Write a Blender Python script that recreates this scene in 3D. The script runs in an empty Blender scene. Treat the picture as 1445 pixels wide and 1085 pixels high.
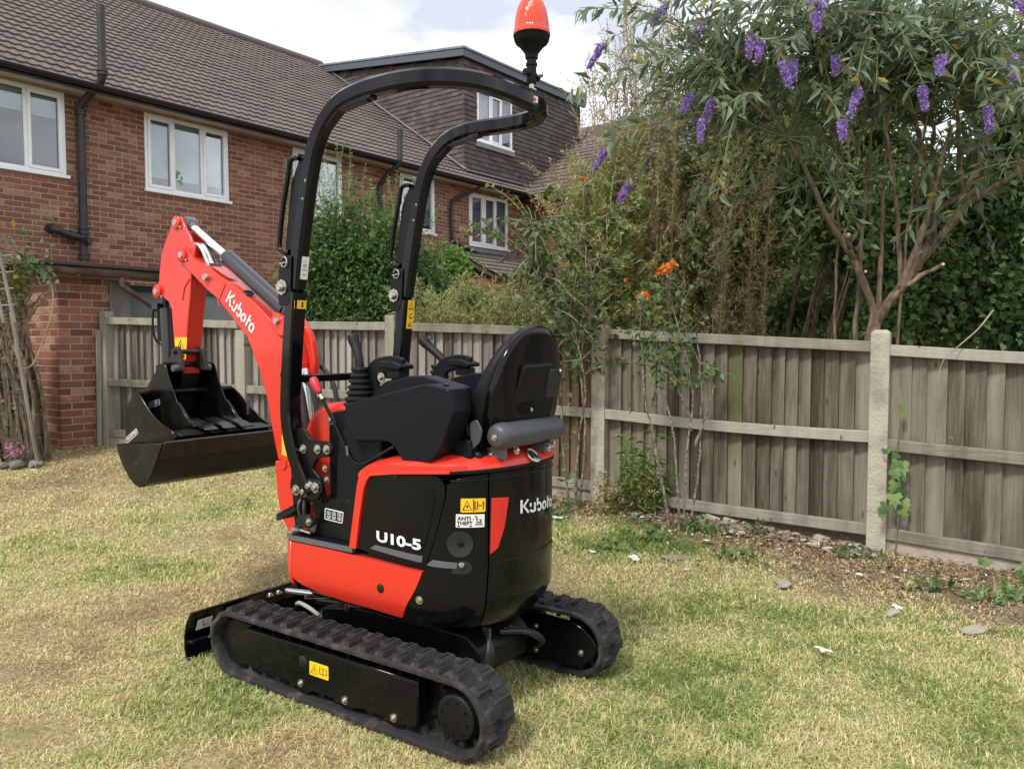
import bpy, bmesh, math, random
import numpy as np
from mathutils import Vector, Matrix, Euler

SC = bpy.context.scene
COL = SC.collection
rng = random.Random(7)
nr = np.random.default_rng(11)
R = math.radians

# ------------------------------------------------------------------ camera
cam_d = bpy.data.cameras.new("camera")
cam = bpy.data.objects.new("camera", cam_d)
COL.objects.link(cam)
cam.location = (0, 0, 1.40)
cam.rotation_euler = (R(90) - math.atan((542.5 - 487.0) / 1120.0), 0, 0)
cam_d.sensor_width = 36.0
cam_d.lens = 36.0 * 1120.0 / 1445.0
cam_d.clip_start = 0.05
cam_d.clip_end = 500
SC.camera = cam

# ------------------------------------------------------------------ world: bright overcast sky
SUN_EL, SUN_AZ = R(52), R(215)          # azimuth clockwise from +Y (behind-left of the camera)
world = bpy.data.worlds.new("World")
SC.world = world
world.use_nodes = True
nt = world.node_tree
nt.nodes.clear()
N = nt.nodes.new
out = N("ShaderNodeOutputWorld")
sky = N("ShaderNodeTexSky")
sky.sky_type = 'NISHITA'
sky.sun_disc = False
sky.sun_elevation = SUN_EL
sky.sun_rotation = SUN_AZ
bg1 = N("ShaderNodeBackground")
bg1.inputs[1].default_value = 0.10
nt.links.new(sky.outputs[0], bg1.inputs[0])
tc = N("ShaderNodeTexCoord")
mp = N("ShaderNodeMapping")
mp.inputs["Scale"].default_value = (1.0, 1.0, 2.2)
mp.inputs["Location"].default_value = (0.35, 0.2, 0.0)
nt.links.new(tc.outputs["Generated"], mp.inputs[0])
no = N("ShaderNodeTexNoise")
no.inputs["Scale"].default_value = 3.4
no.inputs["Detail"].default_value = 7
no.inputs["Roughness"].default_value = 0.55
nt.links.new(mp.outputs[0], no.inputs["Vector"])
rp = N("ShaderNodeValToRGB")
rp.color_ramp.elements[0].position = 0.40
rp.color_ramp.elements[0].color = (0.42, 0.445, 0.51, 1)
rp.color_ramp.elements[1].position = 0.62
rp.color_ramp.elements[1].color = (0.95, 0.955, 0.97, 1)
nt.links.new(no.outputs[0], rp.inputs[0])
bg2 = N("ShaderNodeBackground")
bg2.inputs[1].default_value = 0.86
nt.links.new(rp.outputs[0], bg2.inputs[0])
mx = N("ShaderNodeMixShader")
mx.inputs[0].default_value = 0.93       # cloud cover
nt.links.new(bg1.outputs[0], mx.inputs[1])
nt.links.new(bg2.outputs[0], mx.inputs[2])
nt.links.new(mx.outputs[0], out.inputs[0])

# ------------------------------------------------------------------ sun through thin cloud
sl = bpy.data.lights.new("sun", 'SUN')
sl.energy = 1.5
sl.angle = R(10)
sl.color = (1.0, 0.95, 0.87)
so = bpy.data.objects.new("sun", sl)
COL.objects.link(so)
sdir = Vector((math.sin(SUN_AZ) * math.cos(SUN_EL), math.cos(SUN_AZ) * math.cos(SUN_EL), math.sin(SUN_EL)))
so.rotation_euler = sdir.to_track_quat('Z', 'Y').to_euler()
so.location = (-4, -6, 12)

SC.view_settings.view_transform = 'Standard'
SC.view_settings.look = 'None'
SC.view_settings.gamma = 1.0
SC.view_settings.exposure = 1.13
SC.view_settings.use_curve_mapping = False

# ------------------------------------------------------------------ materials
def mnode(m):
    return m.node_tree.nodes, m.node_tree.links

def principled(name):
    m = bpy.data.materials.new(name)
    m.use_nodes = True
    b = m.node_tree.nodes["Principled BSDF"]
    return m, b

def ramp(nodes, stops):
    r = nodes.new("ShaderNodeValToRGB")
    e = r.color_ramp.elements
    while len(e) < len(stops):
        e.new(0.5)
    for k, (p, c) in enumerate(stops):
        e[k].position = p
        e[k].color = tuple(c) + (1,) if len(c) == 3 else c
    return r

def rnd_value(nodes, links):
    """one random number per object, or per piece through the attribute rnd of a joined mesh"""
    oi = nodes.new("ShaderNodeObjectInfo")
    at = nodes.new("ShaderNodeAttribute")
    at.attribute_name = "rnd"
    ad = nodes.new("ShaderNodeMath"); ad.operation = 'ADD'
    links.new(oi.outputs["Random"], ad.inputs[0])
    links.new(at.outputs["Fac"], ad.inputs[1])
    fr = nodes.new("ShaderNodeMath"); fr.operation = 'FRACT'
    links.new(ad.outputs[0], fr.inputs[0])
    return fr

def simple(name, col, rough=0.5, metal=0.0, coat=0.0, col2=None, scale=8.0, detail=4, lo=0.4, hi=0.65,
           bump=0.0, bscale=60.0, spec=0.5, rvar=0.0, stretch=None, world_space=False):
    m, b = principled(name)
    nodes, links = mnode(m)
    b.inputs["Base Color"].default_value = tuple(col) + (1,)
    b.inputs["Roughness"].default_value = rough
    b.inputs["Metallic"].default_value = metal
    b.inputs["Coat Weight"].default_value = coat
    b.inputs["Coat Roughness"].default_value = 0.06
    b.inputs["Specular IOR Level"].default_value = spec
    tcn = nodes.new("ShaderNodeTexCoord")
    src = tcn.outputs["Object"]
    if world_space:
        g = nodes.new("ShaderNodeNewGeometry"); src = g.outputs["Position"]
    if stretch:
        mpn = nodes.new("ShaderNodeMapping"); mpn.inputs["Scale"].default_value = stretch
        links.new(src, mpn.inputs[0]); src = mpn.outputs[0]
    if col2 is not None or rvar:
        n = nodes.new("ShaderNodeTexNoise")
        n.inputs["Scale"].default_value = scale
        n.inputs["Detail"].default_value = detail
        links.new(src, n.inputs["Vector"])
        if col2 is not None:
            r = ramp(nodes, [(lo, col), (hi, col2)])
            links.new(n.outputs[0], r.inputs[0])
            links.new(r.outputs[0], b.inputs["Base Color"])
        if rvar:
            mr = nodes.new("ShaderNodeMapRange")
            mr.inputs[1].default_value = 0.3; mr.inputs[2].default_value = 0.7
            mr.inputs[3].default_value = max(0.02, rough - rvar); mr.inputs[4].default_value = rough + rvar
            links.new(n.outputs[0], mr.inputs[0]); links.new(mr.outputs[0], b.inputs["Roughness"])
    if bump:
        n2 = nodes.new("ShaderNodeTexNoise")
        n2.inputs["Scale"].default_value = bscale
        n2.inputs["Detail"].default_value = 3
        links.new(src, n2.inputs["Vector"])
        bp = nodes.new("ShaderNodeBump")
        bp.inputs["Strength"].default_value = bump
        bp.inputs["Distance"].default_value = 0.01
        links.new(n2.outputs[0], bp.inputs["Height"])
        links.new(bp.outputs[0], b.inputs["Normal"])
    return m

def varied(name, stops, rough=0.8, nscale=30.0, namt=0.35, bump=0.3, bscale=80.0, stretch=(1, 1, 1), dirt=None, dirt_scale=2.0, dirt_lo=0.5, dirt_hi=0.7):
    """colour picked per piece from stops, plus noise inside the piece; dirt = stain colour in world space"""
    m, b = principled(name)
    nodes, links = mnode(m)
    b.inputs["Roughness"].default_value = rough
    b.inputs["Specular IOR Level"].default_value = 0.3
    rv = rnd_value(nodes, links)
    g = nodes.new("ShaderNodeTexCoord")
    mpn = nodes.new("ShaderNodeMapping"); mpn.inputs["Scale"].default_value = stretch
    links.new(g.outputs["Object"], mpn.inputs[0])
    mul = nodes.new("ShaderNodeVectorMath"); mul.operation = 'ADD'
    cmb = nodes.new("ShaderNodeCombineXYZ")
    m13 = nodes.new("ShaderNodeMath"); m13.operation = 'MULTIPLY'; m13.inputs[1].default_value = 37.0
    links.new(rv.outputs[0], m13.inputs[0])
    for i in range(3):
        links.new(m13.outputs[0], cmb.inputs[i])
    links.new(mpn.outputs[0], mul.inputs[0]); links.new(cmb.outputs[0], mul.inputs[1])
    n = nodes.new("ShaderNodeTexNoise")
    n.inputs["Scale"].default_value = nscale; n.inputs["Detail"].default_value = 5; n.inputs["Roughness"].default_value = 0.65
    links.new(mul.outputs[0], n.inputs["Vector"])
    sub = nodes.new("ShaderNodeMath"); sub.operation = 'MULTIPLY_ADD'
    sub.inputs[1].default_value = namt * 2; sub.inputs[2].default_value = -namt
    links.new(n.outputs[0], sub.inputs[0])
    ad = nodes.new("ShaderNodeMath"); ad.operation = 'ADD'; ad.use_clamp = True
    links.new(rv.outputs[0], ad.inputs[0]); links.new(sub.outputs[0], ad.inputs[1])
    r = ramp(nodes, stops)
    links.new(ad.outputs[0], r.inputs[0])
    colout = r.outputs[0]
    if dirt is not None:
        gp = nodes.new("ShaderNodeNewGeometry")
        n3 = nodes.new("ShaderNodeTexNoise"); n3.inputs["Scale"].default_value = dirt_scale; n3.inputs["Detail"].default_value = 6
        links.new(gp.outputs["Position"], n3.inputs["Vector"])
        r3 = ramp(nodes, [(dirt_lo, (0, 0, 0)), (dirt_hi, (1, 1, 1))])
        links.new(n3.outputs[0], r3.inputs[0])
        mxn = nodes.new("ShaderNodeMix"); mxn.data_type = 'RGBA'
        links.new(r3.outputs[0], mxn.inputs["Factor"])
        links.new(colout, mxn.inputs["A"]); mxn.inputs["B"].default_value = tuple(dirt) + (1,)
        colout = mxn.outputs["Result"]
    links.new(colout, b.inputs["Base Color"])
    if bump:
        n2 = nodes.new("ShaderNodeTexNoise"); n2.inputs["Scale"].default_value = bscale; n2.inputs["Detail"].default_value = 4
        links.new(mul.outputs[0], n2.inputs["Vector"])
        bp = nodes.new("ShaderNodeBump"); bp.inputs["Strength"].default_value = bump; bp.inputs["Distance"].default_value = 0.008
        links.new(n2.outputs[0], bp.inputs["Height"]); links.new(bp.outputs[0], b.inputs["Normal"])
    return m

def leaf_mat(name, stops, rough=0.45, trans=0.25, back=None):
    m, b = principled(name)
    nodes, links = mnode(m)
    rv = rnd_value(nodes, links)
    gp = nodes.new("ShaderNodeNewGeometry")
    n = nodes.new("ShaderNodeTexNoise"); n.inputs["Scale"].default_value = 2.2; n.inputs["Detail"].default_value = 3
    links.new(gp.outputs["Position"], n.inputs["Vector"])
    ma = nodes.new("ShaderNodeMath"); ma.operation = 'MULTIPLY_ADD'; ma.inputs[1].default_value = 0.8; ma.inputs[2].default_value = -0.4
    links.new(n.outputs[0], ma.inputs[0])
    ad = nodes.new("ShaderNodeMath"); ad.operation = 'ADD'; ad.use_clamp = True
    links.new(rv.outputs[0], ad.inputs[0]); links.new(ma.outputs[0], ad.inputs[1])
    r = ramp(nodes, stops)
    links.new(ad.outputs[0], r.inputs[0])
    col = r.outputs[0]
    if back is not None:
        mxn = nodes.new("ShaderNodeMix"); mxn.data_type = 'RGBA'
        links.new(gp.outputs["Backfacing"], mxn.inputs["Factor"])
        links.new(col, mxn.inputs["A"]); mxn.inputs["B"].default_value = tuple(back) + (1,)
        col = mxn.outputs["Result"]
    links.new(col, b.inputs["Base Color"])
    b.inputs["Roughness"].default_value = rough
    b.inputs["Specular IOR Level"].default_value = 0.4
    tr = nodes.new("ShaderNodeBsdfTranslucent")
    links.new(col, tr.inputs[0])
    ms = nodes.new("ShaderNodeMixShader"); ms.inputs[0].default_value = trans
    links.new(b.outputs[0], ms.inputs[1]); links.new(tr.outputs[0], ms.inputs[2])
    links.new(ms.outputs[0], nodes["Material Output"].inputs[0])
    return m

def glass_mat(name, tint=(0.9, 0.95, 0.97), refl=0.08):
    m = bpy.data.materials.new(name); m.use_nodes = True
    nodes, links = mnode(m)
    nodes.remove(nodes["Principled BSDF"])
    t = nodes.new("ShaderNodeBsdfTransparent"); t.inputs[0].default_value = tuple(tint) + (1,)
    g = nodes.new("ShaderNodeBsdfGlossy"); g.inputs["Roughness"].default_value = 0.02
    lw = nodes.new("ShaderNodeLayerWeight"); lw.inputs[0].default_value = 0.45
    ma = nodes.new("ShaderNodeMath"); ma.operation = 'MULTIPLY_ADD'; ma.use_clamp = True
    ma.inputs[1].default_value = 0.55; ma.inputs[2].default_value = refl
    links.new(lw.outputs["Fresnel"], ma.inputs[0])
    ms = nodes.new("ShaderNodeMixShader")
    links.new(ma.outputs[0], ms.inputs[0])
    links.new(t.outputs[0], ms.inputs[1]); links.new(g.outputs[0], ms.inputs[2])
    links.new(ms.outputs[0], nodes["Material Output"].inputs[0])
    return m

MAT = {}
MAT['orange'] = simple("orange_paint", (0.66, 0.034, 0.018), rough=0.32, coat=0.35, spec=0.35, bump=0.02, bscale=180, rvar=0.06, scale=5)
MAT['orange_dull'] = simple("orange_plastic", (0.62, 0.042, 0.016), rough=0.42, bump=0.03, bscale=250)
MAT['black_gloss'] = simple("black_gloss_paint", (0.0032, 0.0034, 0.0046), rough=0.10, spec=0.30, coat=0.0, col2=(0.0045, 0.0046, 0.0056), scale=4, lo=0.5, hi=0.8, rvar=0.07)
MAT['black_paint'] = simple("black_paint", (0.0055, 0.0055, 0.006), rough=0.34, spec=0.22, col2=(0.012, 0.011, 0.010), scale=7, lo=0.48, hi=0.8, rvar=0.12)
MAT['black_plastic'] = simple("black_plastic", (0.0065, 0.0075, 0.0105), rough=0.38, spec=0.17, bump=0.06, bscale=420, rvar=0.05, scale=6)
MAT['grey_plastic'] = simple("grey_plastic", (0.055, 0.060, 0.068), rough=0.45, bump=0.05, bscale=300)
MAT['vinyl'] = simple("seat_vinyl", (0.008, 0.008, 0.009), rough=0.48, spec=0.20, bump=0.15, bscale=260)
MAT['rubber'] = simple("track_rubber", (0.024, 0.0235, 0.0235), rough=0.58, col2=(0.095, 0.085, 0.07), scale=14, detail=7, lo=0.48, hi=0.74, bump=0.4, bscale=90, spec=0.3)
MAT['rubber_soft'] = simple("rubber_boot", (0.010, 0.010, 0.011), rough=0.5, spec=0.3)
MAT['steel'] = simple("bright_steel", (0.62, 0.62, 0.60), rough=0.26, metal=1.0, rvar=0.08, scale=20)
MAT['zinc'] = simple("zinc_bolt", (0.55, 0.55, 0.52), rough=0.35, metal=1.0, col2=(0.42, 0.39, 0.34), scale=90)
MAT['rod'] = simple("chrome_rod", (0.78, 0.78, 0.78), rough=0.22, metal=0.85)
MAT['cylinder'] = simple("cylinder_paint", (0.028, 0.027, 0.033), rough=0.30, coat=0.2)
MAT['bucket'] = simple("bucket_paint", (0.006, 0.006, 0.0055), rough=0.28, spec=0.26, col2=(0.017, 0.0165, 0.013), scale=9, detail=7, lo=0.47, hi=0.75, rvar=0.14, bump=0.05, bscale=40)
MAT['worn_steel'] = simple("worn_steel", (0.022, 0.019, 0.017), rough=0.36, metal=0.3, col2=(0.05, 0.034, 0.027), scale=25)
MAT['yellow'] = simple("yellow_sticker", (0.86, 0.52, 0.012), rough=0.45)
MAT['white_st'] = simple("white_sticker", (0.74, 0.74, 0.72), rough=0.45)
MAT['ink'] = simple("black_ink", (0.012, 0.012, 0.012), rough=0.5)
MAT['white_ink'] = simple("white_ink", (0.80, 0.80, 0.79), rough=0.5)
MAT['red_ink'] = simple("red_reflector", (0.66, 0.022, 0.016), rough=0.35)
MAT['red_grip'] = simple("red_grip", (0.60, 0.02, 0.03), rough=0.4)
MAT['silver_pl'] = simple("silver_trim", (0.10, 0.105, 0.12), rough=0.35, coat=0.2)
MAT['hose'] = simple("black_hose", (0.018, 0.018, 0.018), rough=0.45)
MAT['hose_grey'] = simple("pale_hose", (0.35, 0.34, 0.32), rough=0.45)
MAT['orange_tag'] = simple("orange_belt_tag", (0.80, 0.16, 0.05), rough=0.6)

def lens_mat():
    m, b = principled("beacon_lens")
    b.inputs["Base Color"].default_value = (0.88, 0.085, 0.03, 1)
    b.inputs["Roughness"].default_value = 0.16
    b.inputs["Subsurface Weight"].default_value = 0.35
    b.inputs["Subsurface Radius"].default_value = (0.05, 0.015, 0.005)
    b.inputs["Transmission Weight"].default_value = 0.25
    nodes, links = mnode(m)
    tcn = nodes.new("ShaderNodeTexCoord")
    w = nodes.new("ShaderNodeTexWave"); w.inputs["Scale"].default_value = 60
    links.new(tcn.outputs["Object"], w.inputs["Vector"])
    bp = nodes.new("ShaderNodeBump"); bp.inputs["Strength"].default_value = 0.35; bp.inputs["Distance"].default_value = 0.003
    links.new(w.outputs[0], bp.inputs["Height"]); links.new(bp.outputs[0], b.inputs["Normal"])
    return m
MAT['lens'] = lens_mat()

MAT['brick'] = varied("brick_clay", [(0.0, (0.165, 0.067, 0.046)), (0.35, (0.215, 0.088, 0.060)), (0.7, (0.255, 0.110, 0.073)), (0.9, (0.30, 0.145, 0.10)), (1.0, (0.35, 0.21, 0.145))],
                      rough=0.88, nscale=16, namt=0.30, bump=0.5, bscale=70, dirt=(0.15, 0.085, 0.07), dirt_scale=1.1, dirt_lo=0.56, dirt_hi=0.85)
MAT['shed_brick'] = varied("shed_brick_clay", [(0.0, (0.13, 0.057, 0.044)), (0.35, (0.195, 0.082, 0.060)), (0.7, (0.245, 0.102, 0.073)), (0.9, (0.29, 0.122, 0.088)), (1.0, (0.35, 0.22, 0.16))],
                           rough=0.88, nscale=14, namt=0.28, bump=0.5, bscale=60, dirt=(0.12, 0.075, 0.05), dirt_scale=1.5, dirt_lo=0.56, dirt_hi=0.78)
MAT['mortar'] = simple("mortar", (0.41, 0.32, 0.225), rough=0.95, col2=(0.32, 0.25, 0.18), scale=6, lo=0.4, hi=0.7, bump=0.4, bscale=120)
MAT['tile'] = varied("roof_tile_concrete", [(0.0, (0.122, 0.098, 0.087)), (0.5, (0.140, 0.112, 0.100)), (1.0, (0.158, 0.127, 0.113))],
                     rough=0.8, nscale=12, namt=0.35, bump=0.25, bscale=90, dirt=(0.10, 0.09, 0.08), dirt_scale=0.9, dirt_lo=0.5, dirt_hi=0.8)
MAT['hung_tile'] = varied("hung_tile_clay", [(0.0, (0.070, 0.055, 0.052)), (0.5, (0.095, 0.076, 0.071)), (1.0, (0.125, 0.10, 0.092))], rough=0.8, nscale=10, namt=0.3, bump=0.2)
MAT['lead'] = simple("grey_lead", (0.17, 0.185, 0.20), rough=0.55, col2=(0.24, 0.25, 0.26), scale=4)
MAT['fascia'] = simple("slate_fascia", (0.075, 0.095, 0.11), rough=0.5)
MAT['upvc'] = simple("white_upvc", (0.87, 0.88, 0.89), rough=0.35, col2=(0.82, 0.83, 0.83), scale=3)
MAT['soffit'] = simple("soffit_board", (0.66, 0.64, 0.60), rough=0.6, col2=(0.55, 0.52, 0.47), scale=3)
MAT['gutter'] = simple("black_gutter", (0.018, 0.019, 0.022), rough=0.4)
MAT['iron'] = simple("soil_pipe_black", (0.020, 0.020, 0.021), rough=0.5, col2=(0.035, 0.033, 0.032), scale=10)
MAT['brown_gutter'] = simple("brown_gutter", (0.085, 0.047, 0.041), rough=0.4, col2=(0.15, 0.10, 0.09), scale=6)
MAT['felt'] = simple("roof_felt", (0.07, 0.045, 0.04), rough=0.9)
MAT['greengrey'] = simple("grey_green_panel", (0.20, 0.235, 0.225), rough=0.45, col2=(0.26, 0.29, 0.28), scale=2)
MAT['dark_green'] = simple("green_metal_frame", (0.035, 0.07, 0.062), rough=0.4)
MAT['glass'] = glass_mat("window_glass")
MAT['room'] = simple("room_dark", (0.07, 0.07, 0.075), rough=0.9)
MAT['blind'] = simple("roller_blind", (0.55, 0.60, 0.58), rough=0.8)
MAT['net'] = simple("net_curtain", (0.50, 0.50, 0.52), rough=0.9, col2=(0.38, 0.38, 0.41), scale=40)
MAT['frog_green'] = simple("green_window_sticker", (0.03, 0.25, 0.10), rough=0.4)

def wood_mat(name, stops, moss=0.0, dark=(0.05, 0.04, 0.03), unit=False, top_moss=0.0):
    m, b = principled(name)
    nodes, links = mnode(m)
    b.inputs["Roughness"].default_value = 0.85
    b.inputs["Specular IOR Level"].default_value = 0.25
    rv = rnd_value(nodes, links)
    tcn = nodes.new("ShaderNodeTexCoord")
    sc = nodes.new("ShaderNodeMath"); sc.operation = 'MULTIPLY'; sc.inputs[1].default_value = 53.0
    links.new(rv.outputs[0], sc.inputs[0])
    cmb = nodes.new("ShaderNodeCombineXYZ")
    for i in range(3): links.new(sc.outputs[0], cmb.inputs[i])
    ad = nodes.new("ShaderNodeVectorMath"); ad.operation = 'ADD'
    links.new(tcn.outputs["Object"], ad.inputs[0]); links.new(cmb.outputs[0], ad.inputs[1])
    mpn = nodes.new("ShaderNodeMapping"); mpn.inputs["Scale"].default_value = (2.9, 26, 1.5) if unit else (26, 26, 26) if False else ((1.3, 26, 26) if name == 'weathered_rail' else (26, 26, 1.3))
    links.new(ad.outputs[0], mpn.inputs[0])
    n = nodes.new("ShaderNodeTexNoise"); n.inputs["Scale"].default_value = 2.2; n.inputs["Detail"].default_value = 8; n.inputs["Roughness"].default_value = 0.7
    n.inputs["Distortion"].default_value = 1.6
    links.new(mpn.outputs[0], n.inputs["Vector"])
    # streaks: long vertical run stains
    mp2 = nodes.new("ShaderNodeMapping"); mp2.inputs["Scale"].default_value = (1.0, 9, 1.1) if unit else (9, 9, 0.9)
    links.new(ad.outputs[0], mp2.inputs[0])
    n2 = nodes.new("ShaderNodeTexNoise"); n2.inputs["Scale"].default_value = 1.3; n2.inputs["Detail"].default_value = 4
    links.new(mp2.outputs[0], n2.inputs["Vector"])
    mixv = nodes.new("ShaderNodeMath"); mixv.operation = 'MULTIPLY_ADD'; mixv.inputs[1].default_value = 0.55
    links.new(n2.outputs[0], mixv.inputs[0]); 
    half = nodes.new("ShaderNodeMath"); half.operation = 'MULTIPLY'; half.inputs[1].default_value = 0.45
    links.new(n.outputs[0], half.inputs[0]); links.new(half.outputs[0], mixv.inputs[2])
    sh = nodes.new("ShaderNodeMath"); sh.operation = 'MULTIPLY_ADD'; sh.inputs[1].default_value = 0.34; sh.inputs[2].default_value = -0.17
    links.new(rv.outputs[0], sh.inputs[0])
    tot = nodes.new("ShaderNodeMath"); tot.operation = 'ADD'; tot.use_clamp = True
    links.new(mixv.outputs[0], tot.inputs[0]); links.new(sh.outputs[0], tot.inputs[1])
    r = ramp(nodes, stops)
    links.new(tot.outputs[0], r.inputs[0])
    # knots
    vo = nodes.new("ShaderNodeTexVoronoi"); vo.inputs["Scale"].default_value = 1.0; vo.voronoi_dimensions = '2D'
    mp3 = nodes.new("ShaderNodeMapping"); mp3.inputs["Scale"].default_value = (0.62, 0.01, 2.3) if unit else (5.5, 5.5, 2.6)
    sk = nodes.new("ShaderNodeSeparateXYZ"); ck = nodes.new("ShaderNodeCombineXYZ")
    links.new(ad.outputs[0], mp3.inputs[0]); links.new(mp3.outputs[0], sk.inputs[0]); links.new(sk.outputs[0], ck.inputs[0]); links.new(sk.outputs[2], ck.inputs[1]); links.new(ck.outputs[0], vo.inputs["Vector"])
    kr = ramp(nodes, [(0.025, (1, 1, 1)), (0.065, (0, 0, 0))])
    links.new(vo.outputs["Distance"], kr.inputs[0])
    mk = nodes.new("ShaderNodeMix"); mk.data_type = 'RGBA'
    km = nodes.new("ShaderNodeMath"); km.operation = 'MULTIPLY'; km.inputs[1].default_value = 0.75
    links.new(kr.outputs[0], km.inputs[0]); links.new(km.outputs[0], mk.inputs["Factor"])
    links.new(r.outputs[0], mk.inputs["A"]); mk.inputs["B"].default_value = tuple(dark) + (1,)
    colout = mk.outputs["Result"]
    if moss:
        gp = nodes.new("ShaderNodeNewGeometry")
        n4 = nodes.new("ShaderNodeTexNoise"); n4.inputs["Scale"].default_value = 3.0; n4.inputs["Detail"].default_value = 5
        links.new(gp.outputs["Position"], n4.inputs["Vector"])
        mr = ramp(nodes, [(0.35, (0, 0, 0)), (0.7, (moss, moss, moss))])
        links.new(n4.outputs[0], mr.inputs[0])
        mm = nodes.new("ShaderNodeMix"); mm.data_type = 'RGBA'
        links.new(mr.outputs[0], mm.inputs["Factor"]); links.new(colout, mm.inputs["A"])
        mm.inputs["B"].default_value = (0.10, 0.11, 0.035, 1)
        colout = mm.outputs["Result"]
    if top_moss:
        sp = nodes.new("ShaderNodeSeparateXYZ"); links.new(tcn.outputs["Object"], sp.inputs[0])
        zz = nodes.new("ShaderNodeMath"); zz.operation = 'MULTIPLY_ADD'; zz.inputs[1].default_value = 0.5
        links.new(n2.outputs[0], zz.inputs[0]); links.new(sp.outputs[2], zz.inputs[2])
        mr2 = ramp(nodes, [(0.45, (0.12, 0.12, 0.12)), (0.85, (top_moss, top_moss, top_moss))]); links.new(zz.outputs[0], mr2.inputs[0])
        mm2 = nodes.new("ShaderNodeMix"); mm2.data_type = 'RGBA'; links.new(mr2.outputs[0], mm2.inputs["Factor"]); links.new(colout, mm2.inputs["A"]); mm2.inputs["B"].default_value = (0.075, 0.088, 0.018, 1)
        colout = mm2.outputs["Result"]
    links.new(colout, b.inputs["Base Color"])
    bp = nodes.new("ShaderNodeBump"); bp.inputs["Strength"].default_value = 0.7; bp.inputs["Distance"].default_value = 0.008
    links.new(n.outputs[0], bp.inputs["Height"]); links.new(bp.outputs[0], b.inputs["Normal"])
    return m
G3 = [(0.30, (0.045, 0.034, 0.024)), (0.42, (0.118, 0.097, 0.073)), (0.53, (0.195, 0.171, 0.133)), (0.64, (0.268, 0.240, 0.191)), (0.8, (0.355, 0.325, 0.272))]
MAT['board'] = wood_mat("weathered_board", G3, moss=0.22, unit=True)
MAT['board_moss'] = wood_mat("mossy_board", G3, moss=0.4, unit=True, top_moss=0.78)
MAT['board_grey'] = wood_mat("silver_board", [(0.30, (0.07, 0.06, 0.05)), (0.42, (0.17, 0.152, 0.13)), (0.53, (0.25, 0.228, 0.20)), (0.64, (0.315, 0.295, 0.262)), (0.8, (0.40, 0.38, 0.34))], moss=0.05, unit=True)
MAT['board_brown'] = wood_mat("brown_board", [(0.30, (0.06, 0.036, 0.022)), (0.5, (0.17, 0.11, 0.07)), (0.7, (0.25, 0.175, 0.12))], unit=True)
MAT['rail'] = wood_mat("weathered_rail", [(0.25, (0.16, 0.145, 0.115)), (0.5, (0.30, 0.28, 0.23)), (0.8, (0.44, 0.41, 0.36))], moss=0.15)
MAT['concrete'] = simple("concrete_post", (0.43, 0.395, 0.315), rough=0.92, col2=(0.28, 0.255, 0.205), scale=7, detail=8, lo=0.42, hi=0.68, bump=0.7, bscale=55, world_space=True)
MAT['gravel_board'] = simple("concrete_board", (0.40, 0.35, 0.28), rough=0.95, col2=(0.25, 0.21, 0.16), scale=6, detail=8, lo=0.4, hi=0.68, bump=0.7, bscale=40, world_space=True)
MAT['stone'] = varied("rubble_stone", [(0.0, (0.16, 0.125, 0.095)), (0.5, (0.26, 0.22, 0.175)), (1.0, (0.40, 0.36, 0.30))], rough=0.95, nscale=9, namt=0.3, bump=0.7, bscale=30)
MAT['grey_stone'] = varied("edging_stone", [(0.0, (0.15, 0.14, 0.125)), (1.0, (0.30, 0.28, 0.25))], rough=0.95, nscale=9, namt=0.3, bump=0.7, bscale=30)
MAT['paper'] = simple("paper_scrap", (0.68, 0.69, 0.67), rough=0.8, col2=(0.55, 0.58, 0.56), scale=10)
MAT['bark'] = simple("brown_bark", (0.115, 0.080, 0.052), rough=0.92, col2=(0.27, 0.205, 0.14), scale=26, detail=8, lo=0.38, hi=0.66, bump=0.8, bscale=45, stretch=(1, 1, 0.35))
MAT['bark_grey'] = simple("grey_bark", (0.10, 0.085, 0.065), rough=0.9, col2=(0.27, 0.24, 0.19), scale=35, detail=6, lo=0.42, hi=0.62, bump=0.6, bscale=60)
MAT['twig'] = simple("dry_twig", (0.24, 0.17, 0.10), rough=0.9, col2=(0.34, 0.27, 0.17), scale=9)
MAT['green_stem'] = simple("green_stem", (0.16, 0.20, 0.08), rough=0.6)
MAT['cut_wood'] = simple("cut_wood", (0.62, 0.47, 0.28), rough=0.8)
MAT['buddleia'] = leaf_mat("buddleia_leaf", [(0.0, (0.085, 0.135, 0.075)), (0.4, (0.16, 0.23, 0.13)), (0.8, (0.26, 0.325, 0.20)), (0.955, (0.36, 0.40, 0.28)), (1.0, (0.46, 0.40, 0.07))], back=(0.19, 0.245, 0.15), trans=0.32)
MAT['purple'] = leaf_mat("purple_floret", [(0.0, (0.25, 0.15, 0.43)), (0.5, (0.40, 0.27, 0.64)), (1.0, (0.56, 0.42, 0.78))], trans=0.3, rough=0.7)
MAT['dark_leaf'] = leaf_mat("dark_leaf", [(0.0, (0.075, 0.13, 0.042)), (0.5, (0.155, 0.235, 0.072)), (0.85, (0.24, 0.32, 0.11)), (1.0, (0.33, 0.39, 0.13))], rough=0.42, trans=0.35)
MAT['ivy'] = leaf_mat("ivy_leaf", [(0.0, (0.07, 0.15, 0.052)), (0.55, (0.145, 0.255, 0.085)), (1.0, (0.28, 0.39, 0.13))], rough=0.40, trans=0.35)
MAT['hedge'] = leaf_mat("hedge_leaf", [(0.0, (0.050, 0.115, 0.034)), (0.5, (0.095, 0.190, 0.052)), (1.0, (0.18, 0.29, 0.085))], trans=0.4)
MAT['hedge_tip'] = leaf_mat("hedge_tip_leaf", [(0.0, (0.12, 0.21, 0.055)), (1.0, (0.24, 0.34, 0.10))], trans=0.4)
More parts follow.
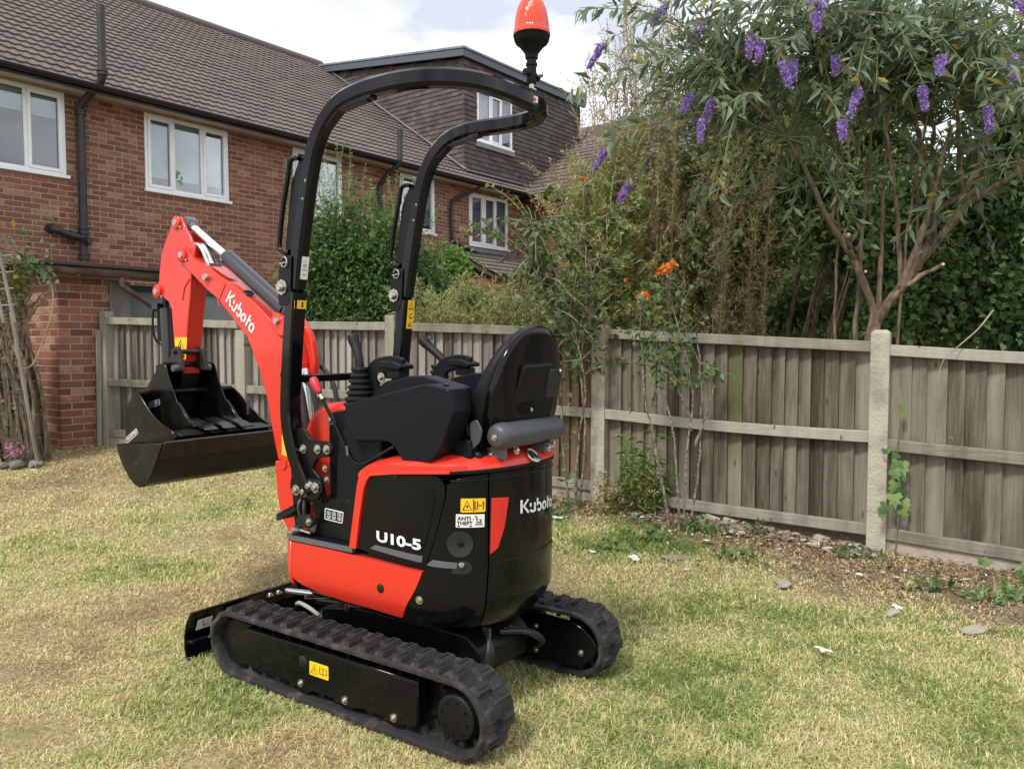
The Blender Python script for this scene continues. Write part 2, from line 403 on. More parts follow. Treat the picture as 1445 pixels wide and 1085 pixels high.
MAT['lime'] = leaf_mat("lime_leaf", [(0.0, (0.09, 0.19, 0.03)), (0.6, (0.15, 0.28, 0.045)), (1.0, (0.26, 0.38, 0.08))], trans=0.4)
MAT['tan'] = leaf_mat("dry_spray", [(0.0, (0.20, 0.155, 0.075)), (0.3, (0.34, 0.28, 0.14)), (0.6, (0.50, 0.43, 0.24)), (0.8, (0.58, 0.52, 0.32)), (0.9, (0.36, 0.36, 0.13)), (1.0, (0.26, 0.30, 0.09))], trans=0.45, rough=0.8)
MAT['pale_spray'] = leaf_mat("pale_spray", [(0.0, (0.34, 0.28, 0.19)), (0.6, (0.52, 0.46, 0.32)), (1.0, (0.62, 0.58, 0.36))], trans=0.45, rough=0.8)
MAT['tan_green'] = leaf_mat("olive_spray", [(0.0, (0.17, 0.235, 0.065)), (0.5, (0.32, 0.365, 0.125)), (0.8, (0.46, 0.43, 0.19)), (1.0, (0.58, 0.50, 0.26))], trans=0.3, rough=0.8)
MAT['rose_leaf'] = leaf_mat("rose_leaf", [(0.0, (0.045, 0.095, 0.022)), (0.55, (0.095, 0.165, 0.038)), (0.9, (0.17, 0.25, 0.065)), (1.0, (0.36, 0.31, 0.05))], back=(0.13, 0.21, 0.09), trans=0.35, rough=0.5)
MAT['rose_petal'] = leaf_mat("orange_petal", [(0.0, (0.72, 0.16, 0.02)), (0.6, (0.82, 0.32, 0.06)), (1.0, (0.85, 0.50, 0.16))], trans=0.3)
MAT['pink'] = leaf_mat("pink_petal", [(0.0, (0.62, 0.18, 0.38)), (1.0, (0.75, 0.38, 0.55))], trans=0.3)
MAT['far_leaf'] = leaf_mat("far_leaf", [(0.0, (0.06, 0.11, 0.03)), (0.5, (0.12, 0.19, 0.05)), (1.0, (0.24, 0.32, 0.09))], trans=0.4)
MAT['dead_leaf'] = leaf_mat("dead_leaf", [(0.0, (0.12, 0.07, 0.04)), (0.5, (0.27, 0.17, 0.09)), (1.0, (0.45, 0.34, 0.20))], rough=0.8, trans=0.1)
MAT['net_green'] = simple("green_netting", (0.05, 0.065, 0.045), rough=0.8, col2=(0.10, 0.10, 0.075), scale=40)
MAT['pale_stone'] = varied("pale_rubble", [(0.0, (0.30, 0.26, 0.20)), (0.5, (0.46, 0.42, 0.34)), (1.0, (0.60, 0.56, 0.48))], rough=0.95, nscale=9, namt=0.4, bump=0.9, bscale=30)
# ------------------------------------------------------------------ helpers
def link(o, parent=None):
    COL.objects.link(o)
    if parent is not None:
        o.parent = parent
    return o

def tag(o, label=None, cat=None, group=None, kind=None):
    if label: o['label'] = label
    if cat: o['category'] = cat
    if group: o['group'] = group
    if kind: o['kind'] = kind
    return o

def empty(name, loc=(0, 0, 0), rz=0.0, label=None, cat=None, group=None, kind=None, parent=None):
    o = bpy.data.objects.new(name, None)
    o.empty_display_size = 0.1
    o.location = loc
    o.rotation_euler = (0, 0, rz)
    link(o, parent)
    return tag(o, label, cat, group, kind)

class MB:
    """collects shapes and links them as one mesh object"""
    def __init__(s):
        s.v = []; s.f = []; s.r = []; s.cur = None
    def add(s, vs, fs):
        o = len(s.v)
        s.v.extend([tuple(p) for p in vs])
        s.f.extend([tuple(i + o for i in f) for f in fs])
        if s.cur is not None:
            s.r.extend([s.cur] * len(vs))
        return s
    def box(s, x0, x1, y0, y1, z0, z1, M=None):
        vs = [Vector((x, y, z)) for z in (z0, z1) for y in (y0, y1) for x in (x0, x1)]
        if M is not None: vs = [M @ v for v in vs]
        return s.add(vs, [(0, 2, 3, 1), (4, 5, 7, 6), (0, 1, 5, 4), (2, 6, 7, 3), (0, 4, 6, 2), (1, 3, 7, 5)])
    def prism(s, poly, axis, a0, a1, M=None):
        n = len(poly)
        def P(p, a):
            if axis == 'x': return Vector((a, p[0], p[1]))
            if axis == 'y': return Vector((p[0], a, p[1]))
            return Vector((p[0], p[1], a))
        vs = [P(p, a0) for p in poly] + [P(p, a1) for p in poly]
        if M is not None: vs = [M @ v for v in vs]
        fs = [tuple(range(n))[::-1], tuple(range(n, 2 * n))] + [(i, (i + 1) % n, n + (i + 1) % n, n + i) for i in range(n)]
        return s.add(vs, fs)
    def sweep(s, path, section, closed=False, up=None, scales=None, cap=True):
        """section: list of (a,b) offsets in the frame (side, up)"""
        P = [Vector(p) for p in path]; n = len(P); k = len(section); vs = []
        ref = Vector(up) if up else None
        prev = None
        for i in range(n):
            if closed: t = P[(i + 1) % n] - P[i - 1]
            else: t = P[min(i + 1, n - 1)] - P[max(i - 1, 0)]
            t.normalize()
            if ref is not None:
                a = t.cross(ref)
                if a.length < 1e-4: a = t.orthogonal()
                a.normalize(); b = a.cross(t)
            else:
                if prev is None: a = t.orthogonal().normalized()
                else:
                    a = prev - t * prev.dot(t)
                    a = a.normalized() if a.length > 1e-6 else t.orthogonal().normalized()
                b = t.cross(a); prev = a
            sc = scales[i] if scales is not None else 1.0
            vs += [P[i] + (a * q[0] + b * q[1]) * sc for q in section]
        fs = []
        for i in range(n if closed else n - 1):
            j = (i + 1) % n
            fs += [(i * k + q, i * k + (q + 1) % k, j * k + (q + 1) % k, j * k + q) for q in range(k)]
        if cap and not closed:
            fs += [tuple(range(k))[::-1], tuple((n - 1) * k + q for q in range(k))]
        return s.add(vs, fs)
    def tube(s, path, r, n=10, closed=False, cap=True):
        sec = [(math.cos(2 * math.pi * q / n), math.sin(2 * math.pi * q / n)) for q in range(n)]
        sc = [r] * len(path) if not hasattr(r, '__len__') else r
        return s.sweep(path, sec, closed, None, sc, cap)
    def lathe(s, prof, o=(0, 0, 0), axis=(0, 0, 1), n=20):
        ax = Vector(axis).normalized(); a = ax.orthogonal().normalized(); b = ax.cross(a); o = Vector(o)
        vs = []; k = len(prof)
        for q in range(n):
            c, d = math.cos(2 * math.pi * q / n), math.sin(2 * math.pi * q / n)
            vs += [o + ax * h + (a * c + b * d) * max(r, 1e-4) for r, h in prof]
        fs = []
        for q in range(n):
            w = (q + 1) % n
            fs += [(q * k + i, w * k + i, w * k + i + 1, q * k + i + 1) for i in range(k - 1)]
        if prof[0][0] > 1e-3: fs.append(tuple(q * k for q in range(n))[::-1])
        if prof[-1][0] > 1e-3: fs.append(tuple(q * k + k - 1 for q in range(n)))
        return s.add(vs, fs)
    def blob(s, c, r3, nu=10, nv=7, M=None, jit=0.0):
        vs = []; fs = []
        for j in range(nv + 1):
            th = math.pi * j / nv
            for i in range(nu):
                ph = 2 * math.pi * i / nu
                q = 1 + (rng.uniform(-jit, jit) if jit else 0)
                p = Vector((r3[0] * math.sin(th) * math.cos(ph) * q, r3[1] * math.sin(th) * math.sin(ph) * q, r3[2] * math.cos(th) * q))
                if M is not None: p = M @ p
                vs.append(p + Vector(c))
        for j in range(nv):
            for i in range(nu):
                w = (i + 1) % nu
                fs.append((j * nu + i, (j + 1) * nu + i, (j + 1) * nu + w, j * nu + w))
        return s.add(vs, fs)
    def mesh(s, name, mat, smooth=38, weld=True):
        me = bpy.data.meshes.new(name)
        me.from_pydata([tuple(v) for v in s.v], [], s.f)
        if s.r and len(s.r) == len(s.v):
            at = me.attributes.new("rnd", 'FLOAT', 'POINT'); at.data.foreach_set("value", np.array(s.r, dtype=np.float32))
        if mat is not None: me.materials.append(mat)
        bm = bmesh.new(); bm.from_mesh(me)
        if weld: bmesh.ops.remove_doubles(bm, verts=bm.verts, dist=2e-5)
        bmesh.ops.recalc_face_normals(bm, faces=bm.faces)
        bm.to_mesh(me); bm.free()
        if smooth:
            me.polygons.foreach_set("use_smooth", [True] * len(me.polygons))
            me.set_sharp_from_angle(angle=R(smooth))
        me.update()
        return me
    def build(s, name, mat, parent=None, smooth=38, bevel=0.0, seg=2, weld=True, kind=None, label=None):
        o = bpy.data.objects.new(name, s.mesh(name, mat, smooth, weld))
        link(o, parent)
        if bevel:
            b = o.modifiers.new("edge", 'BEVEL'); b.width = bevel; b.segments = seg
            b.limit_method = 'ANGLE'; b.angle_limit = R(40); b.harden_normals = False
        if kind: o['kind'] = kind
        if label: o['label'] = label
        return o

def inst(me, name, parent=None, loc=(0, 0, 0), rot=(0, 0, 0), scale=(1, 1, 1)):
    o = bpy.data.objects.new(name, me)
    o.location = loc; o.rotation_euler = rot; o.scale = scale
    return link(o, parent)

def np_mesh(name, V, F, mat, rnd=None, smooth=True):
    """V (n,3); F (m,3) or (m,4) array"""
    V = np.asarray(V, dtype=np.float32); F = np.asarray(F, dtype=np.int32)
    me = bpy.data.meshes.new(name)
    me.vertices.add(len(V)); me.vertices.foreach_set("co", V.ravel())
    k = F.shape[1]
    me.loops.add(F.size); me.loops.foreach_set("vertex_index", F.ravel())
    me.polygons.add(len(F))
    me.polygons.foreach_set("loop_start", np.arange(0, F.size, k, dtype=np.int32))
    me.polygons.foreach_set("loop_total", np.full(len(F), k, dtype=np.int32))
    if smooth: me.polygons.foreach_set("use_smooth", np.ones(len(F), dtype=bool))
    if rnd is not None:
        at = me.attributes.new("rnd", 'FLOAT', 'POINT'); at.data.foreach_set("value", np.asarray(rnd, dtype=np.float32))
    me.update(calc_edges=True)
    if mat is not None: me.materials.append(mat)
    return me

def unit(a):
    return a / np.maximum(np.linalg.norm(a, axis=-1, keepdims=True), 1e-9)

def leaf_arrays(P, D, U, Ln, W, curl=0.15):
    """leaf blades as 4-triangle folded diamonds: P base, D direction, U up hint, Ln length, W width"""
    D = unit(D); S = unit(np.cross(D, U)); Nn = np.cross(S, D)
    Ln = Ln[:, None]; W = W[:, None]
    b = P; t = P + D * Ln - Nn * Ln * curl
    m = P + D * Ln * 0.48 - Nn * W * 0.10
    l = P + D * Ln * 0.42 + S * W * 0.5 + Nn * W * 0.10
    r = P + D * Ln * 0.42 - S * W * 0.5 + Nn * W * 0.10
    n = len(P)
    V = np.stack([b, l, t, r, m], 1).reshape(-1, 3)
    o = (np.arange(n) * 5)[:, None]
    F = np.concatenate([o + np.array([[0, 4, 1]]), o + np.array([[1, 4, 2]]), o + np.array([[2, 4, 3]]), o + np.array([[3, 4, 0]])], 1).reshape(-1, 3)
    return V, F, np.repeat(nr.random(n), 5)

def leaf_cloud(name, mat, P, D, Ln, W, parent=None, U=None, kind='stuff', curl=0.15):
    n = len(P)
    if U is None:
        U = unit(nr.normal(size=(n, 3)) + np.array([0, 0, 1.2]))
    V, F, r = leaf_arrays(np.asarray(P, float), np.asarray(D, float), U, np.asarray(Ln, float), np.asarray(W, float), curl)
    o = bpy.data.objects.new(name, np_mesh(name, V, F, mat, r, smooth=False))
    link(o, parent)
    if kind: o['kind'] = kind
    return o

def smoothstep(a, b, x):
    t = min(1, max(0, (x - a) / (b - a))); return t * t * (3 - 2 * t)

def catmull(P, n=8, closed=False):
    P = [Vector(p) for p in P]; out_ = []
    m = len(P)
    for i in range(m if closed else m - 1):
        if closed: p0, p1, p2, p3 = P[i - 1], P[i], P[(i + 1) % m], P[(i + 2) % m]
        else: p0, p1, p2, p3 = P[max(i - 1, 0)], P[i], P[i + 1], P[min(i + 2, m - 1)]
        for k in range(n):
            t = k / n
            out_.append(0.5 * ((2 * p1) + (-p0 + p2) * t + (2 * p0 - 5 * p1 + 4 * p2 - p3) * t * t + (-p0 + 3 * p1 - 3 * p2 + p3) * t ** 3))
    if not closed: out_.append(P[-1])
    return out_

def round_poly(poly, r, n=4):
    """round the corners of a 2-D polygon; r a number or one per corner"""
    m = len(poly); res = []
    for i in range(m):
        p = Vector(poly[i]).to_2d(); a = Vector(poly[i - 1]).to_2d() - p; b = Vector(poly[(i + 1) % m]).to_2d() - p
        rr = r[i] if hasattr(r, '__len__') else r
        d = min(rr, a.length * 0.48, b.length * 0.48)
        if d < 1e-5: res.append((p.x, p.y)); continue
        q0 = p + a.normalized() * d; q1 = p + b.normalized() * d
        for k in range(n + 1):
            t = k / n
            q = q0 * (1 - t) ** 2 + p * 2 * t * (1 - t) + q1 * t * t
            res.append((q.x, q.y))
    return res

def text_mesh(s, bold=0.0):
    cu = bpy.data.curves.new("lettering", 'FONT'); cu.body = s; cu.offset = bold; cu.size = 1.0; cu.resolution_u = 3
    o = bpy.data.objects.new("lettering", cu)
    me = bpy.data.meshes.new_from_object(o)
    V = [v.co.copy() for v in me.vertices]; F = [tuple(p.vertices) for p in me.polygons]
    bpy.data.objects.remove(o); bpy.data.meshes.remove(me); bpy.data.curves.remove(cu)
    x0 = min(v.x for v in V); x1 = max(v.x for v in V); y0 = min(v.y for v in V); y1 = max(v.y for v in V)
    V = [Vector(((v.x - x0) / (x1 - x0), (v.y - y0) / (y1 - y0), 0)) for v in V]    # 0..1 box
    return V, F, (x1 - x0) / (y1 - y0)

def gz(x, y):
    """height of the lawn: level under the machine, rising gently to the fence and house"""
    t = y - 4.2
    h = 0.04 * (t + math.sqrt(t * t + 0.3)) + 0.02 * max(0.0, y - 6.4) - 0.05 * smoothstep(1.5, 2.9, x) * smoothstep(3.0, 4.5, y)
    return min(h, 0.52)

# ------------------------------------------------------------------ ground
def gz_np(x, y):
    t = y - 4.2
    ss = lambda a, b, v: (lambda q: q * q * (3 - 2 * q))(np.clip((v - a) / (b - a), 0, 1))
    h = 0.04 * (t + np.sqrt(t * t + 0.3)) + 0.02 * np.maximum(0.0, y - 6.4) - 0.05 * ss(1.5, 2.9, x) * ss(3.0, 4.5, y)
    return np.minimum(h, 0.52)

FENCE = [Vector((-4.22, 8.30)), Vector((-2.55, 7.59)), Vector((-1.04, 6.96)), Vector((0.70, 6.22)), Vector((2.43, 5.23)), Vector((4.16, 4.24))]

def lawn_tint(nodes, links):
    """colour of the lawn by world position: dry straw, green patches, bare soil along the right-hand fence"""
    gp = nodes.new("ShaderNodeNewGeometry")
    def noise(scale, detail=4, rough=0.6):
        n = nodes.new("ShaderNodeTexNoise"); n.inputs["Scale"].default_value = scale; n.inputs["Detail"].default_value = detail; n.inputs["Roughness"].default_value = rough
        links.new(gp.outputs["Position"], n.inputs["Vector"]); return n
    n1 = noise(1.15, 6, 0.62); n2 = noise(7.0, 5, 0.7); n3 = noise(0.45, 3)
    sx = nodes.new("ShaderNodeSeparateXYZ"); links.new(gp.outputs["Position"], sx.inputs[0])
    # more green to the right of the machine
    bias = nodes.new("ShaderNodeMapRange"); bias.inputs[1].default_value = -1.6; bias.inputs[2].default_value = 2.2
    bias.inputs[3].default_value = -0.03; bias.inputs[4].default_value = 0.05
    links.new(sx.outputs[0], bias.inputs[0])
    a = nodes.new("ShaderNodeMath"); a.operation = 'MULTIPLY_ADD'; a.inputs[1].default_value = 0.62
    links.new(n2.outputs[0], a.inputs[0])
    b = nodes.new("ShaderNodeMath"); b.operation = 'MULTIPLY_ADD'; b.inputs[1].default_value = 0.9; b.inputs[2].default_value = -0.26
    links.new(n1.outputs[0], b.inputs[0]); links.new(b.outputs[0], a.inputs[2])
    c = nodes.new("ShaderNodeMath"); c.operation = 'ADD'
    links.new(a.outputs[0], c.inputs[0]); links.new(bias.outputs[0], c.inputs[1])
    # distance to the right-hand fence line, measured towards the lawn
    d1 = nodes.new("ShaderNodeMath"); d1.operation = 'MULTIPLY'; d1.inputs[1].default_value = 0.497
    d2 = nodes.new("ShaderNodeMath"); d2.operation = 'MULTIPLY'; d2.inputs[1].default_value = 0.868
    links.new(sx.outputs[0], d1.inputs[0]); links.new(sx.outputs[1], d2.inputs[0])
    d = nodes.new("ShaderNodeMath"); d.operation = 'ADD'
    links.new(d1.outputs[0], d.inputs[0]); links.new(d2.outputs[0], d.inputs[1])       # 5.75 on the fence
    e = nodes.new("ShaderNodeMath"); e.operation = 'MULTIPLY_ADD'; e.inputs[1].default_value = 1.5
    links.new(n1.outputs[0], e.inputs[0])
    xr = nodes.new("ShaderNodeMapRange"); xr.inputs[1].default_value = 0.8; xr.inputs[2].default_value = 2.2; xr.inputs[3].default_value = -0.15; xr.inputs[4].default_value = 0.55
    links.new(sx.outputs[0], xr.inputs[0]); dx_ = nodes.new("ShaderNodeMath"); dx_.operation = 'ADD'; links.new(d.outputs[0], dx_.inputs[0]); links.new(xr.outputs[0], dx_.inputs[1]); links.new(dx_.outputs[0], e.inputs[2])
    soil = nodes.new("ShaderNodeMapRange"); soil.inputs[1].default_value = 5.65; soil.inputs[2].default_value = 6.15
    links.new(e.outputs[0], soil.inputs[0])
    return c, n1, n3, soil, n2

def lawn_blade_mat():
    m, b = principled("lawn_blades")
    nodes, links = mnode(m)
    at = nodes.new("ShaderNodeAttribute"); at.attribute_name = "rnd"
    r = ramp(nodes, [(0.0, (0.42, 0.31, 0.17)), (0.12, (0.70, 0.58, 0.34)), (0.27, (0.88, 0.79, 0.48)), (0.44, (0.74, 0.70, 0.35)), (0.58, (0.44, 0.49, 0.17)), (0.76, (0.26, 0.355, 0.095)), (1.0, (0.15, 0.245, 0.055))])
    links.new(at.outputs["Fac"], r.inputs[0])
    links.new(r.outputs[0], b.inputs["Base Color"])
    b.inputs["Roughness"].default_value = 0.7
    b.inputs["Specular IOR Level"].default_value = 0.25
    tr = nodes.new("ShaderNodeBsdfTranslucent"); links.new(r.outputs[0], tr.inputs[0])
    ms = nodes.new("ShaderNodeMixShader"); ms.inputs[0].default_value = 0.42
    links.new(b.outputs[0], ms.inputs[1]); links.new(tr.outputs[0], ms.inputs[2])
    links.new(ms.outputs[0], nodes["Material Output"].inputs[0])
    return m

def lawn_green(x, y):
    """how green the lawn is, 0 straw to 1 fresh grass"""
    f = 0.55 * vnoise(x * 1.5, y * 1.5, 21) + 0.30 * vnoise(x * 3.7, y * 3.7, 22) + 0.25 * vnoise(x * 11, y * 11, 23)
    g = 0.42 + 1.15 * (f - 0.55) + 0.09 * np.clip(x, -1.5, 1.5)
    for (px_, py_, r_, k) in ((-1.05, 2.95, 0.22, .40), (-1.45, 3.7, 0.45, .22), (0.65, 3.35, 0.40, .26), (0.35, 2.75, 0.25, .22), (1.0, 4.2, 0.45, .20), (1.0, 5.2, 0.4, .35), (1.9, 3.2, 0.5, .14), (0.55, 2.45, 0.2, .2), (-2.6, 4.6, 0.5, .16), (-2.2, 6.5, 0.6, .15),
                            (-1.72, 2.80, 0.20, -.75), (-0.95, 2.55, 0.25, -.38), (0.95, 3.75, 0.3, -.2), (1.75, 4.35, 0.28, -.5), (-2.3, 3.4, 0.5, -.18), (0.15, 2.4, 0.15, -.2), (1.35, 2.9, 0.35, -.15)):
        g = g + 0.78 * k * np.exp(-(((x - px_) / r_) ** 2 + ((y - py_) / (r_ * 0.75)) ** 2))
    return g

def ground_mat():
    m, b = principled("lawn_ground")
    nodes, links = mnode(m)
    c, n1, n3, soil, n2 = lawn_tint(nodes, links)
    r = ramp(nodes, [(0.3, (0.37, 0.30, 0.17)), (0.5, (0.30, 0.26, 0.13)), (0.7, (0.16, 0.185, 0.07))])
    links.new(c.outputs[0], r.inputs[0])
    sr = ramp(nodes, [(0.3, (0.10, 0.07, 0.048)), (0.55, (0.19, 0.135, 0.09)), (0.75, (0.30, 0.23, 0.16))])
    links.new(n2.outputs[0], sr.inputs[0])
    mx_ = nodes.new("ShaderNodeMix"); mx_.data_type = 'RGBA'
    links.new(soil.outputs[0], mx_.inputs["Factor"]); links.new(r.outputs[0], mx_.inputs["A"]); links.new(sr.outputs[0], mx_.inputs["B"])
    links.new(mx_.outputs["Result"], b.inputs["Base Color"])
    b.inputs["Roughness"].default_value = 0.95
    b.inputs["Specular IOR Level"].default_value = 0.15
    gp = nodes.new("ShaderNodeNewGeometry")
    n = nodes.new("ShaderNodeTexNoise"); n.inputs["Scale"].default_value = 45; n.inputs["Detail"].default_value = 5
    links.new(gp.outputs["Position"], n.inputs["Vector"])
    bp = nodes.new("ShaderNodeBump"); bp.inputs["Strength"].default_value = 0.9; bp.inputs["Distance"].default_value = 0.02
    links.new(n.outputs[0], bp.inputs["Height"]); links.new(bp.outputs[0], b.inputs["Normal"])
    return m

def build_ground():
    xs = np.concatenate([np.array([-160, -80, -40, -20, -12]), np.linspace(-8, 7, 76), np.array([10, 15, 25, 50, 100, 160])])
    ys = np.concatenate([np.array([-100, -40, -15, -5]), np.linspace(-2, 12, 71), np.array([15, 20, 30, 60, 120, 240])])
    X, Y = np.meshgrid(xs, ys)
    Z = gz_np(X, Y)
    inner = (X > -7) & (X < 6) & (Y > 0) & (Y < 11)
    Z = Z + inner * (0.010 * np.sin(2.1 * X + 1.3 * Y) * np.sin(1.7 * Y - 0.8 * X) - 0.004)
    V = np.stack([X, Y, Z], -1).reshape(-1, 3)
    ny, nx = X.shape
    i = np.arange(ny - 1)[:, None] * nx + np.arange(nx - 1)[None, :]
    F = np.stack([i, i + 1, i + nx + 1, i + nx], -1).reshape(-1, 4)
    o = bpy.data.objects.new("ground", np_mesh("ground", V, F, ground_mat()))
    link(o); o['kind'] = 'structure'
build_ground()

def vnoise(x, y, seed=0):
    """cheap smooth value noise for densities"""
    xi = np.floor(x).astype(int); yi = np.floor(y).astype(int); fx = x - xi; fy = y - yi
    def h(a, b):
        q = np.sin(a * 127.1 + b * 311.7 + seed * 17.3) * 43758.5453
        return q - np.floor(q)
    fx = fx * fx * (3 - 2 * fx); fy = fy * fy * (3 - 2 * fy)
    return (h(xi, yi) * (1 - fx) + h(xi + 1, yi) * fx) * (1 - fy) + (h(xi, yi + 1) * (1 - fx) + h(xi + 1, yi + 1) * fx) * fy

def build_grass(n=580000):
    # points thrown over the wedge of lawn in front of the camera, denser where it is near
    u = nr.random(n * 2)
    y = 2.05 * (9.4 / 2.05) ** (u ** 0.9)
    x = (nr.random(n * 2) * 2 - 1) * (y * 0.73 + 0.45)
    d = x * 0.497 + y * 0.868
    keep = (d < 5.68) & (y < 9.0)
    # fence line on the left half
    keep &= (x > 0.7) | ((x * 0.433 + y * 0.901) < 5.86)
    soil = np.clip((d + 1.5 * (0.35 + 0.4 * vnoise(x * 2.2, y * 2.2, 3)) - 0.15 + 0.75 * np.clip((x - 0.8) / 1.4, 0, 1) - 5.75) / 0.5, 0, 1) * (x > 0.2)
    dens = 0.45 + 0.75 * vnoise(x * 2.3, y * 2.3, 1) * vnoise(x * 7, y * 7, 2) + 0.2 * vnoise(x * 20, y * 20, 5)
    # worn bare patch left of the track and the corner at the lower left
    for (bx, by, br) in ((-1.05, 2.62, 0.26), (-1.72, 2.80, 0.20), (-0.55, 2.42, 0.2)):
        dens *= 1 - 0.75 * np.exp(-(((x - bx) / br) ** 2 + ((y - by) / (br * 0.6)) ** 2))
    keep &= nr.random(n * 2) < dens * (1 - 0.80 * soil * np.clip(0.55 + 0.9 * vnoise(x * 6, y * 6, 31), 0, 1))
    x = x[keep][:n]; y = y[keep][:n]; m = len(x)
    z = gz_np(x, y) - 0.012 + 0.010 * np.sin(2.1 * x + 1.3 * y) * np.sin(1.7 * y - 0.8 * x)
    near = np.clip(1 - (y - 2.2) / 5.5, 0, 1)
    grn = lawn_green(x, y)
    L = (0.012 + 0.026 * nr.random(m) ** 1.7) * (0.72 + 0.50 * np.clip(grn, 0, 1.1)) * (0.75 + 0.7 * vnoise(x * 4, y * 4, 9))
    w = (0.0017 + 0.0019 * nr.random(m)) * (1.0 + 2.2 * (1 - near))
    ang = nr.random(m) * 2 * np.pi
    lean = 0.35 + 1.1 * nr.random(m) + 0.5 * np.clip(0.5 - grn, 0, 0.5)
    dx = np.cos(ang); dy = np.sin(ang)
    S = np.stack([-dy, dx, np.zeros(m)], 1)
    base = np.stack([x, y, z], 1)
    mid = base + np.stack([dx * L * 0.30 * lean, dy * L * 0.30 * lean, L * 0.62], 1)
    tip = base + np.stack([dx * L * 0.95 * lean, dy * L * 0.95 * lean, L * (1.08 - 0.32 * lean)], 1)
    W = w[:, None]
    V = np.stack([base - S * W * 0.6, base + S * W * 0.6, mid + S * W * 0.5, mid - S * W * 0.5, tip], 1).reshape(-1, 3)
    o = (np.arange(m) * 5)[:, None]
    F = np.concatenate([o + np.array([[0, 1, 2]]), o + np.array([[0, 2, 3]]), o + np.array([[3, 2, 4]])], 1).reshape(-1, 3)
    ob = bpy.data.objects.new("lawn_grass", np_mesh("lawn_grass", V, F, lawn_blade_mat(), np.repeat(np.clip(grn - 0.07 + nr.normal(size=m) * 0.21, 0, 1), 5)))
    link(ob)
    tag(ob, "short patchy lawn grass, straw yellow and green, round the digger", "grass", kind='stuff')
build_grass()

# ------------------------------------------------------------------ the house
UD = Vector((0.617, 0.787, 0)).normalized()          # along the wall, to the right
ND = Vector((UD.y, -UD.x, 0))                          # out of the wall, towards the garden
HOUSE_O = Vector((-6.35, 11.0, 0))
HRZ = math.atan2(UD.y, UD.x)
# in the house frame: x = along the wall, y = into the house, z = up
house = empty("terraced_house", HOUSE_O, HRZ, "long red brick house with brown tiled roof and white windows behind the fence", "house")
ZB, ZE = 0.40, 4.93
WINS = [(-1.32, 0.23, 3.74, 4.88, [0.68], 'w1'), (1.36, 2.75, 3.74, 4.88, [0.325, 0.67], 'w2'), (4.03, 5.12, 3.74, 4.88, [0.5], 'w3'),
        (6.62, 7.62, 3.74, 4.88, [0.5], 'w4'), (8.74, 10.12, 3.64, 4.80, [0.36, 0.68], 'w5')]

def wall_backing(parent, x0, x1, z0, z1, holes, y0, y1, mat, name):
    xs = sorted(set([x0, x1] + [h[0] for h in holes] + [h[1] for h in holes]))
    zs = sorted(set([z0, z1] + [h[2] for h in holes] + [h[3] for h in holes]))
    mb = MB()
    for i in range(len(xs) - 1):
        for j in range(len(zs) - 1):
            cx_ = (xs[i] + xs[i + 1]) / 2; cz = (zs[j] + zs[j + 1]) / 2
            if any(h[0] < cx_ < h[1] and h[2] < cz < h[3] for h in holes): continue
            mb.box(xs[i], xs[i + 1], y0, y1, zs[j], zs[j + 1])
    return mb.build(name, mat, parent, smooth=0)

holes = [(w[0], w[1], w[2], w[3]) for w in WINS]
wall = wall_backing(house, -6.0, 10.9, ZB, 4.95, holes, 0.0035, 0.26, MAT['mortar'], "wall")

def brick_mesh(name, l, h, d, mat):
    mb = MB(); c = 0.003
    mb.v = []; 
    # front face chamfered a little
    vs = [(-l/2, 0.003, 0), (l/2, 0.003, 0), (l/2, 0.003, h), (-l/2, 0.003, h),
          (-l/2 + c, 0, c), (l/2 - c, 0, c), (l/2 - c, 0, h - c), (-l/2 + c, 0, h - c),
          (-l/2, d, 0), (l/2, d, 0), (l/2, d, h), (-l/2, d, h)]
    fs = [(4, 5, 6, 7), (0, 1, 5, 4), (1, 2, 6, 5), (2, 3, 7, 6), (3, 0, 4, 7), (0, 8, 9, 1), (1, 9, 10, 2), (2, 10, 11, 3), (3, 11, 8, 0)]
    mb.add(vs, fs)
    return mb

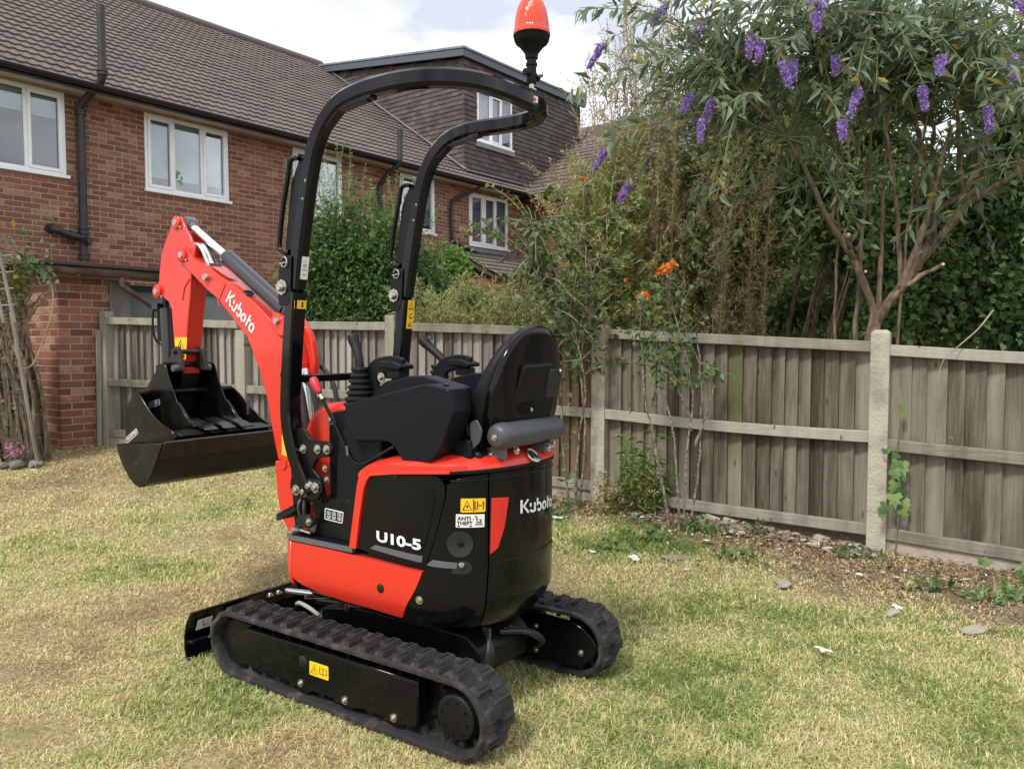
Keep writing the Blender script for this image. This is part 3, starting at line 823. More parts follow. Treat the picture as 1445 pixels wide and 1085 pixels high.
def lay_bricks(parent, x0, x1, z0, z1, holes, mat, keyfn, nmax, seed, bond=0.1125, mirror=None, y=0.0):
    rg = random.Random(seed)
    L, Hh, jx, jz = 0.2135, 0.0635, 0.0115, 0.0115
    todo = []
    row = 0; z = z0
    while z + Hh <= z1:
        x = x0 - (bond if row % 2 else 0.0)
        while x < x1:
            a, b = max(x, x0), min(x + L, x1)
            segs = [(a, b)]
            for h in holes:
                if h[2] - 0.02 < z + Hh / 2 < h[3] + 0.02:
                    ns = []
                    for (p, q) in segs:
                        if q <= h[0] or p >= h[1]: ns.append((p, q))
                        else:
                            if p < h[0] - 0.02: ns.append((p, h[0] - 0.003))
                            if q > h[1] + 0.02: ns.append((h[1] + 0.003, q))
                    segs = ns
            for (p, q) in segs:
                if q - p > 0.03:
                    if rg.random() < 0.07 and q - p > 0.2:      # the odd snapped header
                        mid = (p + q) / 2
                        todo.append((p, mid - 0.005, z)); todo.append((mid + 0.005, q, z))
                    else: todo.append((p, q, z))
            x += L + jx
        z += Hh + jz; row += 1
    todo.sort(key=lambda t: keyfn((t[0] + t[1]) / 2, t[2]))
    cache = {}
    rest = MB()
    for k, (p, q, zz) in enumerate(todo):
        l = round(q - p, 2)
        yy = y + rg.uniform(-0.002, 0.0015)
        if k < nmax:
            if l not in cache:
                cache[l] = brick_mesh("brick", l, Hh, 0.03, mat).mesh("brick", mat, smooth=0)
            o = inst(cache[l], "brick", parent, ((p + q) / 2, yy, zz + rg.uniform(-0.001, 0.001)), (0, rg.uniform(-0.008, 0.008), rg.uniform(-0.01, 0.01)))
        else:
            rest.cur = rg.random()
            t = brick_mesh("b", q - p, Hh, 0.03, mat)
            rest.add([(v[0] + (p + q) / 2, v[1] + yy, v[2] + zz) for v in t.v], t.f)
    if rest.v:
        rest.build("brickwork", mat, parent, smooth=0, weld=False, kind='stuff')
lay_bricks(wall, -4.6, 10.9, 1.3, 4.92, holes, MAT['brick'], lambda x, z: abs(x - 1.3) + 0.9 * abs(z - 3.0) + (3 if z < 2.25 else 0), 300, 5)

def window(parent, x0, x1, z0, z1, mull, style, sash=(0, 2), y=0.0, blind=None, name="window"):
    """white plastic window: outer frame, mullions, opening sashes proud of it, panes, sill, dark room behind"""
    w = empty(name, (0, 0, 0), 0, parent=parent)
    f = MB(); t = 0.055
    f.box(x0, x1, y - 0.004, y + 0.06, z0, z0 + t); f.box(x0, x1, y - 0.004, y + 0.06, z1 - t, z1)
    f.box(x0, x0 + t, y - 0.004, y + 0.06, z0 + t, z1 - t); f.box(x1 - t, x1, y - 0.004, y + 0.06, z0 + t, z1 - t)
    edges = [x0] + [x0 + (x1 - x0) * q for q in mull] + [x1]
    for e in edges[1:-1]:
        f.box(e - 0.028, e + 0.028, y - 0.002, y + 0.058, z0 + t, z1 - t)
    f.build("frame", MAT['upvc'], w, bevel=0.006, seg=1)
    for i in range(len(edges) - 1):
        a = edges[i] + (t if i == 0 else 0.028); b = edges[i + 1] - (t if i == len(edges) - 2 else 0.028)
        if i in sash:
            s_ = MB(); q = 0.045
            a2, b2, c2, d2 = a - 0.012, b + 0.012, z0 + t - 0.012, z1 - t + 0.012
            s_.box(a2, b2, y - 0.022, y + 0.03, c2, c2 + q); s_.box(a2, b2, y - 0.022, y + 0.03, d2 - q, d2)
            s_.box(a2, a2 + q, y - 0.022, y + 0.03, c2 + q, d2 - q); s_.box(b2 - q, b2, y - 0.022, y + 0.03, c2 + q, d2 - q)
            s_.build("sash", MAT['upvc'], w, bevel=0.006, seg=1)
            a, b = a2 + q, b2 - q; lo, hi = c2 + q, d2 - q
        else:
            lo, hi = z0 + t, z1 - t
        MB().box(a, b, y + 0.020, y + 0.026, lo, hi).build("pane", MAT['glass'], w, smooth=0)
        if blind:
            bz = blind[i] if i < len(blind) else None
            if bz is not None:
                kind_, q0, q1 = bz
                MB().box(a - 0.01, b + 0.01, y + 0.085, y + 0.088, lo + (hi - lo) * q0, lo + (hi - lo) * q1).build("blind" if kind_ == 'blind' else "net_curtain", MAT[kind_], w, smooth=0)
    r = MB()
    r.box(x0, x1, y + 0.70, y + 0.72, z0, z1); r.box(x0, x0 + 0.01, y + 0.06, y + 0.70, z0, z1); r.box(x1 - 0.01, x1, y + 0.06, y + 0.70, z0, z1)
    r.box(x0 + 0.01, x1 - 0.01, y + 0.06, y + 0.70, z0, z0 + 0.01); r.box(x0 + 0.01, x1 - 0.01, y + 0.06, y + 0.70, z1 - 0.01, z1)
    r.build("room_lining", MAT['room'], w, smooth=0)
    MB().box(x0 - 0.03, x1 + 0.04, y - 0.05, y - 0.006, z0 - 0.035, z0 + 0.012).build("sill", MAT['upvc'], w, bevel=0.006, seg=1)
    return w

window(wall, *WINS[0][:5], 'w', sash=(1,), y=-0.004, blind=[('blind', 0.72, 1.0), ('blind', 0.72, 1.0)])
w2 = window(wall, *WINS[1][:5], 'w', sash=(0, 2), y=-0.004, blind=[('blind', 0.13, 1.0), ('blind', 0.16, 1.0), ('blind', 0.14, 1.0)])
window(wall, *WINS[2][:5], 'w', sash=(0, 1), y=-0.004, blind=[('blind', 0.3, 1.0), ('blind', 0.3, 1.0)])
window(wall, *WINS[3][:5], 'w', sash=(0, 1), y=-0.004, blind=[('blind', 0.1, 1.0), ('blind', 0.1, 1.0)])
window(wall, *WINS[4][:5], 'w', sash=(0, 1), y=-0.004, blind=[('net', 0.0, 1.0), ('net', 0.0, 1.0), ('net', 0.0, 1.0)])
# small green sticker on the middle pane
fr = MB()
for (a, b, c, d) in ((1.86, 4.02, 0.03, 0.045), (1.90, 4.07, 0.025, 0.03), (1.84, 3.97, 0.018, 0.04), (1.91, 3.95, 0.03, 0.015), (1.95, 4.00, 0.012, 0.035), (1.94, 3.91, 0.015, 0.03), (1.86, 4.09, 0.03, 0.012), (1.83, 4.05, 0.01, 0.03)):
    fr.prism(round_poly([(a - c, b - d), (a + c, b - d * 0.6), (a + c * 0.8, b + d), (a - c * 0.7, b + d * 0.8)], 0.01), 'y', 0.012, 0.015)
fr.build("window_sticker", MAT['frog_green'], w2)

# ---- main roof
PITCH = R(34)
TP = math.tan(PITCH)
EAVE_Y = -0.42
def roof_z(y):       # y in the house frame (positive = into the house)
    return 4.99 + (y - EAVE_Y) * TP
RIDGE_Y = 4.9
rm = MB()
rm.prism([(EAVE_Y, roof_z(EAVE_Y) - 0.045), (RIDGE_Y, roof_z(RIDGE_Y) - 0.045), (RIDGE_Y, roof_z(RIDGE_Y) - 0.15), (EAVE_Y + 0.05, roof_z(EAVE_Y) - 0.10)], 'x', -9.0, 12.8)
roof = rm.build("roof", MAT['felt'], house, smooth=0)

TW, TG, TL = 0.30, 0.245, 0.30
def tile_mesh():
    """concrete interlocking tile with two rolls, thick front edge; local x across, y up the slope, z normal"""
    mb = MB(); xs = []
    prof = [(0, 0.002), (0.03, 0.0), (0.07, 0.0), (0.09, 0.009), (0.11, 0.013), (0.13, 0.009), (0.15, 0.002), (0.18, 0.0), (0.22, 0.0), (0.24, 0.009), (0.26, 0.013), (0.28, 0.009), (0.3, 0.002)]
    n = len(prof)
    v = []
    for (x, h) in prof: v.append((x, 0, h + 0.036))
    for (x, h) in prof: v.append((x, TL, h + 0.004))
    for (x, h) in prof: v.append((x, 0, h * 0.8 + 0.004))
    f = []
    for i in range(n - 1):
        f.append((i, i + 1, n + i + 1, n + i))
        f.append((2 * n + i, 2 * n + i + 1, i + 1, i))
    mb.add(v, f)
    return mb
tmb = tile_mesh()
tme = tmb.mesh("roof_tile", MAT['tile'], smooth=50, weld=False)
def lay_tiles(parent, x0, x1, fn_origin, slope, courses, nmax, keyfn, rot, skip=None, seed=1):
    """fn_origin(course) gives y,z of a course's lower edge in the parent's frame"""
    rg = random.Random(seed)
    cells = []
    for c in range(courses):
        n = int(round((x1 - x0) / TW))
        for k in range(n):
            x = x0 + k * TW
            y, z = fn_origin(c)
            if skip and skip(x + TW / 2, y, z): continue
            cells.append((x, y, z))
    cells.sort(key=keyfn)
    rest = MB(); cs, sn = math.cos(slope), math.sin(slope)
    for k, (x, y, z) in enumerate(cells):
        j = rg.uniform(-0.003, 0.003)
        if k < nmax:
            inst(tme, "roof_tile", parent, (x, y, z + j), (slope, 0, rg.uniform(-0.004, 0.004)))
        else:
            rest.cur = rg.random()
            rest.add([(x + v[0], y + v[1] * cs - v[2] * sn, z + j + v[1] * sn + v[2] * cs) for v in tmb.v], tmb.f)
    if rest.v: rest.build("roof_tiling", MAT['tile'], parent, smooth=50, weld=False, kind='stuff')
CHEEK_X = 8.55
def skip_dormer(x, y, z):
    return x > CHEEK_X + 0.1 and y > 0.05
ncourse = int((RIDGE_Y - EAVE_Y) / math.cos(PITCH) / TG)
lay_tiles(roof, -3.6, 11.0, lambda c: (EAVE_Y - 0.05 + c * TG * math.cos(PITCH), roof_z(EAVE_Y - 0.05 + c * TG * math.cos(PITCH)) - 0.04), PITCH, ncourse + 1, 300,
          lambda t: (t[0] - 0.5) ** 2 * 0.25 + (t[1] + 0.4) ** 2 * 0.9, None, skip_dormer, 3)
# ridge
rd = MB()
rd.tube([(-9, RIDGE_Y + 0.02, roof_z(RIDGE_Y) + 0.0), (8.6, RIDGE_Y + 0.02, roof_z(RIDGE_Y) + 0.0)], 0.11, 10)
rd.build("ridge_tiles", MAT['tile'], roof)
# far slope so the roof is closed
MB().prism([(RIDGE_Y, roof_z(RIDGE_Y) - 0.05), (RIDGE_Y * 2 + 0.5, roof_z(EAVE_Y)), (RIDGE_Y * 2 + 0.5, roof_z(EAVE_Y) - 0.1), (RIDGE_Y, roof_z(RIDGE_Y) - 0.2)], 'x', -9.0, 12.8).build("rear_slope", MAT['tile'], roof, smooth=0)
# eaves: soffit, gutter
MB().box(-6, 10.9, -0.40, 0.0, 4.925, 4.945).build("soffit", MAT['soffit'], house, smooth=0)
MB().box(-6, 10.9, -0.425, -0.402, 4.86, 4.97).build("fascia_board", MAT['gutter'], house, smooth=0)
g = MB()
sec = [(0.06 * math.cos(a), 0.06 * math.sin(a)) for a in [math.pi + math.pi * k / 8 for k in range(9)]] + [(0.052 * math.cos(a), 0.052 * math.sin(a)) for a in [2 * math.pi - math.pi * k / 8 for k in range(9)]]
g.sweep([(-6, -0.49, 4.965), (10.85, -0.49, 4.935)], sec, up=(0, 0, 1))
for x in np.arange(-5.5, 10.8, 1.0): g.box(x - 0.02, x + 0.02, -0.553, -0.43, 4.897, 4.9)
g.build("gutter", MAT['gutter'], house)

# ---- soil pipes
def soil_pipe():
    p = MB()
    p.tube([(0.40, -0.10, 2.2), (0.40, -0.10, 4.62)], 0.055, 14)
    for z in (2.96, 3.02, 2.66, 2.61, 4.60, 4.64): p.tube([(0.40, -0.10, z), (0.40, -0.10, z + 0.035)], 0.072, 14)
    p.tube(catmull([(0.40, -0.10, 4.62), (0.40, -0.11, 4.72), (0.46, -0.30, 4.88), (0.50, -0.50, 5.00), (0.50, -0.56, 5.10)], 5), 0.053, 14)
    p.tube([(0.50, -0.56, 5.08), (0.50, -0.56, 6.02)], 0.053, 14)
    for z in (5.08, 5.13): p.tube([(0.50, -0.56, z), (0.50, -0.56, z + 0.03)], 0.07, 14)
    p.tube(catmull([(0.40, -0.10, 2.90), (0.22, -0.11, 2.92), (0.06, -0.11, 2.97), (0.0, -0.06, 3.0), (0.0, 0.04, 3.0)], 5), 0.052, 14)
    p.tube([(0.23, -0.105, 2.92), (0.20, -0.105, 2.925)], 0.07, 14)
    p.tube([(0.0, 0.0, 3.0), (0.0, -0.05, 3.0)], 0.068, 14)
    p.tube([(0.40, -0.10, 2.86), (0.43, -0.19, 2.86)], [0.062, 0.062], 14)
    p.tube([(0.428, -0.185, 2.86), (0.436, -0.212, 2.86)], 0.045, 12)
    return p
soil_pipe().build("soil_pipe", MAT['iron'], house)
p = MB()
p.tube(catmull([(6.0, -0.08, 4.5), (6.02, -0.2, 4.65), (6.10, -0.46, 4.85), (6.12, -0.52, 4.98)], 5), 0.052, 12)
p.tube([(6.12, -0.52, 4.95), (6.14, -0.52, 5.55)], 0.052, 12); p.tube([(6.0, -0.08, 2.0), (6.0, -0.08, 4.52)], 0.052, 12)
p.build("soil_pipe", MAT['iron'], house)
p = MB()
p.tube(catmull([(8.62, -0.46, 4.88), (8.55, -0.3, 4.76), (8.2, -0.08, 4.55), (8.11, -0.06, 4.42), (8.11, -0.06, 3.75), (8.2, -0.07, 3.63), (8.62, -0.09, 3.52), (8.9, -0.1, 3.46)], 5), 0.034, 10)
p.build("downpipe", MAT['gutter'], house)

# ---- tile-hung loft dormer
DX1, DZ0, DZT = 13.2, 4.98, 7.68
dorm = empty("loft_dormer", (0, 0, 0), 0, parent=house)
def dz_top(y): return DZT + max(0, y) * 0.135
dcore = MB()
dcore.prism([(0.02, DZ0), (0.02, dz_top(0)), (4.8, dz_top(4.8)), (4.8, DZ0)], 'x', CHEEK_X + 0.03, DX1)
dcore.build("dormer_wall", MAT['room'], dorm, smooth=0)
def hung(face, u0, u1, holes, name):
    mb = MB(); rg = random.Random(9); row = 0
    z = 5.02
    while z < 8.3:
        u = u0 - (0.0825 if row % 2 else 0)
        while u < u1:
            a, b = max(u, u0), min(u + 0.162, u1)
            cu, cz = (a + b) / 2, z + 0.07
            top = dz_top(0) if face == 'front' else dz_top(cu)
            ok = cz + 0.05 < top and b - a > 0.02
            if face == 'cheek': ok = ok and cz > roof_z(cu) - 0.12
            for h in holes:
                if h[0] < cu < h[1] and h[2] < cz < h[3]: ok = False
            if ok:
                mb.cur = rg.random(); e = rg.uniform(-0.002, 0.003)
                if face == 'front':   # outward = -y
                    vs = [(a, -0.036 + e, z), (b, -0.036 + e, z), (b, -0.002 + e, z + 0.17), (a, -0.002 + e, z + 0.17), (a, 0.0, z), (b, 0.0, z)]
                else:                  # cheek: outward = -x
                    X = CHEEK_X
                    vs = [(X - 0.0 + e, b, z), (X - 0.0 + e, a, z), (X + 0.026 + e, a, z + 0.17), (X + 0.026 + e, b, z + 0.17), (X + 0.03, b, z), (X + 0.03, a, z)]
                mb.add(vs, [(0, 1, 2, 3), (4, 5, 1, 0), (0, 3, 4), (1, 5, 2)])
            u += 0.165
        z += 0.105; row += 1
    mb.build(name, MAT['hung_tile'], dorm, smooth=0, weld=False, kind='stuff')
DW = (8.99, 10.25, 5.98, 7.12)
hung('front', CHEEK_X, DX1, [DW], "hung_tiles")
hung('cheek', 0.0, 4.8, [], "hung_tiles")
window(dorm, DW[0], DW[1], DW[2], DW[3], [0.36, 0.68], 'w', sash=(1,), y=-0.035, blind=[('net', 0, 1), ('net', 0, 1), None])
MB().box(DW[0] - 0.03, DW[1] + 0.05, -0.075, -0.03, DW[2] - 0.13, DW[2] - 0.04).build("apron_flashing", MAT['lead'], dorm, smooth=0)
fm = MB()
fm.prism([(-0.12, dz_top(0) + 0.0), (-0.12, dz_top(0) + 0.16), (4.9, dz_top(4.9) + 0.16), (4.9, dz_top(4.9) + 0.0)], 'x', CHEEK_X - 0.12, CHEEK_X - 0.06)
fm.box(CHEEK_X - 0.06, DX1 + 0.1, -0.12, -0.06, dz_top(0) - 0.0, dz_top(0) + 0.16)
fm.build("dormer_fascia", MAT['fascia'], dorm, smooth=0)
MB().prism([(-0.15, dz_top(0) + 0.155), (4.95, dz_top(4.95) + 0.155), (4.95, dz_top(4.95) + 0.20), (-0.15, dz_top(0) + 0.20)], 'x', CHEEK_X - 0.14, DX1 + 0.1).build("dormer_roof", MAT['lead'], dorm, smooth=0)
# lead flashing along the cheek
fl = MB()
fl.sweep([(CHEEK_X - 0.03, y, roof_z(y) + 0.045) for y in np.linspace(-0.1, 4.6, 12)], [(-0.05, 0.0), (0.05, 0.0), (0.05, 0.02), (-0.05, 0.02)], up=(0, 0, 1))
fl.box(CHEEK_X, 10.9, -0.14, -0.03, roof_z(-0.1) + 0.02, roof_z(-0.1) + 0.05)
fl.build("lead_flashing", MAT['lead'], dorm, smooth=0)

# ---- wing standing out at the far end
wing = empty("house_wing", HOUSE_O, HRZ, "brick house wing with tiled roof at the right end behind the dry shrub", "house")
wwall = MB().box(10.92, 17.0, -4.5, 6, 0.4, 4.85).build("wall", MAT['mortar'], wing, smooth=0)
mbk = MB(); rg = random.Random(4); row = 0; z = 2.2
while z < 4.8:
    y = -4.4 + (0.11 if row % 2 else 0)
    while y < -0.02:
        mbk.cur = rg.random()
        t = brick_mesh("b", min(0.2155, -0.01 - y), 0.066, 0.03, None)
        mbk.add([(10.905 + v[1], y + 0.108 + v[0], z + v[2]) for v in t.v], t.f)
        y += 0.225
    z += 0.075; row += 1
mbk.build("brickwork", MAT['brick'], wwall, smooth=0, weld=False, kind='stuff')
# wing roof: slopes up towards +x
wr = MB()
def wz(x): return 4.93 + (x - 10.45) * TP
wr.prism([(10.45, wz(10.45)), (14.2, wz(14.2)), (14.2, wz(14.2) - 0.1), (10.5, wz(10.45) - 0.1)], 'y', -4.9, 0.6)
wroof = wr.build("roof", MAT['felt'], wing, smooth=0)
wt = MB()
cs, sn = math.cos(PITCH), math.sin(PITCH)
for c in range(14):
    for k in range(17):
        x = 10.40 + c * TG * cs; zb = wz(x) - 0.005; y = -4.9 + k * TW
        wt.cur = rg.random()
        wt.add([(x + v[1] * cs - v[2] * sn, y + TW - v[0], zb + v[1] * sn + v[2] * cs) for v in tmb.v], tmb.f)
wt.build("roof_tiling", MAT['tile'], wroof, smooth=50, weld=False, kind='stuff')
g = MB(); g.sweep([(10.36, -4.9, 4.93), (10.36, -0.45, 4.93)], sec, up=(0, 0, 1)); g.box(10.42, 10.92, -4.9, 0, 4.84, 4.86)
g.build("gutter", MAT['gutter'], wing)

# ---- lean-to roof low on the far end of the wall
lean = empty("lean_to", HOUSE_O, HRZ, "low lean-to tiled roof against the brick wall under the far window", "shed")
LX0, LX1 = 7.95, 10.9
lt = MB().prism([(-0.02, 3.50), (-1.35, 2.85), (-1.35, 2.78), (-0.02, 3.40)], 'x', LX0, LX1).build("roof", MAT['felt'], lean, smooth=0)
t2 = MB(); ls = math.atan2(0.65, 1.33)
for c in range(5):
    for k in range(int((LX1 - LX0) / TW)):
        y = -1.38 + c * TG * math.cos(ls); zb = 2.86 + c * TG * math.sin(ls); x = LX0 + k * TW
        t2.cur = rg.random()
        t2.add([(x + v[0], y + v[1] * math.cos(ls) - v[2] * math.sin(ls), zb + v[1] * math.sin(ls) + v[2] * math.cos(ls)) for v in tmb.v], tmb.f)
t2.build("roof_tiling", MAT['tile'], lt, smooth=50, weld=False, kind='stuff')
MB().box(LX0 + 0.1, LX1 - 0.05, -1.25, -0.02, 0.4, 2.80).build("wall", MAT['brick'], lean, smooth=0)
MB().box(LX0, LX1, -0.07, -0.015, 3.49, 3.58).build("flashing", MAT['lead'], lt, smooth=0)
# ------------------------------------------------------------------ brick shed at the left end of the fence
shed = empty("brick_shed", (-4.56, 8.0, 0), HRZ, "low red brick outbuilding with brown felt roof at the left end of the fence", "shed")
SZ0, SZ1 = 0.22, 2.10
sw = MB()
sw.box(0.004, 0.50, 0.004, 0.20, SZ0, SZ1); sw.box(0.004, 0.20, 0.20, 3.2, SZ0, SZ1); sw.box(0.50, 0.74, 0.10, 0.2, SZ0, SZ1)
swall = sw.build("wall", MAT['mortar'], shed, smooth=0)
def shed_bricks():
    rg = random.Random(21); cache = {}; z = SZ0; row = 0
    def put(l, loc, rz):
        l = round(l, 3)
        if l not in cache: cache[l] = brick_mesh("brick", l - 0.002, 0.064, 0.03, None).mesh("brick", MAT['shed_brick'], smooth=0)
        inst(cache[l], "brick", swall, (loc[0] + 0, loc[1], loc[2] + rg.uniform(-.001, .001)), (0, rg.uniform(-.006, .006), rz + rg.uniform(-.008, .008)))
    while z + 0.066 < SZ1:
        # face along x (parallel to the house)
        x = 0.0 if row % 2 else 0.0
        lens = [0.2155, 0.2155, 0.06] if row % 2 == 0 else [0.103, 0.2155, 0.166]
        for l in lens:
            put(l, (x + l / 2, rg.uniform(-.002, .002), z), 0); x += l + 0.0095
        # face along y (the return, seen end on at the left)
        y = 0.034; lens = [0.07] + [0.2155] * 7 if row % 2 == 0 else [0.18] + [0.2155] * 6
        for l in lens:
            put(l, (rg.uniform(-.002, .002), y + l / 2, z), -math.pi / 2); y += l + 0.0095
        z += 0.075; row += 1
shed_bricks()
sroof = MB().prism([(-0.16, 2.195), (3.2, 2.32), (3.2, 2.36), (-0.16, 2.235)], 'x', -0.22, 1.25).build("felt_roof", MAT['felt'], shed, bevel=0.006)
MB().box(-0.16, 1.2, -0.10, 0.0, 2.10, 2.19).build("eaves_board", MAT['board_grey'], shed, smooth=0)
g = MB()
g.sweep([(-0.14, -0.175, 2.165), (1.25, -0.175, 2.135)], sec, up=(0, 0, 1)); g.box(-0.15, -0.14, -0.235, -0.115, 2.105, 2.168)
for x in (0.1, 0.6, 1.05): g.box(x - .015, x + .015, -0.24, -0.11, 2.09, 2.10)
g.build("gutter", MAT['brown_gutter'], shed)
g = MB(); g.tube(catmull([(0.56, -0.175, 2.10), (0.56, -0.175, 2.04), (0.62, -0.17, 1.98), (1.30, -0.12, 1.60)], 5), 0.032, 10); g.tube([(0.56, -0.175, 2.12), (0.56, -0.175, 2.05)], 0.04, 10)
g.build("downpipe", MAT['brown_gutter'], shed)
MB().box(0.52, 0.74, 0.02, 0.098, SZ0, 2.08).build("door_post", MAT['board_grey'], shed, smooth=0)
gh = empty("sliding_panel", (-4.56, 8.0, 0), HRZ, "grey-green sheet panel with dark green top frame beside the brick shed", "panel")
MB().box(0.76, 2.75, 0.12, 0.15, 0.3, 1.985).build("sheet", MAT['greengrey'], gh, smooth=0)
f = MB(); f.box(0.74, 2.78, 0.09, 0.17, 1.985, 2.05)
for x in (0.74, 1.5, 2.2): f.box(x, x + 0.035, 0.10, 0.16, 0.3, 1.985)
f.build("frame", MAT['dark_green'], gh, bevel=0.006)

# ------------------------------------------------------------------ fence
def fence_bay(i, tops, mids, bots, mats, nb, label, group='fence panels between the concrete posts', board_z0=None, inset=0.06, gravel=None, sag=0.0):
    P0, P1 = FENCE[i], FENCE[i + 1]
    d = P1 - P0; Ln = d.length; rz = math.atan2(d.y, d.x)
    e = empty("board_fence", (P0.x, P0.y, 0), rz, label, "fence panel", group)
    rg = random.Random(100 + i)
    x0, x1 = inset, Ln - inset
    lerp = lambda a, x: a[0] + (a[1] - a[0]) * x / Ln
    w0 = (x1 - x0) / nb
    x = x0
    cache = {}
    for k in range(nb):
        w = w0 * rg.uniform(0.86, 1.14) if k < nb - 1 else x1 - x
        if k == nb - 1: w = max(0.04, x1 - x)
        xm = x + w / 2
        zt = lerp(tops, xm) - 0.012 + rg.uniform(-0.006, 0.004); zb = lerp(bots, xm) - 0.035 + rg.uniform(-0.01, 0.01)
        mt = mats(k, nb)
        if mt not in cache:
            b = MB()
            # feather-edged board: thin on the left, thick on the right, overlapping its neighbour
            b.add([(-0.5, 0.022, 0), (0.5, -0.010, 0), (0.5, 0.009, 0), (-0.5, 0.028, 0), (-0.5, 0.022, 1), (0.5, -0.010, 1), (0.5, 0.009, 1), (-0.5, 0.028, 1)],
                  [(0, 1, 5, 4), (1, 2, 6, 5), (2, 3, 7, 6), (3, 0, 4, 7), (4, 5, 6, 7), (3, 2, 1, 0)])
            cache[mt] = b.mesh("board", MAT[mt], smooth=0)
        inst(cache[mt], "board", e, (xm, rg.uniform(-0.002, 0.003), zb), (rg.uniform(-0.004, 0.004), rg.uniform(-0.006, 0.006), rg.uniform(-0.02, 0.02)), ((w + 0.010), 1, zt - zb))
        x += w
    def rail(name, zs, h, dep, s0=0.0):
        r = MB(); n = 7
        sec_ = [(-dep / 2, -h / 2), (dep / 2, -h / 2), (dep / 2, h / 2), (-dep / 2, h / 2)]
        pth = []
        for q in range(n):
            t = q / (n - 1); xx = (x0 - 0.015) + (x1 - x0 + 0.03) * t
            pth.append((xx, -0.012 - dep / 2, lerp(zs, xx) - h / 2 - s0 * math.sin(math.pi * t) + rg.uniform(-.002, .002)))
        r.sweep(pth, sec_, up=(0, 0, 1))
        o = r.build(name, MAT['rail'], e, smooth=0, bevel=0.004, seg=1)
        return o
    rail("top_rail", tops, 0.072, 0.048); rail("middle_rail", mids, 0.075, 0.05, sag); rail("bottom_rail", bots, 0.075, 0.045, sag * 0.5)
    if gravel:
        b = MB(); q0, q1 = gravel
        b.prism([(x0 - 0.02, q0[0] - 0.1), (x1 + 0.02, q0[1] - 0.1), (x1 + 0.02, q1[1]), (x0 - 0.02, q1[0])], 'y', -0.035, 0.03)
        b.build("gravel_board", MAT['gravel_board'], e, bevel=0.008, seg=1)
    return e
fence_bay(3, (1.527, 1.422), (0.905, 0.830), (0.295, 0.215), lambda k, n: 'board_moss' if k == 10 else 'board', 20, "grey board fence panel with one moss-green streak between the two nearest posts", sag=0.015)
fence_bay(4, (1.405, 1.29), (0.790, 0.69), (0.205, 0.085), lambda k, n: 'board', 18, "grey board fence panel at the right edge with pale concrete board below it", gravel=((0.0, -0.1), (0.14, 0.025)))
fence_bay(2, (1.60, 1.53), (0.98, 0.905), (0.40, 0.33), lambda k, n: 'board_grey' if k < n - 8 else 'board_brown', 20, "fence panel behind the seat whose right boards are reddish brown", gravel=((0.15, 0.1), (0.34, 0.27)))
fence_bay(1, (1.625, 1.60), (1.02, 0.985), (0.46, 0.42), lambda k, n: 'board_grey', 18, "silver grey fence panel seen behind the roll bar post and joystick", gravel=((0.2, 0.15), (0.40, 0.36)))
fence_bay(0, (1.69, 1.63), (1.055, 1.02), (0.53, 0.48), lambda k, n: 'board_grey', 19, "silver grey fence panel at the left end behind the bucket", gravel=((0.25, 0.2), (0.46, 0.42)))

def conc_post(i, top, w, name, mat, label, group, pyramid=True):
    P = FENCE[i]; a = FENCE[max(0, i - 1)]; b = FENCE[min(5, i + 1)]
    d = (b - a); rz = math.atan2(d.y, d.x)
    z0 = gz(P.x, P.y) - 0.12
    m = MB(); h = w / 2
    v = [(x, y, z0) for x, y in ((-h, -h - 0.025), (h, -h - 0.025), (h, h), (-h, h))] + [(x, y, top - 0.020) for x, y in ((-h * .96, -h - 0.02), (h * .96, -h - 0.02), (h * .96, h), (-h * .96, h))]
    if pyramid:
        v += [(-h * .62, -h * .7, top), (h * .62, -h * .7, top), (h * .62, h * .6, top), (-h * .62, h * .6, top)]
        m.add(v, [(0, 1, 5, 4), (1, 2, 6, 5), (2, 3, 7, 6), (3, 0, 4, 7), (4, 5, 9, 8), (5, 6, 10, 9), (6, 7, 11, 10), (7, 4, 8, 11), (8, 9, 10, 11), (3, 2, 1, 0)])
    else:
        v[4:] = [(x, y, top) for x, y in ((-h, -h - 0.02), (h, -h - 0.02), (h, h), (-h, h))]
        m.add(v, [(0, 1, 5, 4), (1, 2, 6, 5), (2, 3, 7, 6), (3, 0, 4, 7), (4, 5, 6, 7), (3, 2, 1, 0)])
    o = m.build(name, MAT[mat], None, smooth=0, bevel=0.004, seg=2)
    o.location = (P.x, P.y, 0); o.rotation_euler = (0, 0, rz)
    tag(o, label, "fence post", group)
conc_post(4, 1.50, 0.118, "fence_post", 'concrete', "pale concrete fence post with ivy climbing its foot, nearest the right edge", "fence posts")
conc_post(3, 1.56, 0.112, "fence_post", 'concrete', "pale concrete fence post just right of the digger seat", "fence posts")
conc_post(2, 1.66, 0.09, "fence_post", 'rail', "weathered wooden fence post partly behind the far roll bar upright", "fence posts", False)
conc_post(1, 1.54, 0.11, "fence_post", 'rail', "tan wooden fence post seen between the dipper arm and the boom", "fence posts", False)
conc_post(0, 1.75, 0.085, "fence_post", 'rail', "tall wooden fence post standing against the brick outbuilding", "fence posts", False)
bt = MB().box(-0.02, 0.02, -0.012, 0.012, 0.3, 1.55).build("batten", MAT['rail'], None, smooth=0)
bt.location = (-4.29, 8.20, 0); bt.rotation_euler = (0.0, 0.015, HRZ); tag(bt, "thin timber batten leaning beside the tall wooden post at the brick outbuilding", "batten")

# ------------------------------------------------------------------ plants
def np_path(P, n):
    """resample a catmull path"""
    C = np.array([tuple(v) for v in catmull(P, 6)]); s = np.r_[0, np.cumsum(np.linalg.norm(np.diff(C, axis=0), axis=1))]
    t = np.linspace(0, s[-1], n)
    return np.stack([np.interp(t, s, C[:, k]) for k in range(3)], 1)

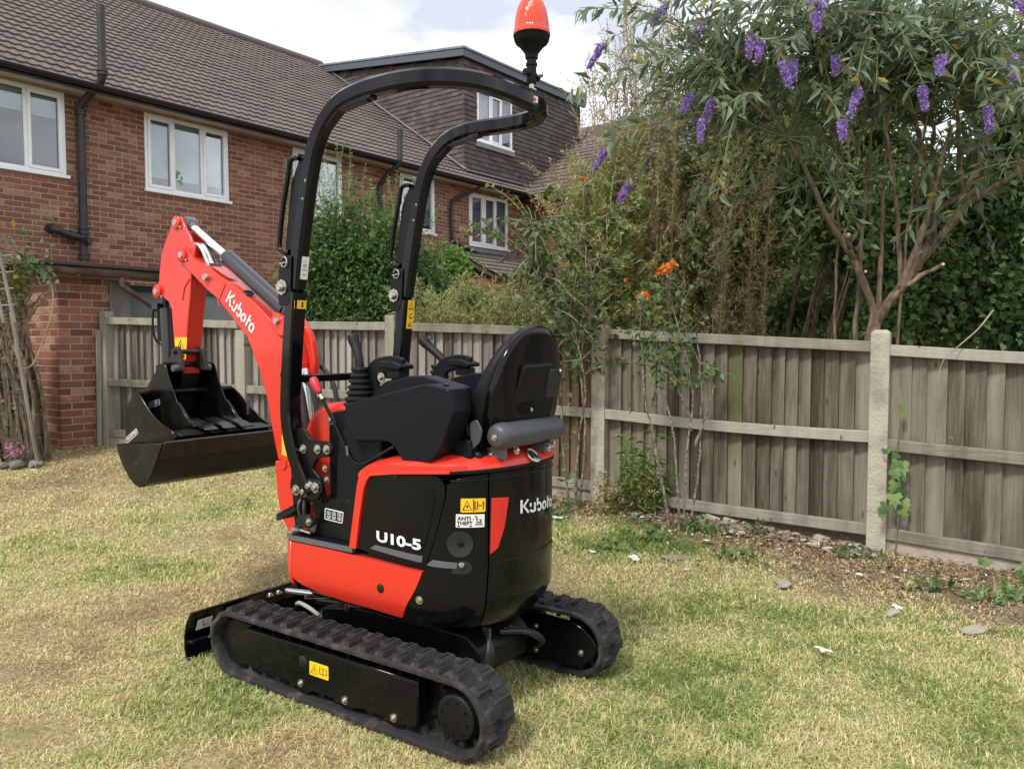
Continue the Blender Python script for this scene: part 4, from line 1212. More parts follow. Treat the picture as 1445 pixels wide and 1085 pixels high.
def along_leaves(paths, per_m, Lrange, wr, start=0.25, out=0.9, droop=0.3, jitter=0.01):
    """pairs of leaves along shoots: returns P, D, L, W"""
    Ps, Ds, Ls, Ws = [], [], [], []
    for path in paths:
        C = np_path(path, 24); seg = np.linalg.norm(np.diff(C, axis=0), axis=1).sum()
        n = max(2, int(seg * per_m))
        t = start + (1 - start) * (np.arange(n) + nr.random(n) * 0.6) / n
        idx = t * 23; i0 = np.clip(idx.astype(int), 0, 22); f = (idx - i0)[:, None]
        p = C[i0] * (1 - f) + C[i0 + 1] * f; tg = unit(C[i0 + 1] - C[i0])
        rd_ = nr.normal(size=(n, 3)); rd_ -= tg * np.sum(rd_ * tg, 1, keepdims=True); rd_ = unit(rd_)
        d = unit(rd_ * out + tg * 0.55 + np.array([0, 0, -droop]))
        l = nr.uniform(*Lrange, size=n)
        Ps.append(p + nr.normal(size=(n, 3)) * jitter); Ds.append(d); Ls.append(l); Ws.append(l * wr * nr.uniform(0.8, 1.2, n))
    return np.concatenate(Ps), np.concatenate(Ds), np.concatenate(Ls), np.concatenate(Ws)

def stems(name, paths, r0, r1, mat, parent, n=5):
    m = MB()
    for p in paths:
        C = [tuple(v) for v in np_path(p, 9)]
        m.tube(C, [r0 + (r1 - r0) * k / 8 for k in range(9)], n)
    return m.build(name, MAT[mat], parent, smooth=60, weld=False, kind='stuff')

def limb(name, pts, r0, r1, mat, parent, jit=0.012):
    C = np_path(pts, 16); C[1:-1] += nr.normal(size=(14, 3)) * jit * np.linspace(.4, 1, 14)[:, None] * 0.5
    m = MB(); m.tube([tuple(c) for c in C], [(r0 + (r1 - r0) * (k / 15) ** 0.9) * (1 + 0.10 * math.sin(k * 2.1 + r0 * 99)) for k in range(16)], 9)
    return m.build(name, MAT[mat], parent, smooth=60)

def single_leaves(name, mat, P, D, L, W, parent, n):
    """n separate leaf objects sharing a few meshes, the ones nearest the camera first; returns the rest"""
    cam_p = np.array([0, 0, 1.4]); dist = np.linalg.norm(P - cam_p, axis=1) / L
    order = np.argsort(dist); pick = order[:n]; rest = order[n:]
    meshes = []
    for k in range(4):
        V, F, r = leaf_arrays(np.zeros((1, 3)), np.array([[1.0, 0, 0]]), np.array([[0, 0, 1.0]]), np.array([1.0]), np.array([1.0]), 0.08 + 0.1 * k)
        meshes.append(np_mesh(name, V, F, mat, np.zeros(5), smooth=False))
    for i in pick:
        d = Vector(D[i]).normalized(); u = Vector((rng.gauss(0, 1), rng.gauss(0, 1), 1.2 + rng.gauss(0, 1)))
        s = d.cross(u).normalized(); nn = s.cross(d)
        M = Matrix((d, -s, nn)).transposed().to_4x4(); M.translation = Vector(P[i])
        o = inst(meshes[rng.randrange(4)], name, parent)
        o.matrix_basis = M @ Matrix.Diagonal((L[i], W[i], L[i], 1))
    return rest

# --- buddleia with purple flower spikes
bud = empty("buddleia_bush", (2.59, 5.75, 0.1), 0, "tall buddleia bush with bare forked trunk and drooping purple flower spikes behind the fence", "bush")
def rel(pts, o): return [(p[0] - o[0], p[1] - o[1], p[2] - o[2]) for p in pts]
BO = (2.59, 5.75, 0.1)
limbs = [([(2.62, 5.80, 0.1), (2.59, 5.75, 0.9), (2.59, 5.75, 1.35), (2.65, 5.78, 1.64)], 0.058, 0.046),
         ([(2.64, 5.78, 1.60), (2.55, 5.8, 1.87), (2.49, 5.82, 2.02), (2.33, 5.85, 2.28), (2.17, 5.8, 2.57), (1.91, 5.6, 2.84), (1.6, 5.45, 3.05)], 0.030, 0.009),
         ([(2.65, 5.75, 1.58), (2.75, 5.6, 1.8), (2.96, 5.5, 1.95)], 0.026, 0.013),
         ([(2.65, 5.78, 1.60), (2.94, 5.85, 1.96), (3.06, 5.9, 2.33), (3.27, 5.8, 2.5), (3.31, 5.7, 2.76), (3.38, 5.6, 3.0)], 0.036, 0.012),
         ([(2.93, 5.86, 1.93), (3.1, 5.7, 2.23), (3.19, 5.55, 2.4), (3.37, 5.3, 2.56), (3.6, 5.1, 2.75)], 0.030, 0.014),
         ([(2.98, 5.85, 2.05), (3.12, 5.95, 2.23), (3.14, 6.0, 2.58), (3.09, 5.9, 3.0)], 0.028, 0.012),
         ([(2.55, 5.9, 0.4), (2.55, 5.9, 1.44), (2.56, 5.9, 1.89), (2.57, 5.85, 2.22), (2.54, 5.7, 2.84), (2.49, 5.5, 3.22)], 0.025, 0.009),
         ([(2.67, 5.8, 1.66), (2.68, 5.8, 2.21), (2.65, 5.7, 2.84), (2.6, 5.5, 3.26)], 0.020, 0.008),
         ([(2.80, 5.75, 1.82), (2.74, 5.7, 2.36), (2.64, 5.6, 2.69), (2.45, 5.4, 3.14)], 0.019, 0.008),
         ([(3.27, 5.8, 2.48), (3.20, 5.75, 2.7), (3.10, 5.6, 2.95), (2.95, 5.4, 3.15)], 0.020, 0.009),
         ([(2.49, 5.82, 2.02), (2.40, 5.70, 2.12), (2.36, 5.62, 2.17)], 0.022, 0.018),
         ([(3.12, 5.95, 2.5), (2.98, 5.8, 2.75), (2.8, 5.6, 3.0)], 0.019, 0.008),
         ([(2.72, 5.8, 0.3), (2.80, 5.8, 1.3), (2.84, 5.75, 2.2), (2.90, 5.6, 3.1)], 0.016, 0.006), ([(2.5, 6.0, 0.3), (2.42, 5.95, 1.4), (2.40, 5.9, 2.3), (2.30, 5.7, 3.1)], 0.015, 0.006), ([(3.0, 5.9, 1.95), (2.98, 5.9, 2.5), (2.86, 5.7, 3.1)], 0.015, 0.006), ([(2.33, 5.85, 2.28), (2.35, 5.8, 2.7), (2.2, 5.6, 3.1)], 0.014, 0.006), ([(3.19, 5.55, 2.4), (3.22, 5.5, 2.8), (3.1, 5.3, 3.2)], 0.014, 0.006), ([(2.78, 5.7, 1.82), (2.9, 5.6, 2.3), (3.0, 5.5, 2.9)], 0.026, 0.012)]
for (pts, a, b) in limbs:
    limb("trunk" if a > 0.08 else "limb", rel(pts, BO), a, b, 'bark', bud)
for (x, y, z) in ((2.36, 5.61, 2.175), (2.55, 5.755, 1.93), (2.96, 5.485, 1.955), (3.3, 5.62, 2.45), (2.93, 5.77, 2.62)):
    m = MB(); m.lathe([(0.0, -0.006), (0.011, -0.006), (0.011, 0.003), (0.0, 0.004)], (x - BO[0], y - BO[1], z - BO[2]), (-0.35, -0.9, 0.15), 10)
    m.build("cut_stub", MAT['cut_wood'], bud)
flow = [(1.53, 5.2, 3.32), (1.59, 5.2, 3.29), (1.73, 5.1, 3.11), (1.84, 4.9, 3.36), (1.88, 5.0, 3.5), (2.01, 4.9, 2.71), (2.08, 4.9, 2.88), (2.45, 4.8, 2.87), (2.49, 4.7, 3.03), (2.9, 4.9, 2.78), (2.98, 4.8, 3.05), (1.15, 5.3, 2.99), (1.28, 5.25, 2.93), (1.22, 5.2, 2.79), (0.78, 5.6, 2.46), (0.64, 5.8, 2.75), (0.61, 5.9, 3.51), (1.23, 5.4, 3.46), (3.07, 4.9, 3.46), (1.01, 5.6, 3.68), (2.08, 5.2, 3.2), (1.81, 5.2, 3.17)]
tips = [((1.6, 5.45, 3.05)), (1.91, 5.6, 2.84), (2.49, 5.5, 3.22), (2.6, 5.5, 3.26), (2.45, 5.4, 3.14), (3.38, 5.6, 3.0), (3.6, 5.1, 2.75), (2.95, 5.4, 3.15), (3.09, 5.9, 3.0), (2.8, 5.6, 3.0)]
shoots = []; fdir = []
for f in flow:
    s = min(tips, key=lambda t: (Vector(t) - Vector(f)).length + (1.0 if t[2] > f[2] + 0.5 else 0))
    S = Vector(s); Fv = Vector(f) + Vector((0, 0, 0.07)); mid = (S + Fv) / 2 + Vector((0, 0, 0.20 + 0.15 * (S - Fv).length))
    p = [tuple(S), tuple(S.lerp(mid, 0.5) + Vector((0, 0, 0.05))), tuple(mid), tuple(Fv)]
    shoots.append(p)
    hang = 0.35 if f in ((2.49, 4.7, 3.03), (1.88, 5.0, 3.5)) else 1.0
    dd = (Fv - mid).normalized(); fdir.append((dd * 0.7 + Vector((rng.uniform(-.45, .3), -0.15, -0.75 * hang))).normalized())
extra = []
for k in range(280):
    s = Vector(tips[k % len(tips)])
    ang = rng.uniform(0, 2 * math.pi); l = rng.uniform(0.4, 1.15)
    if k % 3 == 0: ang = rng.uniform(2.6, 4.2)          # more of them arch left and towards the lawn
    e = s + Vector((math.cos(ang) * l * 1.15, math.sin(ang) * l * 0.75, rng.uniform(-0.15, 0.75)))
    if e.z < 2.65: e.z = 2.65 + rng.random() * 0.3
    mid = (s + e) / 2 + Vector((0, 0, rng.uniform(0.1, 0.35)))
    extra.append([tuple(s), tuple(mid), tuple(e)])
for k in range(48):          # drooping side shoots lower down
    s = Vector(rng.choice([(2.17, 5.8, 2.57), (1.91, 5.6, 2.84), (1.6, 5.45, 3.05), (3.31, 5.7, 2.76), (3.4, 5.2, 2.6), (3.1, 5.9, 2.8), (2.5, 5.6, 2.9)]))
    e = s + Vector((rng.uniform(-0.75, 0.5), rng.uniform(-0.3, 0.6), rng.uniform(-0.75, -0.05)))
    extra.append([tuple(s), tuple((s + e) / 2 + Vector((0, 0, 0.18))), tuple(e)])
for k in range(60):          # upper storey and far side
    s = Vector((rng.uniform(1.6, 3.6), rng.uniform(5.2, 6.4), 3.1))
    e = s + Vector((rng.uniform(-0.7, 0.7), rng.uniform(-0.5, 0.5), rng.uniform(0.3, 1.1)))
    extra.append([tuple(s), tuple((s + e) / 2 + Vector((0, 0, 0.12))), tuple(e)])
stems("shoots", [rel(p, BO) for p in shoots + extra], 0.006, 0.002, 'green_stem', bud)
P_, D_, L_, W_ = along_leaves(shoots + extra, 31, (0.06, 0.15), 0.27, start=0.15, droop=0.18)
P_ = P_ - np.array(BO)
rest = single_leaves("leaf", MAT['buddleia'], P_ + np.array(BO), D_, L_, W_, None, 0)
def local_singles(P, D, L, W, org, n, mat, parent):
    cam_p = np.array([0, 0, 1.4]) - np.array(org)
    order = np.argsort(np.linalg.norm(P - cam_p, axis=1) / L)
    # only those that fall inside the picture
    wp = P + np.array(org); vis = (np.abs(wp[:, 0] / wp[:, 1]) < 0.63) & ((wp[:, 2] - 1.4) / wp[:, 1] < 0.42)
    order = np.concatenate([order[vis[order]], order[~vis[order]]])
    pick, rest_ = order[:n], order[n:]
    meshes = []
    for k in range(4):
        V, F, r = leaf_arrays(np.zeros((1, 3)), np.array([[1.0, 0, 0]]), np.array([[0, 0, 1.0]]), np.array([1.0]), np.array([1.0]), 0.08 + 0.1 * k)
        meshes.append(np_mesh("leaf", V, F, mat, np.zeros(5), smooth=False))
    for i in pick:
        d = Vector(D[i]).normalized(); u = Vector((rng.gauss(0, 1), rng.gauss(0, 1), 1.2 + rng.gauss(0, 1)))
        s = d.cross(u).normalized(); nn = s.cross(d)
        M = Matrix((d, -s, nn)).transposed().to_4x4(); M.translation = Vector(P[i])
        o = inst(meshes[rng.randrange(4)], "leaf", parent)
        o.matrix_basis = M @ Matrix.Diagonal((L[i], W[i], L[i], 1))
    return rest_
rest = local_singles(P_, D_, L_, W_, BO, 290, MAT['buddleia'], bud)
leaf_cloud("foliage", MAT['buddleia'], P_[rest], D_[rest], L_[rest], W_[rest], bud)

def flower_spike(org, d, ln, r, parent, mat):
    """a tapering spike of many small florets"""
    n = 260; t = nr.random(n); ang = nr.random(n) * 2 * np.pi
    d = np.array(d); a = unit(np.cross(d, [0.3, 1, 0.2])); b = np.cross(d, a)
    bend = np.array([0, 0, -1.0]) * (t ** 2)[:, None] * ln * 0.12
    rr = r * (1 - 0.72 * t) * (0.55 + 0.45 * np.minimum(1, t * 6))
    rad = a * np.cos(ang)[:, None] + b * np.sin(ang)[:, None]
    p = np.array(org) + d * (t * ln)[:, None] + rad * (rr * 0.62)[:, None] + bend
    dr = unit(rad + nr.normal(size=(n, 3)) * 0.5 + d * 0.3)
    l = 0.014 + 0.010 * nr.random(n)
    V, F, q = leaf_arrays(p, dr, unit(nr.normal(size=(n, 3))), l, l * 0.95, 0.2)
    core = MB(); C = [tuple(np.array(org) + d * (k / 6 * ln) + np.array([0, 0, -1]) * (k / 6) ** 2 * ln * 0.12) for k in range(7)]
    core.tube(C, [r * 0.62 * (1 - 0.75 * k / 6) for k in range(7)], 7)
    nb = len(V); V2 = np.concatenate([V, np.array(core.v)]); tri = []
    for f in core.f:
        for k in range(1, len(f) - 1): tri.append((f[0] + nb, f[k] + nb, f[k + 1] + nb))
    F2 = np.concatenate([F, np.array(tri)])
    q2 = np.concatenate([q, np.full(len(core.v), 0.25)])
    o = bpy.data.objects.new("flower_spike", np_mesh("flower_spike", V2, F2, mat, q2, smooth=False))
    link(o, parent)
for f, d in zip(flow, fdir):
    ln = rng.uniform(0.12, 0.19); o_ = Vector(f) - Vector(BO) - d * ln * 0.5
    flower_spike(tuple(o_), tuple(d), ln, rng.uniform(0.026, 0.034), bud, MAT['purple'])

# --- ragged dry feathery shrub behind the fence (tan)
def spray_shrub(name, label, org, stems_list, mat, leaf_mat_, per_m, lr, wr, twigs=5, twig_len=(0.15, 0.4), r0=0.012, cat="shrub", bare=0.25, up=0.6, kindleaf='foliage', start=0.1, droop=0.0):
    e = empty(name, org, 0, label, cat)
    paths = [rel(p, org) for p in stems_list]; side = []
    for p in paths:
        C = np_path(p, 14)
        for k in range(twigs):
            t = bare + (1 - bare) * (k + rng.random()) / twigs
            i = min(12, int(t * 13)); b = C[i]; tg = unit(C[i + 1] - C[i])
            d = unit(nr.normal(size=3) + tg * 0.5 + np.array([0, 0, up])); l = rng.uniform(*twig_len)
            side.append([tuple(b), tuple(b + d * l * 0.5 + nr.normal(size=3) * 0.015), tuple(b + d * l + np.array([0, 0, 0.06 * l]))])
    stems("stems", paths, r0, r0 * 0.25, mat, e)
    stems("twigs", side, r0 * 0.3, r0 * 0.12, mat, e, n=3)
    P, D, L, W = along_leaves(side + [p for p in paths], per_m, lr, wr, start=start, out=0.6, droop=droop)
    leaf_cloud(kindleaf, MAT[leaf_mat_], P, D, L, W, e)
    return e
tan_st = []
for k in range(70):
    x = rng.uniform(0.68, 2.15); y = rng.uniform(6.7, 7.5)
    top = (3.1 + 1.2 * math.exp(-((x - 1.15) / 0.6) ** 2) + rng.uniform(-0.6, 0.3)) if k % 3 == 0 else rng.uniform(2.0, 3.1)
    lean_ = (x - 1.45) * 0.12 + rng.uniform(-0.12, 0.12)
    if x < 1.1: lean_ -= 0.12
    tan_st.append([(x, y, 0.25), (x + lean_ * 0.3, y, 0.25 + top * 0.4), (x + lean_ * 0.9, y + rng.uniform(-.1, .1), 0.25 + top * 0.75), (x + lean_ * 1.6, y + rng.uniform(-.15, .15), top)])
spray_shrub("dry_shrub", "tall half dead feathery shrub with tan sprays and bare stems behind the fence", (1.4, 7.1, 0.25), tan_st, 'twig', 'tan', 150, (0.026, 0.062), 0.22, twigs=30, twig_len=(0.14, 0.42), r0=0.010, bare=0.12, up=0.9)
ts2 = []
for k in range(42):
    x = rng.uniform(0.52, 1.15); y = rng.uniform(6.7, 7.1)
    ts2.append([(x + 0.25, y, 0.25), (x + 0.1, y, 1.2), (x, y, 2.0), (x - rng.uniform(-.05, .12), y, rng.uniform(2.2, min(3.6, 2.75 + 1.5 * (x - 0.5))))])
spray_shrub("olive_shrub", "olive tan wispy shrub filling the gap left of the dry stems", (0.8, 6.9, 0.25), ts2, 'twig', 'tan_green', 160, (0.028, 0.066), 0.26, twigs=32, twig_len=(0.15, 0.38), r0=0.009, bare=0.3, up=0.7)
tw = []
for k in range(20):
    x = rng.uniform(0.62, 1.5); y = rng.uniform(6.9, 7.4); t_ = rng.uniform(3.7, 4.55) - 0.5 * max(0, 0.75 - x) / 0.2
    tw.append([(x + 0.1, y, 0.25), (x + 0.08, y, 1.6), (x, y, 2.7), (x - rng.uniform(0.02, .22), y, t_)])
spray_shrub("wispy_shrub", "pale wispy twigs rising to the sky just right of the orange beacon", (1.0, 7.1, 0.25), tw, 'twig', 'pale_spray', 70, (0.022, 0.05), 0.22, twigs=26, twig_len=(0.15, 0.45), r0=0.008, bare=0.45, up=1.4)
ts3 = []
for k in range(40):
    x = rng.uniform(-0.95, 0.25); y = rng.uniform(7.4, 7.9)
    ts3.append([(x, y, 0.35), (x + 0.05, y, 1.1), (x + rng.uniform(-.15, .15), y, 1.5), (x + rng.uniform(-.3, .3), y, rng.uniform(1.6, 2.1))])
spray_shrub("feathery_bush", "low feathery olive bush with dead tan tips over the fence behind the seat", (-0.4, 7.6, 0.35), ts3, 'twig', 'tan_green', 150, (0.02, 0.05), 0.22, twigs=20, twig_len=(0.12, 0.34), r0=0.008, bare=0.45, up=0.35)

# --- the leafy hedge plant behind the fence, left
def blob_bush(name, label, org, lobes, leaf, n, lr, wr, cat="bush", stem_mat='bark_grey', core=None, tips_=None, nst=14, hollow=0.55, kind='stuff', group=None):
    e = empty(name, org, 0, label, cat, group)
    o = np.array(org); Ps = []; Ds = []
    tot = sum(l[3] * l[4] * l[5] for l in lobes)
    st = []
    for (x, y, z, rx, ry, rz) in lobes:
        k = int(n * rx * ry * rz / tot) + 30
        d = unit(nr.normal(size=(k, 3))); rr = hollow + (1 - hollow) * nr.random(k) ** 0.7
        rr *= 0.78 + 0.44 * vnoise(d[:, 0] * 3 + x * 5, d[:, 2] * 3 + d[:, 1] * 2 + z * 3, 4)
        p = np.array([x, y, z]) + d * rr[:, None] * np.array([rx, ry, rz])
        # cluster: pull leaves to twig ends
        c = nr.integers(0, max(6, k // 14), k); cen = p[nr.integers(0, k, max(6, k // 14) )]
        p = p * 0.45 + cen[c] * 0.55 + nr.normal(size=(k, 3)) * 0.035
        Ps.append(p); Ds.append(unit(d * 0.7 + nr.normal(size=(k, 3)) * 0.7 + np.array([0, 0, -0.15])))
        for q in range(max(2, nst // len(lobes))):
            dd = unit(nr.normal(size=3)); dd[2] = abs(dd[2]) * 0.7
            end = np.array([x, y, z]) + dd * np.array([rx, ry, rz]) * 0.85
            st.append([tuple(np.array([x * 0.5 + o[0] * 0.5, y, o[2]]) - o), tuple((np.array([x, y, z - rz * 0.4])) - o), tuple(end - o)])
    P = np.concatenate(Ps) - o; D = np.concatenate(Ds); L = nr.uniform(*lr, size=len(P)); W = L * wr * nr.uniform(0.8, 1.2, len(P))
    stems("branches", st, 0.018, 0.004, stem_mat, e)
    leaf_cloud("foliage", MAT[leaf], P, D, L, W, e, kind=kind)
    if tips_:
        pth = [rel(p, org) for p in tips_[0]]
        stems("new_shoots", pth, 0.005, 0.002, 'green_stem', e, 4)
        a = along_leaves(pth, tips_[1], tips_[2], 0.42, start=0.05)
        leaf_cloud("young_leaves", MAT[tips_[3]], *a, parent=e)
    return e
tips1 = []
for k in range(42):
    x = rng.uniform(-2.5, -0.85); y = rng.uniform(8.7, 9.2); hgt = 2.85 + 0.45 * math.exp(-((x + 1.95) / 0.5) ** 2)
    tips1.append([(x, y, hgt - 0.5), (x + rng.uniform(-.05, .05), y, hgt - 0.1), (x + rng.uniform(-.1, .1), y, hgt + rng.uniform(0.0, 0.42))])
blob_bush("hedge_bush", "big leafy green bush with pale upright new shoots against the brick house", (-1.6, 9.0, 0.4),
          [(-1.95, 9.0, 2.35, 0.62, 0.5, 0.95), (-1.4, 9.0, 2.25, 0.6, 0.5, 0.85), (-1.0, 9.0, 1.85, 0.48, 0.45, 0.85), (-2.3, 9.0, 1.75, 0.5, 0.5, 0.9), (-1.7, 8.9, 1.5, 0.95, 0.5, 0.75), (-1.85, 8.95, 1.9, 0.7, 0.4, 0.7)], 'hedge', 42000, (0.04, 0.08), 0.52, hollow=0.4,
          tips_=(tips1, 55, (0.03, 0.055), 'hedge_tip'))
blob_bush("lime_bush", "bright lime green bush in front of the lean-to roof", (-0.65, 9.6, 0.4),
          [(-0.72, 9.6, 2.2, 0.3, 0.3, 0.5), (-0.5, 9.6, 1.85, 0.45, 0.3, 0.35), (-0.15, 9.6, 1.8, 0.3, 0.3, 0.25)], 'lime', 4200, (0.05, 0.09), 0.5)

# --- trees and shrubs behind the right half of the fence
blob_bush("dark_tree", "dark loose tree with gaps of sky left of the buddleia trunk", (1.95, 7.2, 0.3),
          [(1.75, 7.1, 2.9, 0.55, 0.45, 0.55), (2.35, 7.3, 3.1, 0.6, 0.5, 0.55), (1.6, 7.0, 2.15, 0.45, 0.4, 0.5), (2.2, 7.2, 2.3, 0.6, 0.4, 0.55), (2.9, 7.4, 2.7, 0.6, 0.5, 0.7), (3.2, 7.5, 3.5, 0.7, 0.5, 0.6), (1.9, 7.2, 3.6, 0.6, 0.5, 0.5), (3.3, 7.7, 2.3, 0.5, 0.4, 0.6), (2.5, 7.6, 3.6, 0.8, 0.5, 0.6), (3.4, 7.6, 2.95, 0.6, 0.4, 0.5), (2.9, 7.6, 3.2, 0.5, 0.4, 0.5), (3.25, 7.3, 2.8, 0.45, 0.3, 0.4), (3.6, 7.4, 3.1, 0.4, 0.3, 0.4)],
          'dark_leaf', 31000, (0.06, 0.115), 0.38, stem_mat='bark', nst=30, hollow=0.2, cat="tree")
blob_bush("ivy_thicket", "thick wall of dark glossy ivy leaves over the fence at the right edge", (3.6, 6.6, 0.2),
          [(3.75, 6.7, 1.9, 0.75, 0.45, 0.75), (3.2, 6.7, 1.6, 0.42, 0.35, 0.42), (4.1, 6.6, 2.6, 0.7, 0.45, 0.7), (3.55, 6.9, 2.5, 0.55, 0.4, 0.6), (4.3, 6.3, 1.6, 0.7, 0.45, 0.7), (3.3, 6.9, 2.05, 0.4, 0.3, 0.4), (4.3, 6.6, 3.4, 0.8, 0.5, 0.7)],
          'ivy', 30000, (0.045, 0.09), 0.75, stem_mat='bark', nst=26, hollow=0.35, cat="thicket")
blob_bush("garden_shrub", "mid green shrubbery filling the gap behind the buddleia trunk just above the fence", (3.4, 8.7, 0.3), [(2.4, 8.7, 1.5, 0.6, 0.4, 0.65), (3.1, 8.7, 1.75, 0.7, 0.4, 0.75), (3.9, 8.6, 1.9, 0.8, 0.4, 0.9), (4.8, 8.5, 2.0, 0.8, 0.4, 1.0), (3.7, 8.8, 2.7, 0.8, 0.4, 0.7), (1.8, 8.6, 1.4, 0.5, 0.4, 0.5), (3.2, 7.9, 1.25, 1.6, 0.3, 0.5)], 'far_leaf', 17000, (0.07, 0.12), 0.45, cat="shrub", nst=24, hollow=0.2)
far = [("far_tree", "pale green tree far behind the fence seen through the gap under the buddleia", (4.2, 12.5, 0.5), [(3.6, 12.5, 2.0, 0.9, 0.7, 1.1), (4.6, 12.6, 2.4, 1.0, 0.7, 1.3), (5.6, 12.5, 2.2, 1.0, 0.7, 1.3), (3.0, 12.3, 1.4, 0.9, 0.6, 0.8), (4.4, 12.8, 3.6, 1.3, 0.7, 0.9)]),
       ("far_tree", "dim green tree far behind the ivy wall near the right edge", (8.2, 14.5, 0.5), [(7.2, 14.0, 2.5, 1.4, 1.0, 1.9), (8.6, 14.5, 3.3, 1.5, 1.0, 2.2), (10.2, 14.5, 2.9, 1.5, 1.0, 2.4)])]
for (n_, lb, og, lo) in far:
    blob_bush(n_, lb, og, lo, 'far_leaf', 15000, (0.10, 0.19), 0.5, cat="tree", nst=12, hollow=0.15, group="trees beyond the gardens")

# --- rose climbing beside the post, arching to the left
rose_paths = []
base = (0.46, 6.05, gz(0.46, 6.05))
trunks = [[(0.49, 6.08, 0.17), (0.52, 6.05, 0.79), (0.57, 6.0, 1.01), (0.49, 5.95, 1.44), (0.40, 5.95, 1.72), (0.22, 5.9, 1.95), (0.02, 5.9, 2.15)],
          [(0.44, 6.10, 0.17), (0.37, 6.08, 1.0), (0.46, 6.02, 1.40), (0.53, 5.95, 1.60), (0.56, 5.95, 1.70), (0.40, 5.9, 1.66), (0.10, 5.9, 1.75), (-0.15, 5.95, 1.85)],
          [(0.52, 6.08, 0.17), (0.56, 6.05, 0.6), (0.52, 6.0, 1.3), (0.6, 6.0, 1.9), (0.72, 6.0, 2.3), (0.74, 6.05, 2.5)],
          [(0.47, 6.05, 1.35), (0.30, 5.98, 1.65), (0.22, 5.95, 2.0), (0.15, 5.95, 2.3)],
          [(0.50, 6.0, 1.4), (0.62, 6.0, 1.75), (0.55, 6.0, 2.15), (0.48, 6.0, 2.4)]]
rose = empty("climbing_rose", base, 0, "climbing rose with twisted bare stems left of the concrete post by the seat", "rose")
for t in trunks: limb("stem", rel(t, base), 0.011, 0.004, 'bark_grey', rose, 0.02)
sub = []
for k in range(150):
    t = trunks[rng.choice([0, 1, 2, 3, 3, 4, 0])]; C = np_path(t, 20); i = rng.randint(9, 19); b = C[i]
    d = unit(nr.normal(size=3) * np.array([1, 0.6, 0.8]) + np.array([-0.25, 0, 0.35])); l = rng.uniform(0.15, 0.5)
    sub.append([tuple(b), tuple(b + d * l * 0.5 + np.array([0, 0, 0.04])), tuple(b + d * l)])
stems("shoots", [rel(p, base) for p in sub], 0.005, 0.002, 'twig', rose, 4)
P_, D_, L_, W_ = along_leaves([rel(p, base) for p in sub], 34, (0.04, 0.075), 0.62, start=0.1, droop=0.2)
rest = local_singles(P_, D_, L_, W_, base, 220, MAT['rose_leaf'], rose)
leaf_cloud("foliage", MAT['rose_leaf'], P_[rest], D_[rest], L_[rest], W_[rest], rose)
# ivy at its foot and up the fence
ivp = np.array([(0.43 + rng.gauss(0, .05), 6.02 + rng.gauss(0, .02), z) for z in np.linspace(0.2, 1.5, 46)])
leaf_cloud("creeper_leaves", MAT['rose_leaf'], ivp - np.array(base), unit(nr.normal(size=(46, 3)) + np.array([0, -0.6, -0.3])), nr.uniform(.04, .07, 46), nr.uniform(.035, .06, 46), rose)

# --- orange rose bush with knobbly stems in front of the fence
b2 = (1.12, 5.52, gz(1.12, 5.52))
orose = empty("orange_rose", b2, 0, "orange flowered rose bush with knobbly grey stems in front of the fence boards", "rose")
trunks = [[(1.11, 5.53, 0.08), (1.03, 5.55, 0.59), (0.93, 5.55, 1.04), (0.91, 5.6, 1.44), (0.90, 5.6, 1.70)],
          [(1.13, 5.55, 0.08), (1.07, 5.55, 0.35), (1.00, 5.55, 0.66), (0.97, 5.56, 0.9)],
          [(1.20, 5.5, 0.08), (1.22, 5.5, 0.65), (1.27, 5.55, 1.04), (1.19, 5.6, 1.44), (1.08, 5.6, 1.90)],
          [(1.24, 5.52, 0.08), (1.30, 5.52, 0.5), (1.33, 5.55, 0.95), (1.30, 5.6, 1.5)],
          [(1.17, 5.5, 0.08), (1.15, 5.5, 0.5), (1.12, 5.52, 0.8), (1.05, 5.56, 1.15), (1.00, 5.6, 1.5)],
          [(1.28, 5.52, 0.7), (1.36, 5.5, 0.95), (1.41, 5.5, 1.12)], [(1.25, 5.54, 0.9), (1.16, 5.5, 1.08), (1.12, 5.5, 1.2)]]
kn = MB()
for t in trunks:
    limb("stem", rel(t, b2), 0.0095, 0.0045, 'bark_grey', orose, 0.012)
    C = np_path(rel(t, b2), 60)
    for c in C[: 34]:
        if rng.random() < 0.8: kn.blob(tuple(c + nr.normal(size=3) * 0.007), (0.005, 0.005, 0.005), 5, 3)
kn.build("bud_knobs", MAT['twig'], orose, weld=False, kind='stuff')
sub = []
for k in range(46):
    t = trunks[rng.choice([0, 2, 3, 4])]; C = np_path(t, 20); i = rng.randint(14, 19); b = C[i]
    d = unit(nr.normal(size=3) * np.array([1, 0.6, 0.8]) + np.array([0, -0.1, 0.25])); l = rng.uniform(0.10, 0.30)
    sub.append([tuple(b), tuple(b + d * l * 0.5), tuple(b + d * l)])
stems("shoots", [rel(p, b2) for p in sub], 0.004, 0.002, 'green_stem', orose, 4)
P_, D_, L_, W_ = along_leaves([rel(p, b2) for p in sub], 42, (0.04, 0.07), 0.62, start=0.1, droop=0.3)
rest = local_singles(P_, D_, L_, W_, b2, 160, MAT['rose_leaf'], orose)
leaf_cloud("foliage", MAT['rose_leaf'], P_[rest], D_[rest], L_[rest], W_[rest], orose)
def rose_bloom(c, r, parent):
    n = 22; d = unit(nr.normal(size=(n, 3)) + np.array([0, -0.5, 0.5]))
    V, F, q = leaf_arrays(np.array(c) + d * r * 0.15, d, unit(nr.normal(size=(n, 3))), np.full(n, r) * nr.uniform(.7, 1.1, n), np.full(n, r * 0.9), 0.35)
    link(bpy.data.objects.new("bloom", np_mesh("bloom", V, F, MAT['rose_petal'], q, smooth=False)), parent)
